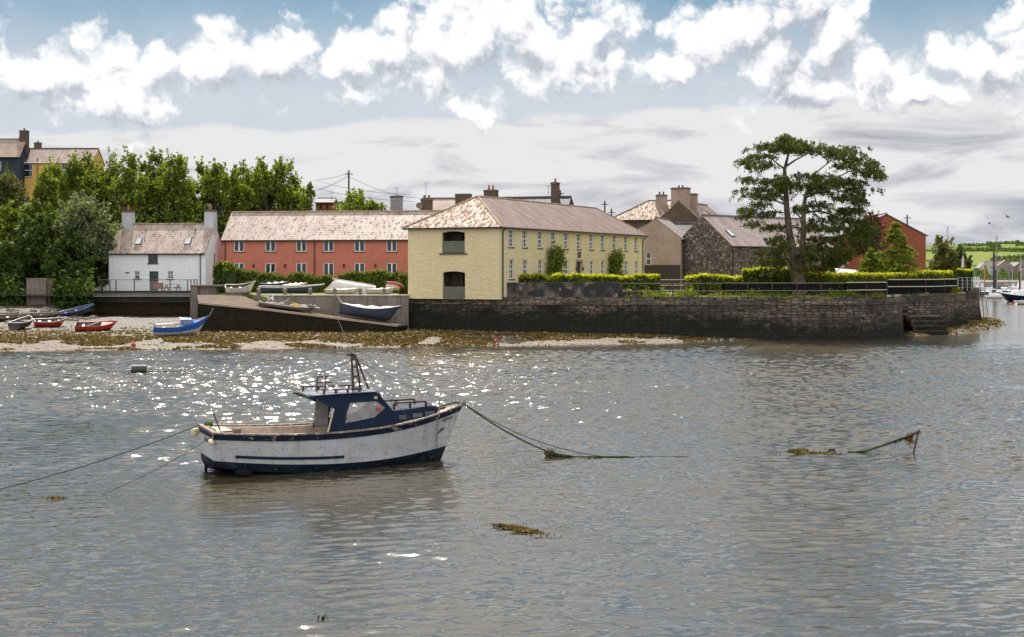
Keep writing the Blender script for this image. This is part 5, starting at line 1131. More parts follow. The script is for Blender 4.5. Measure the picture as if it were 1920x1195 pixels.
tree('broadleaf_tree', 'dark spreading tree over the grey concrete block', 66, 400, 100, 150, 'leaf_dark', 7000, 69, 0.96, leaf=0.27, zb=3.0)
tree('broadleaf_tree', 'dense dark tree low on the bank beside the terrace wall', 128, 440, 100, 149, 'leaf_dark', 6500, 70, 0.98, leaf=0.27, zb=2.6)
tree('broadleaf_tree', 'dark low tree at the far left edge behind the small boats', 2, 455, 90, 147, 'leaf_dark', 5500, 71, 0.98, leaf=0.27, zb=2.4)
t_ = tag(leafmesh('ivy', np.stack([(lambda u, y: (u-CX)/F*y)(U := (lambda q: np.where((q > 44) & (q < 96), q-110, q))(RNG.uniform(-60, 176, 9000)), Yv := RNG.uniform(142, 148, 9000)), Yv, 1.6+np.abs(RNG.normal(0, 1.3, 9000))+0.25*(Yv-142)], 1), 0.26, 'leaf_dark'), 'dark ivy and scrub covering the shaded bank under the trees', 'ivy', kind='stuff')
t_ = tag(leafmesh('scrub', np.stack([((U2 := RNG.uniform(150, 790, 16000))-CX)/F*(Y2 := RNG.uniform(164, 174, 16000)), Y2, 3.6+np.abs(RNG.normal(0, 1.0, 16000))*(1+2.6*sstep(760, 200, U2))+1.2], 1), 0.3, 'leaf_dark'), 'dark scrub along the foot of the tree row behind the houses', 'scrub', kind='stuff')
tree('copper_tree', 'purple-leaved tree showing between the cypress and the brick gable', 1634, 398, 66, 182, 'leaf_copper', 2200, 72, 0.7, leaf=0.25)
tree('broadleaf_tree', 'light green loose tree right of the red brick house', 1766, 444, 62, 150, 'leaf_olive', 2800, 73, 0.92, leaf=0.2, K=34)
tree('broadleaf_tree', 'dense dark green tree beside the closed parasol on the quay end', 1799, 468, 46, 158, 'leaf_dark', 2800, 74, 0.97, leaf=0.22)
tree('broadleaf_tree', 'small bright tree seen in the gap left of the brick house', 1572, 470, 40, 168, 'leaf_olive', 1300, 75, 0.9, leaf=0.22)
tree('broadleaf_tree', 'dark bush in the corner below the golden hedge near the parasol', 1778, 492, 42, 152, 'leaf_mid', 1600, 76, 0.97, leaf=0.2, cat='bush')

def conifer(name, label, px, ytop, wpx, Y, n, seed, lay=13, lean=0.0):
    rg = np.random.default_rng(seed); x = XQ(px, Y); zb = 3.6; h = zat(Y, ytop)-zb; w = wpx/F*Y
    t = thing(name, label, 'tree', (x, Y, zb)); b = MB(); b.tube((0, 0, -0.2), (lean, 0, h), 0.16, 0.03, 7); C = []
    for i in range(lay):
        f = (i+0.5)/lay; z = h*(0.02+0.93*f); R = w/2*(1-f)**0.7*rg.uniform(0.85, 1.15)+0.12
        for k in range(max(4, int(11*(1-f)+3))):
            a = rg.uniform(0, 6.28); r_ = R*rg.uniform(0.75, 1.15); m = int(n/lay/9)
            tt = rg.random(m)**0.7; dx = np.cos(a)*r_*tt; dy = np.sin(a)*r_*tt; dz = 0.12*h/lay*3*np.sin(tt*2.6)-tt**2*r_*0.28
            C.append(np.stack([dx, dy, z+dz], 1)+rg.normal(0, 0.09+0.05*(1-f), (m, 3))); b.path([(lean*f, 0, z), (math.cos(a)*r_*0.5, math.sin(a)*r_*0.5, z+0.1), (math.cos(a)*r_*0.9, math.sin(a)*r_*0.9, z-0.15*r_)], [0.04, 0.03, 0.01], 4)
    b.build('trunk', 'bark', t); leafmesh('crown', np.concatenate(C), 0.15, 'leaf_conifer', t, up=0.5, aspect=0.45, droop=0.5); return t
conifer('young_conifer', 'bright yellow-green pointed conifer in front of the red brick house', 1679, 413, 122, 141, 15000, 5, 13)
conifer('young_conifer', 'low drooping yellow-green conifer directly left of the taller pointed one', 1632, 462, 84, 138, 8000, 6, 9)

# the old two-stemmed cypress: limbs and flat foliage pads laid out in three dimensions
Yc = 124.5; tr = thing('cypress_tree', 'large flat-topped old cypress with a forked pale trunk on the quay lawn', 'tree', (XQ(1497, Yc), Yc, 3.55))
org = Vector((XQ(1497, Yc), Yc, 3.55))
rc_ = np.random.default_rng(99)
def Q(px, py, dy=0.0): return W(px, py, Yc+dy)-org
b = MB()
b.path([Q(1500, 562), Q(1494, 530), Q(1491, 500), Q(1486, 468), Q(1479, 430, .4), Q(1475, 390, .6), Q(1473, 350, .3), Q(1471, 318), Q(1478, 290), Q(1473, 262)], [.55, .45, .4, .36, .3, .26, .21, .16, .1, .05], 10)
b.path([Q(1504, 562, .2), Q(1502, 530, .3), Q(1499, 495, .3), Q(1504, 462, -.2), Q(1507, 430, -.5), Q(1506, 395, -.8), Q(1511, 365, -.6), Q(1524, 345, -.4), Q(1540, 330)], [.42, .36, .33, .28, .24, .2, .16, .12, .06], 10)
def limb(pts, r0):
    r0 *= 0.62
    b.path([Q(*p) for p in pts], [r0*(1-0.8*i/(len(pts)-1)) for i in range(len(pts))], 7)
limb([(1488, 395, .5), (1498, 405, 0), (1507, 418, -.5)], .2)
limb([(1472, 318, 0), (1455, 305, 1), (1440, 292, 1.5), (1415, 298, 1.5)], .16); limb([(1474, 312, 0), (1492, 300, -1), (1515, 288, -1.5), (1545, 285, -2)], .17)
limb([(1509, 370, -.6), (1530, 350, 1), (1560, 338, 2), (1600, 318, 2.5), (1636, 316, 2.5)], .2); limb([(1508, 372, -.6), (1535, 360, -2), (1570, 352, -3), (1600, 372, -3)], .17)
limb([(1476, 385, .5), (1450, 375, 1.2), (1420, 382, 1.8), (1392, 395, 2)], .15); limb([(1475, 375, .5), (1455, 360, -1), (1425, 352, -2), (1408, 338, -2)], .15)
limb([(1507, 400, -.8), (1535, 395, 1), (1565, 405, 2), (1600, 425, 2.5), (1625, 455, 2.5)], .17); limb([(1506, 425, -.5), (1530, 420, -2), (1560, 435, -3), (1590, 460, -3)], .15)
limb([(1482, 440, .3), (1462, 432, -1.5), (1448, 450, -2.4), (1440, 485, -2.6)], .13); limb([(1504, 460, 0), (1525, 455, -2), (1540, 475, -3), (1540, 505, -3)], .13); limb([(1476, 400, .5), (1440, 396, -1), (1412, 410, -2)], .12); limb([(1472, 330, .3), (1465, 340, 1.5), (1440, 345, 3)], .1)
limb([(1511, 365, -.6), (1522, 330, 2), (1560, 300, 3.2), (1590, 286, 3)], .17)
b.build('trunk', 'bark_pale', tr)
pads = [(1460, 277, 48, 11), (1490, 268, 30, 9), (1510, 276, 40, 13), (1550, 277, 42, 13), (1585, 284, 34, 12), (1474, 258, 9, 8), (1445, 272, 22, 8), (1400, 301, 18, 5), (1422, 294, 22, 7), (1436, 309, 9, 10), (1412, 312, 8, 6), (1595, 296, 30, 11), (1622, 306, 24, 10), (1640, 318, 14, 10), (1648, 328, 7, 10), (1618, 322, 18, 9), (1585, 310, 24, 7),
        (1432, 337, 28, 7), (1465, 341, 18, 7), (1510, 331, 42, 11), (1550, 337, 40, 12), (1590, 343, 32, 11), (1608, 358, 20, 12), (1405, 337, 14, 4), (1425, 354, 28, 6), (1455, 352, 20, 8), (1410, 364, 24, 5), (1440, 368, 22, 6), (1540, 358, 44, 9), (1582, 370, 30, 9), (1612, 378, 12, 9), (1530, 345, 40, 9),
        (1402, 394, 19, 5), (1425, 384, 22, 5), (1398, 404, 14, 4), (1412, 418, 10, 5), (1440, 402, 14, 5), (1535, 382, 26, 7), (1578, 392, 36, 8), (1560, 408, 38, 9), (1598, 413, 32, 11), (1528, 424, 26, 9), (1568, 428, 40, 10), (1610, 438, 28, 14), (1590, 453, 28, 12), (1545, 446, 32, 10), (1630, 425, 16, 7), (1620, 455, 18, 12), (1600, 395, 22, 8),
        (1452, 424, 20, 8), (1458, 448, 20, 10), (1446, 470, 20, 12), (1440, 492, 18, 10), (1470, 460, 12, 12), (1530, 460, 28, 12), (1545, 483, 30, 14), (1530, 503, 26, 10), (1512, 480, 14, 14), (1560, 468, 24, 10), (1465, 490, 14, 14), (1475, 262, 5, 9), (1500, 505, 20, 8), (1455, 508, 16, 7), (1560, 490, 18, 12), (1580, 475, 20, 12), (1490, 345, 16, 7), (1500, 390, 14, 7)]
C = []
for (px, py, rx, ry_) in pads:
    for dy in (rc_.uniform(-3.6, -1.2), rc_.uniform(-1.4, 1.4), rc_.uniform(1.0, 3.6)):
        c = np.array(Q(px+rc_.normal(0, 3), py+rc_.normal(0, 2), dy)); sx_, sz_ = rx/20.9*0.62, ry_/20.9
        for _ in range(int(5+rx*ry_/31)):
            p = c+rc_.normal(0, 1, 3)*np.array([sx_*1.0, 0.85, sz_*0.26]); m = int(rc_.uniform(16, 42)); tt = rc_.random(m)
            dirn = np.array([rc_.normal(0, 1)+0.4*np.sign(px-1495), rc_.normal(0, 0.8), -0.25]); dirn /= np.linalg.norm(dirn)
            C.append(p+dirn*tt[:, None]*rc_.uniform(0.35, 0.8)-np.stack([0*tt, 0*tt, tt**2*0.22], 1)+rc_.normal(0, 0.085, (m, 3)))
leafmesh('crown', np.concatenate(C), 0.12, 'leaf_cypress', tr, up=0.6, aspect=0.45, droop=0.4)

def hedge(name, label, p0, p1, dep, z0, hs, mat, dens=60, top=None, leaf=0.17, seed=3, mound=0.12, cat='hedge', ts=0.3, core=True):
    rg = np.random.default_rng(seed); p0, p1 = np.array(p0, float), np.array(p1, float); Ls = np.linalg.norm(p1-p0); u = (p1-p0)/Ls; v_ = np.array([-u[1], u[0]]); hmax = max(hs)
    hf = lambda s: np.interp(s/Ls, np.linspace(0, 1, len(hs)), hs)+mound*(vnoise(s+50, s*0+3.3, 0.9, seed)*2-1)+mound*0.6*(vnoise(s+20, s*0+7.3, 0.35, seed+1)*2-1)
    t = thing(name, label, cat, (p0[0], p0[1], z0), math.atan2(u[1], u[0]))
    n = int(dens*Ls*(hmax+dep)); s = rg.uniform(0, Ls, n); hh = hf(s); sel = rg.random(n)
    z = np.where(sel < hmax/(hmax+dep)*0.85, hh*rg.random(n), hh+rg.normal(0, 0.05, n)); y = np.where(sel < hmax/(hmax+dep)*0.85, np.abs(rg.normal(0, 0.10, n)), dep*rg.random(n))
    y = y+0.25*dep*np.clip((z/np.maximum(hh, .1)-0.75)*3, 0, 1)*rg.random(n); P_ = np.stack([s, y, z], 1)
    leafmesh('foliage', P_, leaf, mat, t, up=0.4)
    if top:
        m = int(dens*Ls*dep*1.4); s = rg.uniform(0, Ls, m); P_ = np.stack([s, dep*rg.random(m), hf(s)-np.abs(rg.normal(0, ts*0.5, m))+0.12+rg.random(m)**4*0.15], 1); leafmesh('sunlit_tops', P_, leaf, top, t, up=0.5)  # yellower top leaves put sun shining through the hedge into the colour
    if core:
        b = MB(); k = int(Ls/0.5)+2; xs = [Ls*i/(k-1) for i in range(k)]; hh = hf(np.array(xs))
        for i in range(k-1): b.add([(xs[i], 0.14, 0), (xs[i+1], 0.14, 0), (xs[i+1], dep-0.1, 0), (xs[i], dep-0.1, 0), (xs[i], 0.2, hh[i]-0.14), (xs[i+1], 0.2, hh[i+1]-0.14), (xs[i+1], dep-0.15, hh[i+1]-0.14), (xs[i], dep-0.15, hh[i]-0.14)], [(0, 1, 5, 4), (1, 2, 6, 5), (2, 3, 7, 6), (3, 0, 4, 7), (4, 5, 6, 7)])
        b.build('dark_core', 'undergrowth', t)  # solid dark block added inside, closes the view through the leaves
    return t
Y_ = 146
hedge('hedge', 'long loose green hedge in front of the pink terrace', (XQ(402, 145), 145), (XQ(764, 140), 140), 1.4, 3.6, [2.9, 2.15, 1.75, 1.55, 1.7, 1.65, 1.75, 1.9, 1.8], 'leaf_mid', 85, 'leaf_olive', 0.19, 4, 0.3, ts=0.5)
hedge('bush', 'tall dark bush at the gable end of the white cottage', (XQ(399, 143), 143), (XQ(423, 142), 142), 1.6, 3.6, [2.6, 3.0, 2.2], 'leaf_dark', 110, 'leaf_mid', 0.2, 5, 0.2, 'bush')
hedge('clipped_bush', 'square clipped bush against the left edge of the yellow gable', (XQ(746, 126.5), 126.5), (XQ(764.5, 125.6), 125.6), 1.2, 3.6, [1.75, 1.8, 1.7], 'leaf_mid', 130, 'leaf_olive', 0.15, 6, 0.08, 'bush')
hedge('golden_hedge', 'low golden-topped hedge in front of the yellow house above the black wall', (XQ(946, 121.0), 121.0), (XQ(1238, 123.0), 123.0), 1.3, 3.6, [1.75, 1.8, 1.72, 1.85, 1.75, 1.7, 1.7, 1.6], 'leaf_mid', 105, 'leaf_lime', 0.15, 7, 0.16)
hedge('golden_hedge', 'golden-topped hedge in front of the stone barn, left of the cypress', (XQ(1288, 127), 127), (XQ(1392, 127), 127), 1.6, 3.6, [1.6, 1.8, 1.75, 1.6, 1.45], 'leaf_mid', 105, 'leaf_lime', 0.15, 8, 0.16)
hedge('golden_hedge', 'taller mounded golden hedge immediately left of the cypress trunk', (XQ(1392, 129), 129), (XQ(1487, 128), 128), 1.8, 3.6, [2.2, 2.45, 2.3, 2.1], 'leaf_mid', 105, 'leaf_lime', 0.15, 9, 0.2)
hedge('golden_hedge', 'long thin golden hedge running right from the cypress trunk', (XQ(1512, 127), 127), (XQ(1722, 138), 138), 1.5, 3.6, [1.95, 1.9, 1.85, 1.8, 1.8, 1.75], 'leaf_mid', 100, 'leaf_lime', 0.15, 10, 0.13)
hedge('golden_hedge', 'golden hedge on the bastion in front of the small tree beside the parasol', (XQ(1722, 138.2), 138.2), (XQ(1788, 142), 142), 1.5, 3.7, [1.8, 1.95, 1.9], 'leaf_mid', 110, 'leaf_lime', 0.15, 11, 0.1)
hedge('clipped_hedge', 'square clipped hedge with a flat golden top at the quay end', (XQ(1792, 149.5), 149.5), (XQ(1825, 149.5), 149.5), 1.6, 3.7, [2.15, 2.15, 2.1], 'leaf_dark', 130, 'leaf_lime', 0.14, 12, 0.04)
# climbing shrubs against the yellow house
def climber(label, spx, zlo, zhi, w, seed):
    rg = np.random.default_rng(seed); s, Yq = along(cr, v, spx); x, y = cr[0]+v[0]*s+0.35, cr[1]+v[1]*s-0.2; t = thing('climbing_shrub', label, 'shrub', (x, y, 3.45), ry)
    b = MB(); C = []
    for k in range(26):
        z = zlo+(zhi-zlo)*rg.random(); yy = rg.normal(0, w*0.33); b.path([(0, 0, 0), (0, yy*0.3, z*0.6), (0.0, yy, z)], [0.05, 0.03, 0.01], 4); C.append(rg.normal(0, 1, (70, 3))*np.array([0.22, 0.34, 0.3])+np.array([0.15, yy, z]))
    b.build('stem', 'bark', t); leafmesh('leaves', np.concatenate(C), 0.15, 'leaf_mid', t, up=0.2)
climber('loose climbing shrub between the third and fourth lower windows of the yellow house', 1033, 2.0, 4.4, 1.7, 1); climber('narrow climbing shrub near the right end of the yellow house front', 1146, 1.2, 4.0, 1.1, 2)
t = thing('palm_shrub', 'spiky green shrub behind the dark boundary wall below the tan gable', 'shrub', (XQ(1251, 153), 153, 3.6)); rg = np.random.default_rng(4); C = []
for k in range(46):
    a = rg.uniform(0, 6.28); e_ = rg.uniform(0.2, 1.3); tt = np.linspace(0.1, 1, 14)[:, None]; C.append(tt*np.array([math.cos(a)*math.cos(e_), math.sin(a)*math.cos(e_), math.sin(e_)])*1.5+np.array([0, 0, 2.0])-np.array([0, 0, 0.5])*tt**2)
leafmesh('fronds', np.concatenate(C), 0.13, 'leaf_mid', t, aspect=0.25); b = MB(); b.tube((0, 0, 0), (0, 0, 2.1), 0.16, 0.12, 7); b.build('trunk', 'bark', t)
# grass tufts and flowers along the lip of the quay
n = 7000; u = RNG.uniform(1168, 1660, n); dn = vnoise(u, u*0+1, 30, 21); k = RNG.random(n) < dn*1.1; u = u[k]; Yg = RNG.uniform(118.4, 119.5, len(u)); 
tag(leafmesh('rough_grass', np.stack([XQ(u, Yg), Yg, 3.62+np.abs(RNG.normal(0, 0.2, len(u)))*(0.3+1.3*dn[k])], 1), 0.11, 'leaf_conifer', aspect=0.3), 'rough grass and flowering weeds along the lip of the quay wall', 'grass', kind='stuff')
n = 1800; u = RNG.uniform(1742, 1800, n); Yg = 136+(u-1742)*0.09; tag(leafmesh('rough_grass', np.stack([XQ(u, Yg), Yg, 3.62+np.abs(RNG.normal(0, 0.22, n))], 1), 0.13, 'leaf_conifer', aspect=0.35), 'tuft of green plants spilling over the top of the bastion wall', 'plants', kind='stuff')
n = 2500; u = RNG.uniform(1165, 1300, n); Yg = RNG.uniform(119.4, 121, n); tag(leafmesh('rough_grass', np.stack([XQ(u, Yg), Yg, 3.6+np.abs(RNG.normal(0, 0.45, n))*vnoise(u, u*0, 9, 33)], 1), 0.12, 'leaf_mid', aspect=0.4), 'low flowering shrubs behind the open rail fence', 'plants', kind='stuff')
M['roof_skin'] = pbr('faded_roof_paint', (0.06, 0.08, 0.12), (0.24, 0.25, 0.27), 2.5, 0.7, 0.2, spec=0.15)
M['rail_paint'] = pbr('worn_rail_paint', (0.3, 0.2, 0.15), (0.06, 0.05, 0.05), 4, 0.7, 0.3, speck=((0.5, 0.45, 0.38), 6, 0.58))
# ------------------------------------------------------------------ boats
def small_boat(name, label, L_, B_, D_, loc, hd, outer='dinghy_white', lower=None, inner='dinghy_inner', rim='dinghy_white', stern=0.72, thwarts=3, tilt=0.0, pitch=0.0, cat='boat', split=0.45, flip=False, seat='cream_paint', cover=None, group=None, sheer=0.3):
    t = thing(name, label, cat, loc, 0, group, rot=(tilt, pitch, hd))
    NS = 16; sec = [(0, 0.0), (0.4, 0.04), (0.72, 0.22), (0.9, 0.5), (0.97, 0.78), (1.0, 1.0)]
    def hb(s):
        if stern > 0: f = np.interp(s, [0, .2, .45, .65, .8, .92, 1], [stern, .93, 1, .93, .72, .38, .04])
        else: f = math.sin(math.pi*min(max(s, .015), .985))**0.7
        return B_/2*f
    sh = lambda s: D_*(1+sheer*(1.6*(s-0.35))**2*(1.3 if s > .35 else .6)); ke = lambda s: D_*0.35*max(0, (s-0.75)/0.25)**2
    def shell(scale, off_, nm, mats, lo=0.0):
        b = MB(); rows = []
        for i in range(NS+1):
            s = i/NS; x = s*L_*(1-2*off_/L_)+off_; bb = hb(s)*scale; k0, k1 = ke(s)+lo, sh(s)
            half = [(bb*y, k0+(k1-k0)*z) for y, z in sec]; ring = [(x-(1-(z-k0)/(k1-k0))*0.16*L_*s**6, -y, z) for y, z in half[::-1]]+[(x-(1-(z-k0)/(k1-k0))*0.16*L_*s**6, y, z) for y, z in half[1:]]; rows.append(ring)
        vs = [p for r_ in rows for p in r_]; m = len(rows[0]); fs = []; mi = []
        b.v = vs
        for i in range(NS):
            for j in range(m-1):
                b.f.append([i*m+j, i*m+j+1, (i+1)*m+j+1, (i+1)*m+j]); c_ = min(j, m-2-j); b.mi.append(1 if (len(mats) > 1 and sec[::-1][c_][1] <= split+0.01) else 0)
        b.f.append(list(range(m))); b.mi.append(0); b.f.append([NS*m+j for j in range(m)][::-1]); b.mi.append(0)
        return b.build(nm, mats, t, True)
    shell(1.0, 0, 'hull', [outer]+([lower] if lower else []))
    if not flip:
        if cover is None: shell(0.92, 0.05, 'lining', [inner], 0.07)
        b = MB(); P1 = [(i/NS*L_, -hb(i/NS), sh(i/NS)) for i in range(NS+1)]; P2 = [(i/NS*L_, hb(i/NS), sh(i/NS)) for i in range(NS+1)]; b.path(P1+P2[::-1]+[P1[0]], 0.045, 5); b.build('gunwale', rim, t)
        for k in range(0 if cover else thwarts):
            s = 0.18+0.3*k; z = sh(s)*0.72; w_ = hb(s)*0.93; b = MB(); b.box(s*L_-0.11, -w_, z, s*L_+0.11, w_, z+0.04); b.build('thwart', seat, t)
        if cover:
            b = MB(); vs = []
            for i in range(NS+1):
                s = i/NS; w_ = hb(s)*1.02+0.01; z = sh(s)+0.03; hmp = 0.22*D_*math.sin(math.pi*s)*(1+0.35*math.sin(i*1.7))
                for j in range(7): q = j/6*2-1; vs.append((s*L_, w_*q, z+hmp*(1-q*q)))
            b.v = vs
            for i in range(NS):
                for j in range(6): b.f.append([i*7+j, i*7+j+1, (i+1)*7+j+1, (i+1)*7+j]); b.mi.append(0)
            b.build('cover', cover, t, True)
    else:
        b = MB(); b.box(0.3, -0.03, -0.08, L_*0.85, 0.03, 0.02); b.build('keel', outer, t)
    return t
def bz(x, y): return float(beach_z(np.array([x]), np.array([y]))[0])
def onb(px, py, dz=0.0):
    Y = 110.0
    for _ in range(12): Y = F*(H-bz(XQ(px, Y), Y))/(py-HY)*0.5+Y*0.5
    x = XQ(px, Y); return (x, Y, bz(x, Y)+dz)
R_ = math.radians
small_boat('rowing_boat', 'grey boat lying at the far left edge of the beach', 3.6, 1.5, 0.55, onb(-22, 604), R_(20), 'dinghy_dark', inner='dinghy_inner', rim='grey_wood', tilt=R_(10))
small_boat('rowing_boat', 'small dark dinghy with a white rim seen end-on at the left', 3.2, 1.5, 0.6, onb(27, 618, -0.02), R_(86), 'dinghy_dark', rim='dinghy_white', stern=0.8, pitch=R_(-5))
small_boat('rowing_boat', 'dark maroon boat lying behind the white-rimmed dinghies', 3.9, 1.5, 0.5, onb(38, 601), R_(12), 'dinghy_dark', rim='grey_wood', tilt=R_(8), seat='grey_wood')
small_boat('rowing_boat', 'red dinghy with a white rim and white seats on the shingle', 2.8, 1.35, 0.6, onb(64, 614, 0.02), R_(28), 'dinghy_red', lower='dinghy_dark', split=0.25, stern=0.75, tilt=R_(12), rim='dinghy_white', seat='white_paint')
small_boat('rowing_boat', 'long narrow blue-grey boat in the shade below the terrace', 3.4, 1.1, 0.5, onb(113, 597, 0.05), R_(28), 'dinghy_navy', rim='dinghy_blue', pitch=R_(-12), tilt=R_(14), seat='grey_wood')
sp = small_boat('speedboat', 'small weathered red speedboat with a green-stained bottom', 3.4, 1.5, 0.62, onb(142, 622, 0.0), R_(12), 'dinghy_red', lower='mossy_concrete', split=0.5, stern=0.85, tilt=R_(14), rim='dinghy_red', thwarts=1)
b = MB(); b.slab([(2.1, -0.62, 0.66), (3.3, -0.1, 0.76), (3.3, 0.1, 0.76), (2.1, 0.62, 0.66)], 0.05); b.build('foredeck', 'dinghy_red', sp); b = MB(); b.slab([(0.9, -0.66, 0.68), (1.05, -0.66, 0.68), (2.0, 0.6, 0.72), (1.85, 0.6, 0.72)], 0.05); b.build('oar', 'pale_rope', sp)
# blue cabin boat on the beach
cb = small_boat('cabin_boat', 'bright blue day boat with a small cabin and off-white bottom aground on the beach', 4.3, 1.75, 0.78, onb(289, 630, -0.02), R_(13), 'dinghy_blue', lower='dinghy_white', inner='cream_paint', rim='dinghy_blue', split=0.5, stern=0.7, thwarts=1, tilt=R_(9), pitch=R_(-3), sheer=0.55)
b = MB(); b.slab([(2.35, -0.72, 0.88), (4.15, -0.08, 1.15), (4.15, 0.08, 1.15), (2.35, 0.72, 0.88)], 0.06); b.build('foredeck', 'dinghy_blue', cb)
b = MB(); A = [(2.2, 0.62), (3.1, 0.45)]
z0_, z1_ = 0.86, 1.28
b.add([(2.2, -0.62, z0_), (3.25, -0.42, z0_+0.06), (3.25, 0.42, z0_+0.06), (2.2, 0.62, z0_), (2.15, -0.52, z1_+.05), (3.0, -0.36, z1_-0.02), (3.0, 0.36, z1_-0.02), (2.15, 0.52, z1_+.05)], [(0, 1, 5, 4), (1, 2, 6, 5), (2, 3, 7, 6), (4, 5, 6, 7)]); b.build('cabin', 'dinghy_blue', cb)
b = MB(); b.add([(2.35, -0.61, z0_+0.1), (3.0, -0.485, z0_+0.13), (2.9, -0.42, z0_+0.33), (2.33, -0.565, z0_+0.36)], [(0, 1, 2, 3)]); b.build('cabin_window', 'perspex', cb)
b = MB(); b.path([(2.15, -0.62, z0_), (2.12, -0.53, z1_+.07), (2.12, 0.53, z1_+.07), (2.15, 0.62, z0_)], 0.04, 5); b.build('cabin_frame', 'cream_paint', cb)
b = MB(); b.path([(-0.35, -0.1, 1.15), (0.6, 0.15, 0.8)], 0.035, 5); b.build('tiller', 'pale_rope', cb)
b = MB(); b.path([(4.05, 0, 1.1), (4.45, 0.05, 1.45), (4.75, 0.1, 2.0)], 0.035, 5); b.build('bowsprit', 'steel', cb)
b = MB(); b.ball((1.9, -0.2, 0.62), 0.17); b.build('fender', 'fender', cb)
# the yard above and on the slip
small_boat('rowing_boat', 'white clinker boat with a blue bottom parked at the head of the slip', 2.9, 1.35, 0.78, (XQ(423, 136), 136, 3.55), R_(8), 'dinghy_white', lower='teal', split=0.45, stern=0.75, tilt=R_(16), thwarts=2, sheer=0.5, rim='dinghy_white')
small_boat('rowing_boat', 'navy boat with a rounded dark hood behind the slip posts', 2.8, 1.4, 0.85, (XQ(487, 131), 131, 3.75), R_(5), 'dinghy_navy', rim='dinghy_navy', stern=0.8, cover='navy', sheer=0.2)
small_boat('rowing_boat', 'long narrow navy boat with a white gunwale along the top of the retaining wall', 6.0, 1.5, 0.62, (XQ(487, 127.6), 127.6, 3.75), R_(-3), 'dinghy_navy', lower='dinghy_navy', rim='dinghy_white', stern=0.6, thwarts=3, tilt=R_(4))
small_boat('rowing_boat', 'small boat under a peaked pale canvas cover behind the long navy boat', 2.2, 1.3, 0.75, (XQ(531, 129.6), 129.6, 3.75), R_(4), 'grey_wood', cover='cream_paint', sheer=0.2)
small_boat('rowing_boat', 'large upturned pale pinkish hull on the wall above the slip', 4.8, 1.7, 1.0, (XQ(703, 127.6), 128.6, 4.25), R_(182), 'pink_cover', lower='cover_white', stern=0.6, tilt=R_(172), pitch=R_(-9), flip=True, sheer=0.15, split=0.9).location.z = 4.45
small_boat('rowing_boat', 'low white skiff lying in front of the upturned hull', 3.3, 1.2, 0.4, (XQ(611, 125.6), 125.6, 3.72), R_(-3), 'dinghy_white', rim='cream_paint', cover='cover_white', stern=0.7)
small_boat('rowing_boat', 'white dinghy under a white cover near the last two posts', 2.6, 1.25, 0.45, (XQ(688, 124.8), 124.8, 3.72), R_(-3), 'dinghy_white', cover='cover_white', stern=0.7)
rb_ = small_boat('rowing_boat', 'little red and white pram boat propped on its side by the clipped bush', 1.5, 0.9, 0.4, (XQ(723, 125.6), 125.6, 4.35), R_(-12), 'dinghy_red', lower='dinghy_white', split=0.3, rim='dinghy_white', stern=0.8, thwarts=1, tilt=R_(-60), pitch=R_(8))
b = MB(); b.box(XQ(700, 125.4), 125.4, 3.7, XQ(724, 125.4), 126.4, 3.95); tag(b.build('trailer_board', 'grey_wood'), 'stack of old boards beside the little red pram boat', 'boards')
nv = small_boat('rowing_boat', 'navy boat with a white cover hauled out at the bottom of the slip', 5.3, 1.7, 0.85, (XQ(636, 119.5), 119.6, zat(119.4, 598)), R_(-3), 'dinghy_navy', lower='dinghy_dark', split=0.25, rim='grey_wood', cover='cover_white', stern=0, pitch=R_(9), sheer=0.6)
nv.location.z = 2.15
b = MB(); b.path([W(630, 553, 120.9), W(640, 568, 119.6)], 0.03, 5); b.path([W(634, 553, 120.9), W(642, 569, 119.6)], 0.03, 5); tag(b.build('mooring_line', 'pale_rope'), 'two pale lines from the wall post down to the covered navy boat', 'rope')
jk = small_boat('derelict_skiff', 'derelict skiff heaped with torn white sheets and boards on the slip', 5.2, 1.5, 0.35, (XQ(486, 119.4), 119.5, zat(119.4, 577)), R_(-2), 'grey_wood', lower='dinghy_dark', stern=0.7, pitch=R_(7.5), thwarts=2)
jk.location.z = 2.85
rg = np.random.default_rng(17)
for k in range(22):
    b = MB(); s = rg.uniform(0.3, 5.0); w_ = rg.uniform(0.25, 0.75); hh = rg.uniform(0.1, 0.45)*(1.6 if s < 1.2 or 2.2 < s < 2.9 else 0.8)
    mt = ['cover_white', 'cover_white', 'dinghy_white', 'grey_wood', 'pale_rope', 'cover_white', 'grey_wood'][k % 7]
    if k == 9: mt = 'yellow'
    if k == 14: mt = 'orange'; w_, hh = 0.15, 0.1
    c_ = np.array([s, rg.uniform(-0.5, 0.4), 0.35]); pts = [tuple(c_+np.array([rg.uniform(-w_, w_), rg.uniform(-0.25, 0.25), rg.uniform(0, hh)])) for _ in range(4)]; top = tuple(c_+np.array([rg.normal(0, 0.15), 0, hh*1.3]))
    b.add(pts+[top], [(0, 1, 4), (1, 2, 4), (2, 3, 4), (3, 0, 4), (3, 2, 1, 0)]); o_ = b.build('torn_sheet' if mt in ('cover_white', 'dinghy_white') else 'board' if mt not in ('yellow', 'orange') else 'plastic_tub', mt, jk)
for dx in (0.0, 0.25):
    b = MB(); b.tube((2.35+dx, -0.1, 0.3), (2.55+dx*0.4, 0.1, 1.5), 0.04, 0.03, 5); b.build('prop', 'grey_wood', jk)
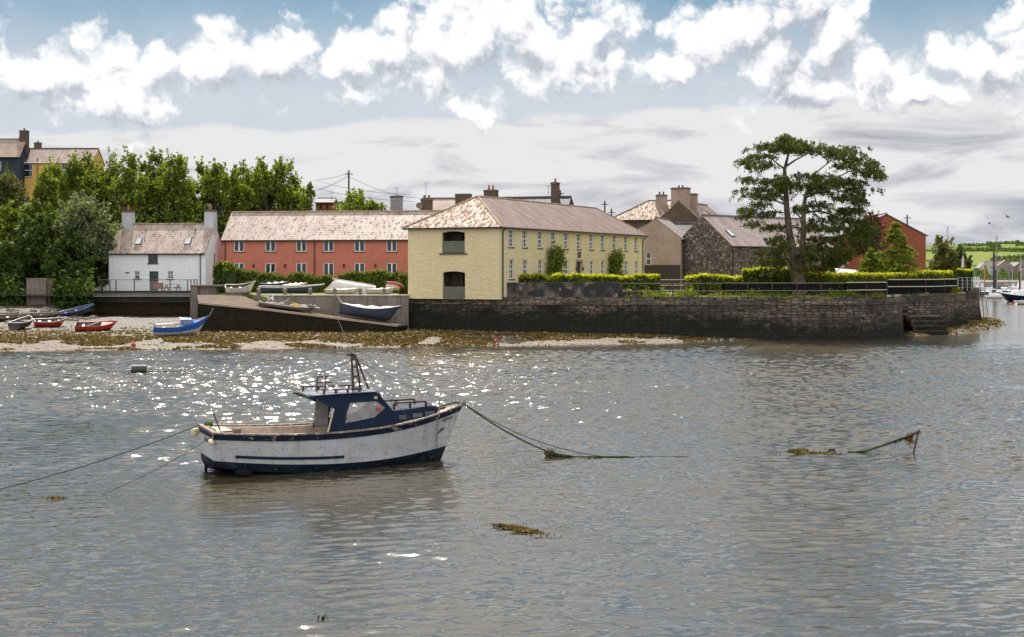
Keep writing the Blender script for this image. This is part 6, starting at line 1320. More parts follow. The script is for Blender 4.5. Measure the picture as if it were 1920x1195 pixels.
for px, Yb, c_, lab in ((250, 105.0, 'red', 'tiny red float on the shingle below the cabin boat'), (930, 110.6, 'red', 'tiny red float at the water edge below the yellow house'), (300, 111.5, 'white_paint', 'small white float beside the blue cabin boat')):
    x = XQ(px, Yb); b = MB(); b.ball((0, 0, 0), 0.19, 0.19, 0.15); b.tube((0, 0, 0.12), (0, 0, 0.24), 0.04, n=6); o_ = b.build('float', c_, None, True); o_.location = (x, Yb, max(0.05, bz(x, Yb))+0.12); tag(o_, lab, 'float')

# ------------------------------------------------------------------ the moored boat
HD = R_(23); ca, sa = math.cos(HD), math.sin(HD)
nc = Vector((XQ(403, 39.7), 39.7, 0)); oc = nc+Vector((-sa, ca, 0))*1.18
oc = oc+Vector((0, 0, 0.06))
bt = thing('fishing_boat', 'weathered white fishing boat with a dark blue wheelhouse moored in the foreground', 'boat', oc, HD)
LB = 8.02
SS = [0, .1, .25, .42, .58, .7, .8, .88, .95, 1.0]
def I(s, ys): return float(np.interp(s, SS, ys))
hbm = [1.18, 1.27, 1.36, 1.38, 1.32, 1.17, .92, .62, .3, .03]
shz = [1.24, 1.18, 1.12, 1.11, 1.16, 1.25, 1.36, 1.47, 1.58, 1.66]
wbm = [1.03, 1.12, 1.22, 1.25, 1.14, .92, .62, .36, .14, .02]
wzz = [.43, .34, .24, .18, .18, .22, .27, .31, .35, .38]
cbm = [.98, 1.05, 1.1, 1.08, .9, .62, .36, .18, .06, .015]
czz = [.25, .12, -.02, -.08, -.1, -.1, -.1, -.08, -.05, -.02]
kzz = [.1, -.15, -.3, -.4, -.45, -.45, -.4, -.35, -.3, -.2]
def sm(s, ys):  # smoothed interpolation
    return sum(I(min(1, max(0, s+d_)), ys)*w_ for d_, w_ in ((-.05, .2), (-.025, .2), (0, .2), (.025, .2), (.05, .2))) if 0.05 < s < 0.95 else I(s, ys)
def stx(s, f): return s*LB-(1-f)*0.78*s**5      # raked stem: lower points sit further aft
NSt = 40
def section(s):
    b_, z_, wb, wz, cb_, cz, kz = (sm(s, q) for q in (hbm, shz, wbm, wzz, cbm, czz, kzz))
    pts = [(0, kz), (cb_*0.55, (kz+cz)/2-0.03), (cb_, cz), (wb, wz)]
    for f in (0.25, 0.5, 0.75, 0.9): pts.append((wb+(b_-wb)*f**1.15, wz+(z_-0.19-wz)*f/0.9 if f < 0.9 else z_-0.19))
    pts.append((b_, z_)); return pts
rows = []
for i in range(NSt+1):
    s = i/NSt; pts = section(s); z_ = pts[-1][1]; kz = pts[0][1]
    rows.append([(stx(s, (z-kz)/(z_-kz)), y, z) for y, z in pts])
nP = len(rows[0])
def hull_part(name, j0, j1, mat, bulge=0.0, transom=True):
    b = MB(); 
    for sd_ in (-1, 1):
        for i in range(NSt):
            for j in range(j0, j1):
                q = [rows[i][j], rows[i+1][j], rows[i+1][j+1], rows[i][j+1]]; q = [(x, sd_*(y+bulge), z) for x, y, z in q]
                b.add(q if sd_ < 0 else q[::-1], [(0, 1, 2, 3)])
    if transom:
        P_ = [(x-bulge, -(y+bulge), z) for x, y, z in rows[0][j0:j1+1]]; Q_ = [(x-bulge, y+bulge, z) for x, y, z in rows[0][j0:j1+1][::-1]]; b.poly([p for p in (P_+Q_)][::-1])
    me_o = b.build(name, mat, bt, False)
    import bmesh
    bm = bmesh.new(); bm.from_mesh(me_o.data); bmesh.ops.remove_doubles(bm, verts=bm.verts, dist=0.0015); bmesh.ops.recalc_face_normals(bm, faces=bm.faces); bm.to_mesh(me_o.data); bm.free()
    for p in me_o.data.polygons: p.use_smooth = len(p.vertices) == 4
    return me_o
hull = hull_part('hull', 3, 7, 'gelcoat')
hull_part('bottom', 0, 2, 'black_hull'); hull_part('boot_stripe', 2, 3, 'blue_boot')
hull_part('gunwale', 7, 8, 'worn_navy', 0.025)
b = MB(); P_ = []
for i in range(3, int(NSt*0.52)):
    s = i/NSt; r_ = rows[i]; f = 0.34; j = 4; y = r_[4][1]+(r_[5][1]-r_[4][1])*f; z = r_[4][2]+(r_[5][2]-r_[4][2])*(-0.05); P_.append((r_[4][0], y, z))
for sd_ in (-1, 1): b.path([(x, sd_*(y-0.01), z) for x, y, z in P_], 0.045, 6)
b.build('rubbing_strake', 'navy', bt)
b = MB()       # capping rail around the whole sheer
P_ = [(rows[i][8][0], -rows[i][8][1]+0.03, rows[i][8][2]+0.02) for i in range(NSt+1)]; P2 = [(x, -y, z) for x, y, z in P_][::-1]
for A_, B2 in zip(P_[:-1], P_[1:]):
    for sd_ in (-1, 1):
        w_ = 0.075; q = [(A_[0], -sd_*A_[1]-w_*1, A_[2]), (B2[0], -sd_*B2[1]-w_, B2[2]), (B2[0], -sd_*B2[1]+w_, B2[2]), (A_[0], -sd_*A_[1]+w_, A_[2])]; b.slab(q, 0.04)
b.box(-0.05, -1.2, 1.2, 0.08, 1.2, 1.265); b.build('capping_rail', 'rail_paint', bt)
# cockpit tub, side decks, stern deck, foredeck
zf = 0.42; X0, X1 = 0.75, 5.15
def inner(s): return sm(s, hbm)-0.24
b = MB(); n_ = 18
for sd_ in (-1, 1):
    for i in range(n_):
        xa_, xb_ = X0+(X1-X0)*i/n_, X0+(X1-X0)*(i+1)/n_; ya, yb = inner(xa_/LB)*sd_, inner(xb_/LB)*sd_; za_, zb_ = sm(xa_/LB, shz)-0.03, sm(xb_/LB, shz)-0.03
        b.quad((xa_, ya, zf), (xb_, yb, zf), (xb_, yb, zb_), (xa_, ya, za_)); oa, ob = (sm(xa_/LB, hbm)-0.03)*sd_, (sm(xb_/LB, hbm)-0.03)*sd_
        b.quad((xa_, ya, za_), (xb_, yb, zb_), (xb_, ob, zb_), (xa_, oa, za_))
        b.quad((xa_, ya, zf), (xb_, yb, zf), (xb_, 0, zf-0.01), (xa_, 0, zf-0.01))
b.quad((X0, -inner(X0/LB), zf), (X0, inner(X0/LB), zf), (X0, inner(X0/LB), 1.17), (X0, -inner(X0/LB), 1.17)); b.build('cockpit', 'cockpit', bt)
b = MB(); b.poly([(0.0, -1.15, 1.2), (X0, -sm(X0/LB, hbm)+0.04, 1.165), (X0, sm(X0/LB, hbm)-0.04, 1.165), (0.0, 1.15, 1.2)]); b.build('stern_deck', 'deck_paint', bt)
b = MB(); n_ = 16
for i in range(n_):
    xa_, xb_ = X1+(LB-0.05-X1)*i/n_, X1+(LB-0.05-X1)*(i+1)/n_
    for k in range(4):
        q = []
        for (x, kk) in ((xa_, k), (xb_, k), (xb_, k+1), (xa_, k+1)):
            f = kk/2-1; w_ = max(0.02, sm(x/LB, hbm)-0.03); q.append((x, w_*f, sm(x/LB, shz)-0.035+0.07*(1-f*f)))
        b.quad(*q)
b.build('foredeck', 'deck_paint', bt, True)
b = MB(); b.box(X1-0.02, -1.05, zf, X1+0.03, 1.05, 1.2); b.build('bulkhead', 'dark_wood', bt)
# wheelhouse
WY = 0.98
OUT = [(3.42, 1.06), (3.62, 1.75), (2.98, 2.12), (4.98, 2.18), (5.38, 1.72), (5.8, 1.2)]; INN = [(3.92, 1.33), (3.98, 1.62), (4.1, 1.93), (4.93, 1.95), (5.2, 1.74), (4.85, 1.47)]
def side_panel(sd_):
    b = MB(); y = sd_*WY; t_ = 0.05; k = len(OUT)
    tw = lambda p, yy: (p[0], yy-sd_*0.12*(p[1]-1.06), p[1])
    for yy in (y, y-sd_*t_):
        for i in range(k): j = (i+1) % k; b.quad(tw(OUT[i], yy), tw(OUT[j], yy), tw(INN[j], yy), tw(INN[i], yy))
    for R2 in (OUT, INN):
        for i in range(k): j = (i+1) % k; b.quad(tw(R2[i], y), tw(R2[j], y), tw(R2[j], y-sd_*t_), tw(R2[i], y-sd_*t_))
    p = b.build('wheelhouse_side', 'navy', bt)
    g_ = MB(); ym = y-sd_*t_/2; g_.poly([tw(q, ym) for q in INN]); return p, g_, tw
def pane_mat(nm_, lo_, hi_):
    m = bpy.data.materials.new(nm_); m.use_nodes = True; nt_ = m.node_tree; nt_.nodes.clear(); out = nt_.nodes.new('ShaderNodeOutputMaterial'); b_ = nt_.nodes.new('ShaderNodeBsdfPrincipled'); tr_ = nt_.nodes.new('ShaderNodeBsdfTransparent'); mx = nt_.nodes.new('ShaderNodeMixShader')
    f = ramp(nt_, noise(nt_, coords(nt_), 2.5, 5, 0.6), [(0.3, lo_), (0.7, hi_)]); L(nt_, f, mx.inputs[0]); b_.inputs['Base Color'].default_value = (0.3, 0.3, 0.29, 1); b_.inputs['Roughness'].default_value = 0.25; tr_.inputs[0].default_value = (0.9, 0.92, 0.9, 1)
    L(nt_, tr_.outputs[0], mx.inputs[1]); L(nt_, b_.outputs[0], mx.inputs[2]); L(nt_, mx.outputs[0], out.inputs[0]); return m
M['hazy'] = pane_mat('hazy_perspex', 0.4, 0.8); M['clear'] = pane_mat('clear_perspex', 0.05, 0.12); M['lining'] = pbr('wheelhouse_lining', (0.3, 0.31, 0.33), (0.2, 0.2, 0.22), 3, 0.7, 0.2)
for sd_ in (-1, 1):
    p, g_, tw = side_panel(sd_); g_.build('window_pane', 'hazy' if sd_ < 0 else 'clear', p)
    if sd_ < 0: b = MB(); b.tube((4.98, -WY-0.005+0.07, 1.72), (4.98, -WY-0.03+0.07, 1.72), 0.06, n=12); b.build('sticker', 'red', p)
b = MB()      # pale lining inside the far panel, timber below its window
b.slab([tw(q, WY-0.06) for q in ((3.46, 1.09), (3.9, 1.09), (3.9, 1.95), (3.5, 2.05))][::-1], 0.01); b.build('lining', 'lining', bt)
b = MB(); b.slab([tw(q, WY-0.06) for q in ((3.9, 1.02), (5.2, 1.02), (5.0, 1.34), (3.9, 1.32))][::-1], 0.01); b.build('dado', 'dark_wood', bt)
# far side carries on aft as a screen with its own window
b = MB(); OU = [(2.75, 1.1), (2.98, 2.1), (3.62, 2.1), (3.42, 1.1)]; y = WY
IN = [(3.05, 1.5), (3.12, 1.98), (3.45, 1.9), (3.5, 1.5)]
b = MB()
for x0_, x1_, sd_ in ((3.38, 3.58, -1), (3.38, 3.58, 1)):
    b = MB(); b.tube((x0_, sd_*WY, 1.1), (x1_, sd_*WY*0.93, 1.78), 0.025, n=6); b.build('post', 'cream_paint', bt)
b = MB()
t_ = 0.04
D0, F0 = OUT[3], OUT[5]
for (a0, a1) in ((0, .12), (.62, 1.0)):
    p0 = (D0[0]+(F0[0]-D0[0])*a0, D0[1]+(F0[1]-D0[1])*a0); p1 = (D0[0]+(F0[0]-D0[0])*a1, D0[1]+(F0[1]-D0[1])*a1); b.slab([(p1[0], -WY+0.02, p1[1]), (p1[0], WY-0.02, p1[1]), (p0[0], WY-0.1, p0[1]), (p0[0], -WY+0.1, p0[1])], t_)
for yy in (-0.88, -0.03, 0.8):
    p0 = (D0[0]+(F0[0]-D0[0])*.12, D0[1]+(F0[1]-D0[1])*.12); p1 = (D0[0]+(F0[0]-D0[0])*.62, D0[1]+(F0[1]-D0[1])*.62); b.slab([(p1[0], yy, p1[1]), (p1[0], yy+0.08, p1[1]), (p0[0], yy+0.08, p0[1]), (p0[0], yy, p0[1])], t_)
wsn = b.build('windscreen', 'navy', bt)
b = MB(); b.quad((p1[0]-0.02, -0.85, p1[1]), (p1[0]-0.02, 0.85, p1[1]), (p0[0]-0.02, 0.85, p0[1]), (p0[0]-0.02, -0.85, p0[1])); b.build('windscreen_pane', 'hazy', wsn)
b = MB(); b.slab([(2.88, -0.86, 2.13), (5.05, -0.88, 2.19), (5.05, 0.88, 2.19), (2.88, 0.86, 2.13)], 0.06); b.slab([(2.92, -0.7, 2.17), (5.0, -0.7, 2.235), (5.0, 0.7, 2.235), (2.75, 0.7, 2.17)], 0.05); rfb = b.build('wheelhouse_roof', 'navy', bt)
b = MB(); b.slab([(2.93, -0.8, 2.185), (4.95, -0.84, 2.25), (4.95, 0.84, 2.25), (2.8, 0.82, 2.185)], 0.02); b.build('roof_skin', 'roof_skin', rfb)
b = MB(); b.path([(2.86, -0.84, 2.14), (2.82, 0, 2.18), (2.86, 0.84, 2.14)], 0.045, 7); b.build('rolled_canopy', 'rubber', bt)
for sd_, x0_, x1_ in ((-1, 3.25, 4.55), (1, 2.95, 4.6)):
    b = MB(); b.box(x0_, sd_*0.66-0.02, 2.31, x1_, sd_*0.66+0.02, 2.345)
    for k in range(4): x = x0_+0.1+(x1_-x0_-0.2)*k/3; b.box(x-0.03, sd_*0.66-0.02, 2.2, x+0.03, sd_*0.66+0.02, 2.31)
    b.build('grab_rail', 'rust', bt)
for x in (3.35, 3.62):      # rod holders
    b = MB(); b.tube((x, 0.2, 2.2), (x+0.03, 0.2, 2.68), 0.022, n=6); b.tube((x+0.03, 0.2, 2.66), (x+0.2, 0.2, 2.67), 0.02, n=5); b.tube((x+0.02, 0.2, 2.48), (x+0.2, 0.2, 2.47), 0.02, n=5); b.build('rod_rest', 'rust', bt)
b = MB(); b.ball((3.85, -0.25, 2.3), 0.11, 0.11, 0.07); b.ball((3.85, -0.25, 2.38), 0.05); b.build('roof_lamp', ['white_paint'], bt, True)
b = MB(); b.box(4.85, -0.88, 2.02, 4.95, -0.8, 2.1); b.build('side_lamp', 'cream_paint', bt)
# drilled mast: two cheeks joined by a plate with three slots, and a prop behind
b = MB(); prof = [(0.0, 0.17), (0.12, 0.15), (0.4, 0.14), (0.62, 0.12), (0.68, 0.12), (0.98, 0.10), (1.04, 0.10), (1.3, 0.085), (1.36, 0.085)]
prof = [(z*.84, w) for z, w in prof]; mx0, mz0 = 4.55, 2.2
def mast_pt(z, side): 
    w_ = float(np.interp(z, [p[0] for p in prof], [p[1] for p in prof])); return (mx0-z*0.1+side*w_, mz0+z)
for (a, c) in ((0, .12), (.42, .49), (.72, .78), (.96, 1.14)):
    P_ = [mast_pt(a, -1), mast_pt(a, 1), mast_pt(c, 1), mast_pt(c, -1)]; b.slab([(x, -0.05, z) for x, z in P_], 0.05) if False else b.slab([(x, -0.04, z) for x, z in P_], -0.06)
for (a, c) in ((.12, .42), (.49, .72), (.78, .96)):
    for sd_ in (-1, 1):
        A0, A1 = mast_pt(a, sd_), mast_pt(c, sd_); B0, B1 = mast_pt(a, sd_*0.5), mast_pt(c, sd_*0.5); P_ = [A0, B0, B1, A1] if sd_ < 0 else [B0, A0, A1, B1]; b.slab([(x, -0.04, z) for x, z in P_], -0.06)
b.slab([(x, -0.04, z) for x, z in ((mx0-0.32, mz0+1.09), (mx0-0.1, mz0+1.07), (mx0-0.1, mz0+1.16), (mx0-0.32, mz0+1.17))], -0.06)
b.build('mast', 'rust', bt); b = MB(); b.tube((mx0+0.02, 0.05, mz0+1.0), (mx0+0.42, 0.05, mz0), 0.03, n=6); b.build('mast_prop', 'rust', bt)
b = MB(); b.tube((mx0-0.14, 0, mz0+1.14), (mx0-0.2, 0, mz0+1.34), 0.035, n=6); b.tube((mx0-0.2, 0, mz0+1.34), (mx0-0.72, 0, mz0+2.5), 0.012, 0.006, 5); b.build('aerial', 'steel', bt)
# coachroof with small ports and rails
b = MB(); n_ = 6; CR = [(5.5, .72, 1.62), (6.2, .62, 1.66), (6.75, .5, 1.7), (6.98, .42, 1.66)]; 
for i in range(3):
    (xa_, ya, za_), (xb_, yb, zb_) = CR[i], CR[i+1]; ba_, bb_ = sm(xa_/LB, shz)-0.03, sm(xb_/LB, shz)-0.03
    for sd_ in (-1, 1): b.quad((xa_, sd_*(ya+.06), ba_), (xb_, sd_*(yb+.06), bb_), (xb_, sd_*yb, zb_), (xa_, sd_*ya, za_))
    b.quad((xa_, -ya, za_), (xb_, -yb, zb_), (xb_, 0, zb_+.05), (xa_, 0, za_+.05)); b.quad((xa_, 0, za_+.05), (xb_, 0, zb_+.05), (xb_, yb, zb_), (xa_, ya, za_))
b.poly([(6.98, -.42, 1.66), (7.08, -.44, 1.33), (7.08, .44, 1.33), (6.98, .42, 1.66), (6.98, 0, 1.71)]); crf = b.build('coachroof', 'navy', bt)
for x in (5.68, 6.14, 6.58):
    f = float(np.interp(x, [5.5, 6.2, 6.75], [.78, .68, .56])); b = MB(); zc = float(np.interp(x, [5.5, 7], [1.4, 1.5])); dy = -0.075
    b.add([(x, -f-0.012, zc-0.07), (x+.34, -f-0.012+dy*-1.1, zc-0.05), (x+.34, -f+0.012+dy*-1.1, zc+0.07), (x, -f+0.018, zc+0.07)], [(0, 1, 2, 3)]); b.build('port_light', 'glass', crf)
for sd_, xs in ((-1, (5.6, 6.7)), (1, (5.3, 6.6))):
    b = MB(); y = sd_*0.4; b.path([(xs[0], y, 1.78), (xs[0]+.06, y, 1.82), (xs[1]-.05, y, 1.84), (xs[1], y, 1.78)], 0.03, 6)
    for k in range(3): x = xs[0]+.03+(xs[1]-xs[0]-.06)*k/2; b.box(x-.03, y-.03, 1.64, x+.03, y+.03, 1.82)
    b.build('grab_rail', 'rust', bt)
# pulpit, stanchions, stays
b = MB(); S1 = (6.95, -0.82, 1.4); S2 = (6.95, 0.82, 1.4); T1 = (6.95, -0.84, 1.98); T2 = (6.95, .84, 1.98)
b.path([S1, T1, (7.4, -0.62, 2.05), (8.1, -.12, 2.12), (8.1, .12, 2.12), (7.4, .62, 2.05), T2, S2], 0.016, 6); 
for (x, y, z0_) in ((7.45, .52, 1.5), (7.45, -.52, 1.5), (7.85, .2, 1.6), (7.85, -.2, 1.6)): b.tube((x, y, z0_), (x+.06, y, 2.08), 0.013, n=5)
b.build('pulpit', 'steel', bt)
b = MB(); b.tube((5.9, .98, 1.3), (6.05, .98, 1.95), 0.014, n=5); b.ball((6.05, .98, 1.96), .035); b.build('stanchion', 'steel', bt)
mt_ = (mx0-0.06, 0, mz0+1.02)
b = MB()
for e_ in ((6.02, -1.1, 1.32), (7.0, .84, 1.98), (6.95, -.84, 1.98), (8.1, 0, 2.12), (6.05, .98, 1.95), (0.3, .9, 1.25), (2.75, .8, 2.2)): b.path(wirep(mt_, e_, 0.06 if e_[0] > 1 else 0.0, 8), 0.006, 4)
b.path(wirep(T2, T1, 0.04, 6), 0.006, 4); b.path(wirep((6.05, .98, 1.95), T2, 0.05, 6), 0.006, 4); b.build('stay', 'wire', bt)
# bow furniture, stern pole, fenders, rudder
b = MB(); b.ball((7.05, -0.15, 1.6), .13, .13, .1, 8, 5); b.tube((7.05, -.15, 1.5), (7.4, -.1, 1.6), .05, n=6); b.build('windlass', 'rust', bt, True)
b = MB(); b.path([(7.0, -.3, 1.55), (7.3, 0, 1.62), (7.8, .05, 1.72), (8.1, 0, 1.7)], .03, 5); b.build('bow_line', 'rope', bt)
b = MB(); b.tube((7.9, 0, 1.6), (8.12, 0, 1.72), .09, .07, 8); b.build('stem_head', 'grey_wood', bt)
b = MB(); b.tube((0.35, -.15, 1.2), (0.15, -.15, 1.72), .022, .02, 6); b.build('stern_pole', 'dark_wood', bt)
b = MB(); b.box(0.1, -.55, 1.2, .16, .75, 1.27); b.slab([(0.2, -.9, 1.25), (.9, -.5, 1.23), (.9, -.42, 1.23), (.2, -.82, 1.25)], .05); b.box(.55, -1.15, 1.2, .75, -.95, 1.34); b.build('stern_gear', 'grey_wood', bt)
b = MB(); b.ball((0.2, .85, 1.28), .14, .2, .1, 8, 5); b.build('net_bundle', 'weed_green', bt)
for (x, y, z, lx, ly) in ((-0.1, -1.12, .98, .09, .2), (-0.12, 1.3, 1.0, .14, .11)):
    b = MB(); b.ball((x, y, z), lx, ly, .09 if ly > lx else .14, 10, 7); b.tube((x, y, z+.05), (x+.12, y, 1.22), .012, n=4); b.build('fender', 'fender', bt, True)
b = MB(); b.box(-.07, -.05, -.3, -.0, .05, .2); b.build('skeg', 'black_hull', bt); b = MB(); b.ball((0.8, -1.22, .07), .27, .16, .12, 10, 5); b.tube((.85, -1.2, .1), (.87, -1.0, .36), .05, n=6); b.build('rudder', 'black_hull', bt)
b = MB(); b.path([(4.0, .4, 1.1), (4.2, .4, 1.5)], .03, 6); b.box(3.9, -.4, .42, 4.7, .3, 1.05); b.build('helm_seat', 'dark_wood', bt)
def text(body, size, mat, parent, M4, shear=0.35):
    cu = bpy.data.curves.new('lettering', 'FONT'); cu.body = body; cu.size = size; cu.shear = shear; cu.extrude = 0.002; tmp = bpy.data.objects.new('tmp', cu); COL.objects.link(tmp)
    dg = bpy.context.evaluated_depsgraph_get(); me = bpy.data.meshes.new_from_object(tmp.evaluated_get(dg)); bpy.data.objects.remove(tmp); me.materials.clear(); me.materials.append(M[mat]); me.transform(M4)
    o_ = bpy.data.objects.new('lettering', me); COL.objects.link(o_); o_.parent = parent; return o_
def basis(p, u_, v_):
    u_ = Vector(u_).normalized(); n_ = u_.cross(Vector(v_)).normalized(); v2 = n_.cross(u_); m4 = Matrix((u_, v2, n_)).transposed().to_4x4(); m4.translation = Vector(p)+n_*0.02; return m4
i0, i1 = int(NSt*.9), int(NSt*.97); pa, pb_ = rows[i0][6], rows[i1][6]; pc = rows[i0][5]
A_ = Vector((pa[0], -pa[1], pa[2])); Bv = Vector((pb_[0], -pb_[1], pb_[2])); Cv = Vector((pc[0], -pc[1], pc[2]))
text('Highland', 0.15, 'letter', hull, basis(A_+(A_-Cv)*0.15, Bv-A_, A_-Cv))
text('Highland', 0.18, 'letter', hull, basis((-0.012, 0.35, .88), (0, -1, -0.0), (0, 0, 1)))
b = MB(); q = A_+(Bv-A_)*0.35; dn_ = (Cv-A_).normalized(); nn = Vector((0.3, -1, -0.2)).normalized()*0.03; b.path([q+dn_*.2+nn, q+dn_*.34+nn+Vector((-.1, 0, 0)), q+dn_*.62+nn*1.3+Vector((-.22, .03, 0))], [.018, .04, .012], 6); b.path([q+dn_*.18+nn+Vector((.1, 0.02, 0)), q+dn_*.34+nn+Vector((-.08, 0, 0))], .014, 5); b.build('anchor', 'black_metal', bt)
# lines from the boat
oc = oc-Vector((0, 0, 0.0))
bw = Vector(oc)+Vector((ca, sa, 0))*8.1+Vector((0, 0, 1.66)); sn_ = Vector(oc)+Vector((-sa, ca, 0))*1.15+Vector((0, 0, 1.25)); sn2 = Vector(oc)+Vector((-sa, ca, 0))*(-1.1)+Vector((0, 0, 1.2))
def rope(label, pts, r_, mat='rope', name='mooring_rope'):
    b = MB(); b.path(pts, r_, 6); return tag(b.build(name, mat), label, 'rope')
kn = W(1030, 848, 44.2); e1 = G(1180, 857.5); e2 = G(1290, 856)
rope('thick mooring rope from the bow down to the weedy knot', wirep(bw, kn, 0.12, 14), 0.028)
rope('thinner upper mooring rope running from the bow into the water', wirep(bw, Vector((e1.x, e1.y, -0.02)), 0.42, 18), 0.014)
rope('long taut mooring rope from the far stern corner to the left edge', wirep(sn_, Vector((-14.2, 36.4, 0.05)), 0.15, 14), 0.015)
rope('thin stern rope slanting left into the water', wirep(sn2, Vector((XQ(190, 36.9), 36.9, 0.0)), 0.12, 12), 0.009)
rope('pale rope lying just at the surface beyond the weed', [Vector((e1.x-.2, e1.y, 0.0)), Vector((e1.x+.8, e1.y+.1, .012)), Vector((e2.x, e2.y, 0.005))], 0.009, 'weed_green')
# weed hanging on the rope
t = thing('weed_clump', 'dark round knot of weed on the mooring rope right of the boat', 'seaweed', kn); rg = np.random.default_rng(8)
b = MB(); b.ball((0, 0, -.02), .17, .15, .14, 10, 7); b.build('knot', 'weed_dark', t)
leafmesh('frond', rg.normal(0, .075, (220, 3))-np.array([0, 0, .05]), 0.04, 'weed', t, droop=1.0)
low = [kn+Vector((0.05, 0, -.02)), kn.lerp(Vector((e1.x, e1.y, 0)), .35)+Vector((0, 0, -.1)), kn.lerp(Vector((e1.x, e1.y, 0)), .7)+Vector((0, 0, -.06)), Vector((e1.x, e1.y, 0))]
t = thing('weedy_rope', 'sagging rope hung with bright green weed between the knot and the water', 'rope', (0, 0, 0)); b = MB(); b.path(low, .025, 6); 
low2 = [kn+Vector((0.1, 0, -.05)), kn+Vector((.7, 0, -.32)), kn+Vector((1.5, 0.1, -.28))]; b.path(low2, .02, 6); b.build('rope', 'rope', t); C = []
for k in range(2600):
    f = rg.random(); i = min(2, int(f*3)); p = low[i].lerp(low[i+1], f*3-i); C.append((p.x+rg.normal(0, .02), p.y+rg.normal(0, .04), max(.01, p.z-abs(rg.normal(0, .10))*(1-f*.5))))
for k in range(500): f = rg.random(); i = min(1, int(f*2)); p = low2[i].lerp(low2[i+1], f*2-i); C.append((p.x+rg.normal(0, .02), p.y+rg.normal(0, .03), max(.01, p.z-abs(rg.normal(0, .05)))))
leafmesh('frond', np.array(C), .035, 'weed_green', t, aspect=.25, droop=2.0)
# anchor stock, weedy chain and float to the right
Yr_ = 45.3
t = thing('old_mooring_post', 'rusty leaning post with hanging weed sticking out of the water at the right', 'mooring post', G(1712, 849)); o_ = t.location.copy()
b = MB(); b.tube(W(1711, 846, Yr_)-o_-Vector((0, 0, .2)), W(1722, 810, Yr_)-o_, .03, .03, 7); b.tube(W(1725, 808, Yr_)-o_, W(1708, 816, Yr_)-o_, .06, .05, 7); b.path([W(1710, 812, Yr_)-o_, W(1704, 824, Yr_)-o_, W(1712, 830, Yr_)-o_], .03, 6); b.build('post', 'rust', t)
c_ = np.array(W(1705, 824, Yr_)-o_); leafmesh('frond', rg.normal(0, 1, (260, 3))*np.array([.065, .04, .1])+c_, .035, 'weed', t, droop=1.5)
t = thing('weedy_rope', 'rope with dark green weed rising out of the water to the rusty post', 'rope', (0, 0, 0)); P_ = [G(1590, 849)+Vector((0, 0, .0)), W(1625, 845, Yr_), W(1660, 833, Yr_), W(1690, 822, Yr_), W(1712, 815, Yr_)]; b = MB(); b.path(P_, .02, 6); b.build('rope', 'rope', t); C = []
for k in range(1500): f = rg.random(); i = min(3, int(f*4)); p = P_[i].lerp(P_[i+1], f*4-i); C.append((p.x+rg.normal(0, .02), p.y+rg.normal(0, .03), max(.01, p.z-abs(rg.normal(0, .02+.07*max(0, f-.35))))))
leafmesh('frond', np.array(C), .035, 'weed_green', t, aspect=.25, droop=2)
t = thing('mooring_buoy', 'low weed-grown yellow-green buoy at the left end of the right-hand mooring', 'buoy', G(1497, 850)); b = MB()
b.path([(-.32, 0, .04), (-.26, 0, .06), (.2, 0, .06), (.3, 0, .03)], [.04, .12, .13, .05], 10); b.build('float', 'weed_buoy' if 'weed_buoy' in M else 'leaf_olive', t, True); leafmesh('frond', rg.normal(0, 1, (300, 3))*np.array([.3, .1, .03])+np.array([.1, -.1, .02]), .05, 'weed', t)
rope('loop of dark weedy rope breaking the surface left of the leaning post', [G(1552, 849), G(1556, 849)+Vector((0, 0, .1)), G(1566, 849)+Vector((0, 0, .08)), G(1573, 852)+Vector((0, 0, -.02))], .045, 'weed_dark')
tag(leafmesh('floating_weed', rg.normal(0, 1, (300, 3))*np.array([.25, .08, .015])+np.array(G(1540, 851)), .05, 'weed'), 'dark scraps of weed beside the weed-grown buoy', 'seaweed', kind='stuff')
# floating weed patches
def patch(label, px, py, wpx, hpx, n, mat, sl=0.0, z=.02):
    c = G(px, py); rg_ = np.random.default_rng(int(px)); u_ = rg_.normal(0, .45, n); w_ = wpx/2/F*c.y; hd_ = hpx/2*c.y*c.y/(F*H); C_ = np.stack([c.x+u_*w_, c.y+rg_.normal(0, .45, n)*hd_*(1-.5*abs(u_))-sl*u_*hd_, z+np.abs(rg_.normal(0, .015, n))], 1); return tag(leafmesh('floating_weed', C_, .035, mat, up=.6), label, 'seaweed', kind='stuff')
patch('raft of brown bladder weed floating in the near water below the boat bow', 972, 994, 84, 9, 2200, 'weed', 1.6)
patch('small scrap of yellow-brown weed on the water at the left', 104, 935, 40, 4, 90, 'weed')
patch('tiny scrap of green weed near the bottom edge of the water', 607, 1162, 22, 2, 16, 'weed_green')
# barrel buoy
t = thing('barrel_buoy', 'black cylindrical mooring barrel floating left of centre', 'buoy', G(261, 699)+Vector((0, 0, .18)), R_(12)); b = MB(); b.tube((-.42, 0, 0), (.42, 0, 0), .28, n=20); b.tube((-.5, 0, -.05), (-.42, 0, -.05), .08, n=8)
for x in (-.2, .15): b.tube((x, 0, 0), (x+.05, 0, 0), .292, n=20)
b.build('barrel', 'rubber', t, False); b = MB(); b.path([(-.5, 0, -.05), (-.6, 0, -.1), (-.62, 0, -.2)], .03, 6); b.build('ring', 'rust', t)
rope('pale rope trailing right from the black barrel with a small float', [G(278, 697.5)+Vector((0, 0, .04)), G(300, 697)+Vector((0, 0, .03)), G(316, 697.3)+Vector((0, 0, .05)), G(440, 696.5)], .03, 'pale_rope')
b = MB(); b.ball((0, 0, 0), .16, .1, .09); o_ = b.build('float', 'weed_dark', None, True); o_.location = G(315, 698); tag(o_, 'small dark float on the rope beside the black barrel', 'float')

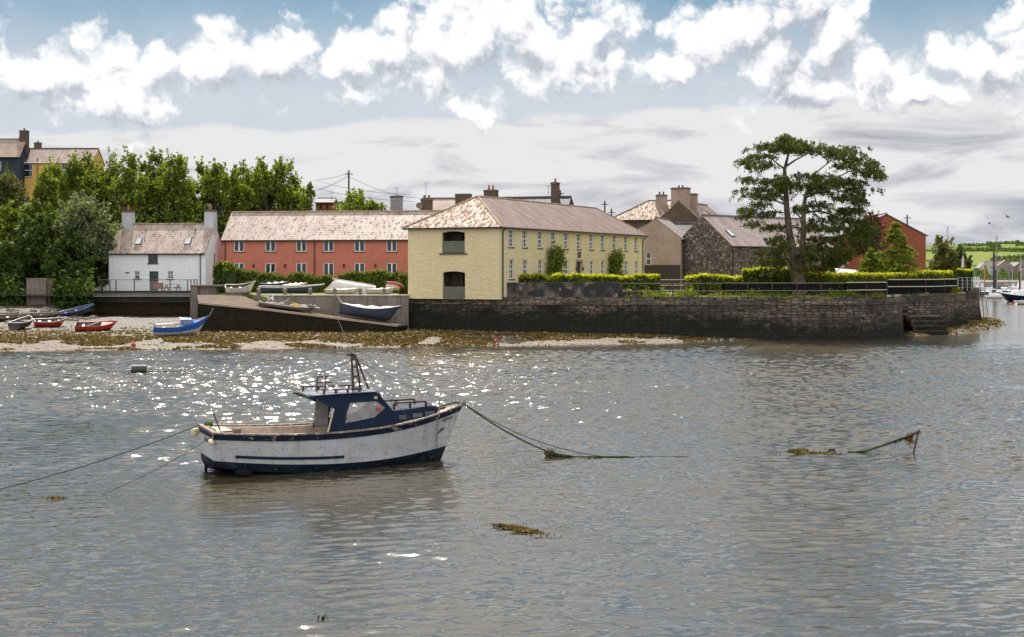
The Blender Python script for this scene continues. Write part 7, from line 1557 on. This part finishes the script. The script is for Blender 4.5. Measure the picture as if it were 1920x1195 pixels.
# ------------------------------------------------------------------ harbour at the right
def motorboat(label, px, py, L_, hd, outer, lower=None, cab='white_paint', cover=None, extra=None, name='motorboat', hc=0.9, x0=.42, x1=.72):
    p = G(px, py); t = small_boat(name, label, L_, L_*.32, L_*.14, (p.x, p.y, -.1), hd, outer, lower=lower, split=.2, inner='white_paint', rim='white_paint', stern=.85, thwarts=0, sheer=.35)
    D_ = L_*.14; w_ = L_*.11; b = MB(); a, c = x0*L_, x1*L_
    b.slab([(a, -w_*1.3, D_*1.0), (L_*.97, -.05, D_*1.45), (L_*.97, .05, D_*1.45), (a, w_*1.3, D_*1.0)], .05); b.add([(a, -w_, D_), (c+.4, -w_*.8, D_*1.15), (c+.4, w_*.8, D_*1.15), (a, w_, D_), (a+.1, -w_*.85, D_+hc), (c-.2, -w_*.65, D_+hc*.9), (c-.2, w_*.65, D_+hc*.9), (a+.1, w_*.85, D_+hc)], [(0, 1, 5, 4), (1, 2, 6, 5), (2, 3, 7, 6), (4, 5, 6, 7), (0, 4, 7, 3)]); cb2 = b.build('cabin', cab, t)
    b = MB(); b.add([(a+.25, -w_*.965, D_+hc*.35), (c, -w_*.8, D_+hc*.4), (c-.2, -w_*.72, D_+hc*.75), (a+.25, -w_*.93, D_+hc*.78)], [(0, 1, 2, 3)]); b.build('cabin_window', 'glass', cb2)
    if cover: b = MB(); b.slab([(.1, -w_*1.2, D_*1.05), (a, -w_, D_+hc*.7), (a, w_, D_+hc*.7), (.1, w_*1.2, D_*1.05)], .1); b.build('cover', cover, t)
    b = MB(); b.path([(L_*.7, -w_*.9, D_*1.2), (L_*.72, -w_*.9, D_*1.2+.5), (L_*.98, 0, D_*1.4+.5), (L_*.72, w_*.9, D_*1.2+.5), (L_*.7, w_*.9, D_*1.2)], .03, 5); b.build('pulpit', 'steel', t); return t
motorboat('dark blue motor cruiser with a white cabin at the right edge', 1963, 566, 8.6, R_(176), 'navy', cab='white_paint', hc=1.1, x0=.3)
motorboat('white motorboat with an upright wheelhouse frame just beyond the quay ladder', 1848, 559, 4.6, R_(10), 'white_paint', 'dinghy_navy', hc=1.5, x0=.2, x1=.5)
motorboat('small white cruiser moored behind the blue hull near the dark window boat', 1858, 556, 5.0, R_(-8), 'white_paint', 'red', hc=.9)
motorboat('boat under a bright blue canvas cover beyond the white motorboats', 1846, 549, 5.6, R_(4), 'white_paint', None, 'blue_cover', 'blue_cover', hc=1.0)
motorboat('large white cruiser with a domed cabin behind the dark blue one', 1960, 551, 9.0, R_(178), 'white_paint', None, 'white_paint', 'cover_white', hc=1.9, x0=.25)
motorboat('white boat with tinted windows tucked behind the large cruiser', 1893, 549, 4.8, R_(12), 'white_paint', None, 'perspex', hc=1.2)
t = small_boat('rowing_boat', 'pale grey flat dinghy tied alongside the dark blue cruiser', 3.8, 1.5, .62, (XQ(1905, 236), 236, -.05), R_(0), 'dinghy_white', lower='perspex', rim='white_paint', cover='perspex', stern=.9)
for px, py, c_, s, lab in ((1881, 564, 'cover_white', .34, 'round white fender buoy at the bow of the dark blue cruiser'), (1885, 566, 'white_paint', .2, 'smaller white float right of the round fender buoy'), (1895, 569.5, 'red', .22, 'small red float on the water in front of the pale dinghy'), (1902.5, 566, 'red', .3, 'red float at the nose of the pale dinghy')):
    p = G(px, py+2); b = MB(); b.ball((0, 0, 0), s, s, s*.85); b.tube((0, 0, s*.7), (0, 0, s*1.1), s*.2, n=6); o_ = b.build('mooring_buoy', c_, None, True); o_.location = (p.x, p.y, s*.45); tag(o_, lab, 'buoy')
b = MB(); b.box(XQ(1850, 300), 296, .15, XQ(1990, 300), 299, .55); b.box(XQ(1886, 262), 262, .15, XQ(1889, 262), 300, .5); tag(b.build('pontoon', 'grey_wood'), 'low floating pontoon behind the moored cruisers', 'pontoon')
def yacht(label, px, ywl, ymast, L_, hd, Y, hull_m='white_paint', mast='white_paint', r_=.07):
    p = (XQ(px, Y), Y, -.1); t = small_boat('sailing_yacht', label, L_, L_*.3, L_*.12, p, hd, hull_m, rim='white_paint', thwarts=0, stern=.6, cover='cover_white', sheer=.3); zt = zat(Y, ymast); mx_ = L_*.45
    b = MB(); b.tube((mx_, 0, .5), (mx_, 0, zt), r_, r_*.7, 7); b.tube((mx_, -.5, zt*.62), (mx_, .5, zt*.62), .03, n=4); b.tube((mx_, 0, 1.7), (mx_-L_*.35, 0, 1.8), .06, n=6); b.build('mast', mast, t)
    b = MB()
    for e_ in ((L_*.98, 0, L_*.15), (0.05, 0, L_*.13), (mx_, -L_*.14, L_*.12), (mx_, L_*.14, L_*.12)): b.tube((mx_, 0, zt), e_, .016, n=4)
    b.build('stay', 'wire', t); b = MB(); b.add([(mx_-1.2, -.6, L_*.12), (mx_+1.4, -.4, L_*.13), (mx_+1.4, .4, L_*.13), (mx_-1.2, .6, L_*.12), (mx_-1.1, -.5, L_*.12+.45), (mx_+.8, -.3, L_*.13+.35), (mx_+.8, .3, L_*.13+.35), (mx_-1.1, .5, L_*.12+.45)], [(0, 1, 5, 4), (1, 2, 6, 5), (2, 3, 7, 6), (4, 5, 6, 7), (3, 0, 4, 7)]); b.build('cabin', 'white_paint', t); return t
yacht('yacht with the thick grey mast just right of the quay end', 1835, 0, 441, 9, R_(0), 310, 'dinghy_navy', 'steel', .13)
yacht('yacht with a pale mast left of the tall right-hand one', 1890, 0, 476, 7, R_(3), 330, mast='white_paint')
yacht('yacht with the tallest white mast at the right edge of the picture', 1909, 0, 423, 10, R_(-4), 300, mast='white_paint', r_=.11)
yacht('yacht with a thin leaning mast between the dark pile and the pale mast', 1872, 0, 496, 6, R_(5), 340, mast='steel')
motorboat('white cabin cruiser moored beyond the blue covered boat', 1862, 545, 6.0, R_(172), 'white_paint', 'dinghy_navy', hc=1.3)
motorboat('white launch with a navy bottom between the black pile and the pale mast', 1886, 543, 5.5, R_(8), 'white_paint', 'dinghy_navy', hc=1.1)
motorboat('small yellow and white boat just left of the large white cruiser', 1900, 553, 3.4, R_(10), 'white_paint', 'yellow', hc=.8)
motorboat('low dark-hulled launch directly behind the quay ladder', 1838, 553, 4.2, R_(5), 'dinghy_navy', None, 'white_paint', hc=.9)
yacht('distant yacht with a slim mast between the thick grey mast and the black pile', 1846, 0, 478, 7, R_(2), 380, mast='steel', r_=.05)
yacht('distant yacht with a short mast left of the tallest white mast', 1897, 0, 500, 6, R_(0), 400, mast='steel', r_=.05)
yacht('distant yacht with a slim white mast right of the black pile', 1878, 0, 486, 7, R_(4), 390, mast='white_paint', r_=.05)
t = yacht('yacht whose mast top shows above the small tree right of the brick house', 1738, 0, 424, 9, R_(0), 270, mast='steel')
for px, ya, yb, Y, c_, lab in ((1863.5, 473, 540, 290, 'black_metal', 'tall black mooring pile between the yachts'), (1866.5, 508, 540, 292, 'weed_dark', 'short weedy wooden pile beside the tall black one'), (1846, 503, 540, 479.5, 'orange', 'orange-red navigation post on the far quay'), (1828, 497, 535, 300, 'steel', 'short grey lamp pole next to the clipped hedge'), (1912, 510, 540, 300, 'weed_dark', 'green weedy pile in front of the right-hand mast')):
    b = MB(); z1_ = zat(Y, ya); b.tube((0, 0, 1.6 if c_ == 'orange' else -1), (0, 0, z1_), .22 if c_ != 'steel' else .08, .2 if c_ != 'steel' else .06, 8); b.ball((0, 0, z1_), .24 if c_ != 'steel' else .1, n=8, m=5); o_ = b.build('mooring_pile', c_); o_.location = (XQ(px, Y), Y, 0); tag(o_, lab, 'pile')
# closed parasol, cars, gulls
t = thing('parasol', 'closed white and orange parasol standing behind the clipped hedge', 'parasol', (XQ(1806, 152), 152, 3.7)); zt = zat(152, 479)-3.7; b = MB(); b.tube((0, 0, 0), (0, 0, zt), .03, n=6); b.build('pole', 'white_paint', t)
b = MB(); n_ = 12; vs = []
for (z, r2) in ((zt, .03), (zt-.35, .12), (zt-.9, .2), (zt-1.35, .26)):
    for q in range(n_): a = 2*math.pi*q/n_; rr2 = r2*(1 if q % 2 else .7); vs.append((rr2*math.cos(a), rr2*math.sin(a), z))
b.v = vs
for i in range(3):
    for q in range(n_): b.f.append([i*n_+q, i*n_+(q+1) % n_, (i+1)*n_+(q+1) % n_, (i+1)*n_+q]); b.mi.append(1 if q in (9, 10) else 0)
b.build('canopy', ['white_paint', 'pot'], t)
def car(label, px, Y, z, rz, mat):
    t = thing('parked_car', label, 'car', (XQ(px, Y), Y, z), rz); b = MB(); pr = [(0, .35), (.1, .75), (.9, .9), (1.5, 1.35), (2.9, 1.4), (3.6, .95), (4.1, .85), (4.2, .4)]
    for y0_, y1_ in ((-.82, .82),):
        k = len(pr); b.add([(x, y0_, zz) for x, zz in pr]+[(x, y1_, zz) for x, zz in pr], [tuple(range(k)), tuple(range(2*k-1, k-1, -1))]+[(i, i+k, (i+1) % k+k, (i+1) % k) for i in range(k)])
    b.build('body', mat, t); b = MB(); b.box(1.35, -.84, .98, 3.1, .84, 1.28); b.build('side_window', 'glass', t)
    for x in (.8, 3.3):
        for y in (-.84, .84): b = MB(); b.tube((x, y-.06, .32), (x, y+.06, .32), .32, n=14); b.build('wheel', 'rubber', t)
car('pale parked car just showing over the golden hedge right of the brick house', 1708, 153, 3.6, 0, 'far_white')
t = thing('awning', 'white sloping awning between the cypress and the young conifer', 'awning', (XQ(1593, 146), 146, 3.6)); b = MB(); b.slab([(-1.2, 0, 1.8), (1.3, 0, 1.6), (1.3, 1.5, 2.3), (-1.2, 1.5, 2.5)], .05); b.build('canopy', 'cover_white', t)
for x in (-1.1, 1.2): b = MB(); b.tube((x, .1, 0), (x, .1, 1.6), .04, n=6); b.build('leg', 'grey_wood', t)
b = MB(); b.tube((-1.6, 0, 2.0), (0, .5, 3.1), .06, n=6); b.build('boom', 'steel', t)
def gull(label, px, py, Y, rz, bank):
    b = MB(); b.path([(-.28, 0, 0), (-.15, 0, .01), (0, 0, 0), (.16, 0, .02), (.24, 0, .03), (.3, 0, .02)], [.02, .06, .085, .06, .045, .008], 8)
    for s in (-1, 1): b.slab([(.08, s*.06, .04), (.1, s*.35, .16), (.0, s*.7, .1), (-.06, s*.33, .13), (-.1, s*.06, .03)][::s], .015)
    o_ = b.build('gull', 'gull', None, True); o_.location = W(px, py, Y); o_.rotation_euler = (bank, 0.2, rz); return tag(o_, label, 'bird')
gull('gull flying over the harbour, the lower and nearer of the two', 1855, 419, 110, 1.2, .9); gull('higher gull flying towards the right edge', 1889, 407, 130, .6, .5)
for o_ in bpy.data.objects:
    if o_.name.split('.')[0] == 'frond': o_['kind'] = 'stuff'
for o_ in list(bpy.data.objects):
    if o_.type == 'MESH' and not o_.data.polygons: bpy.data.objects.remove(o_)
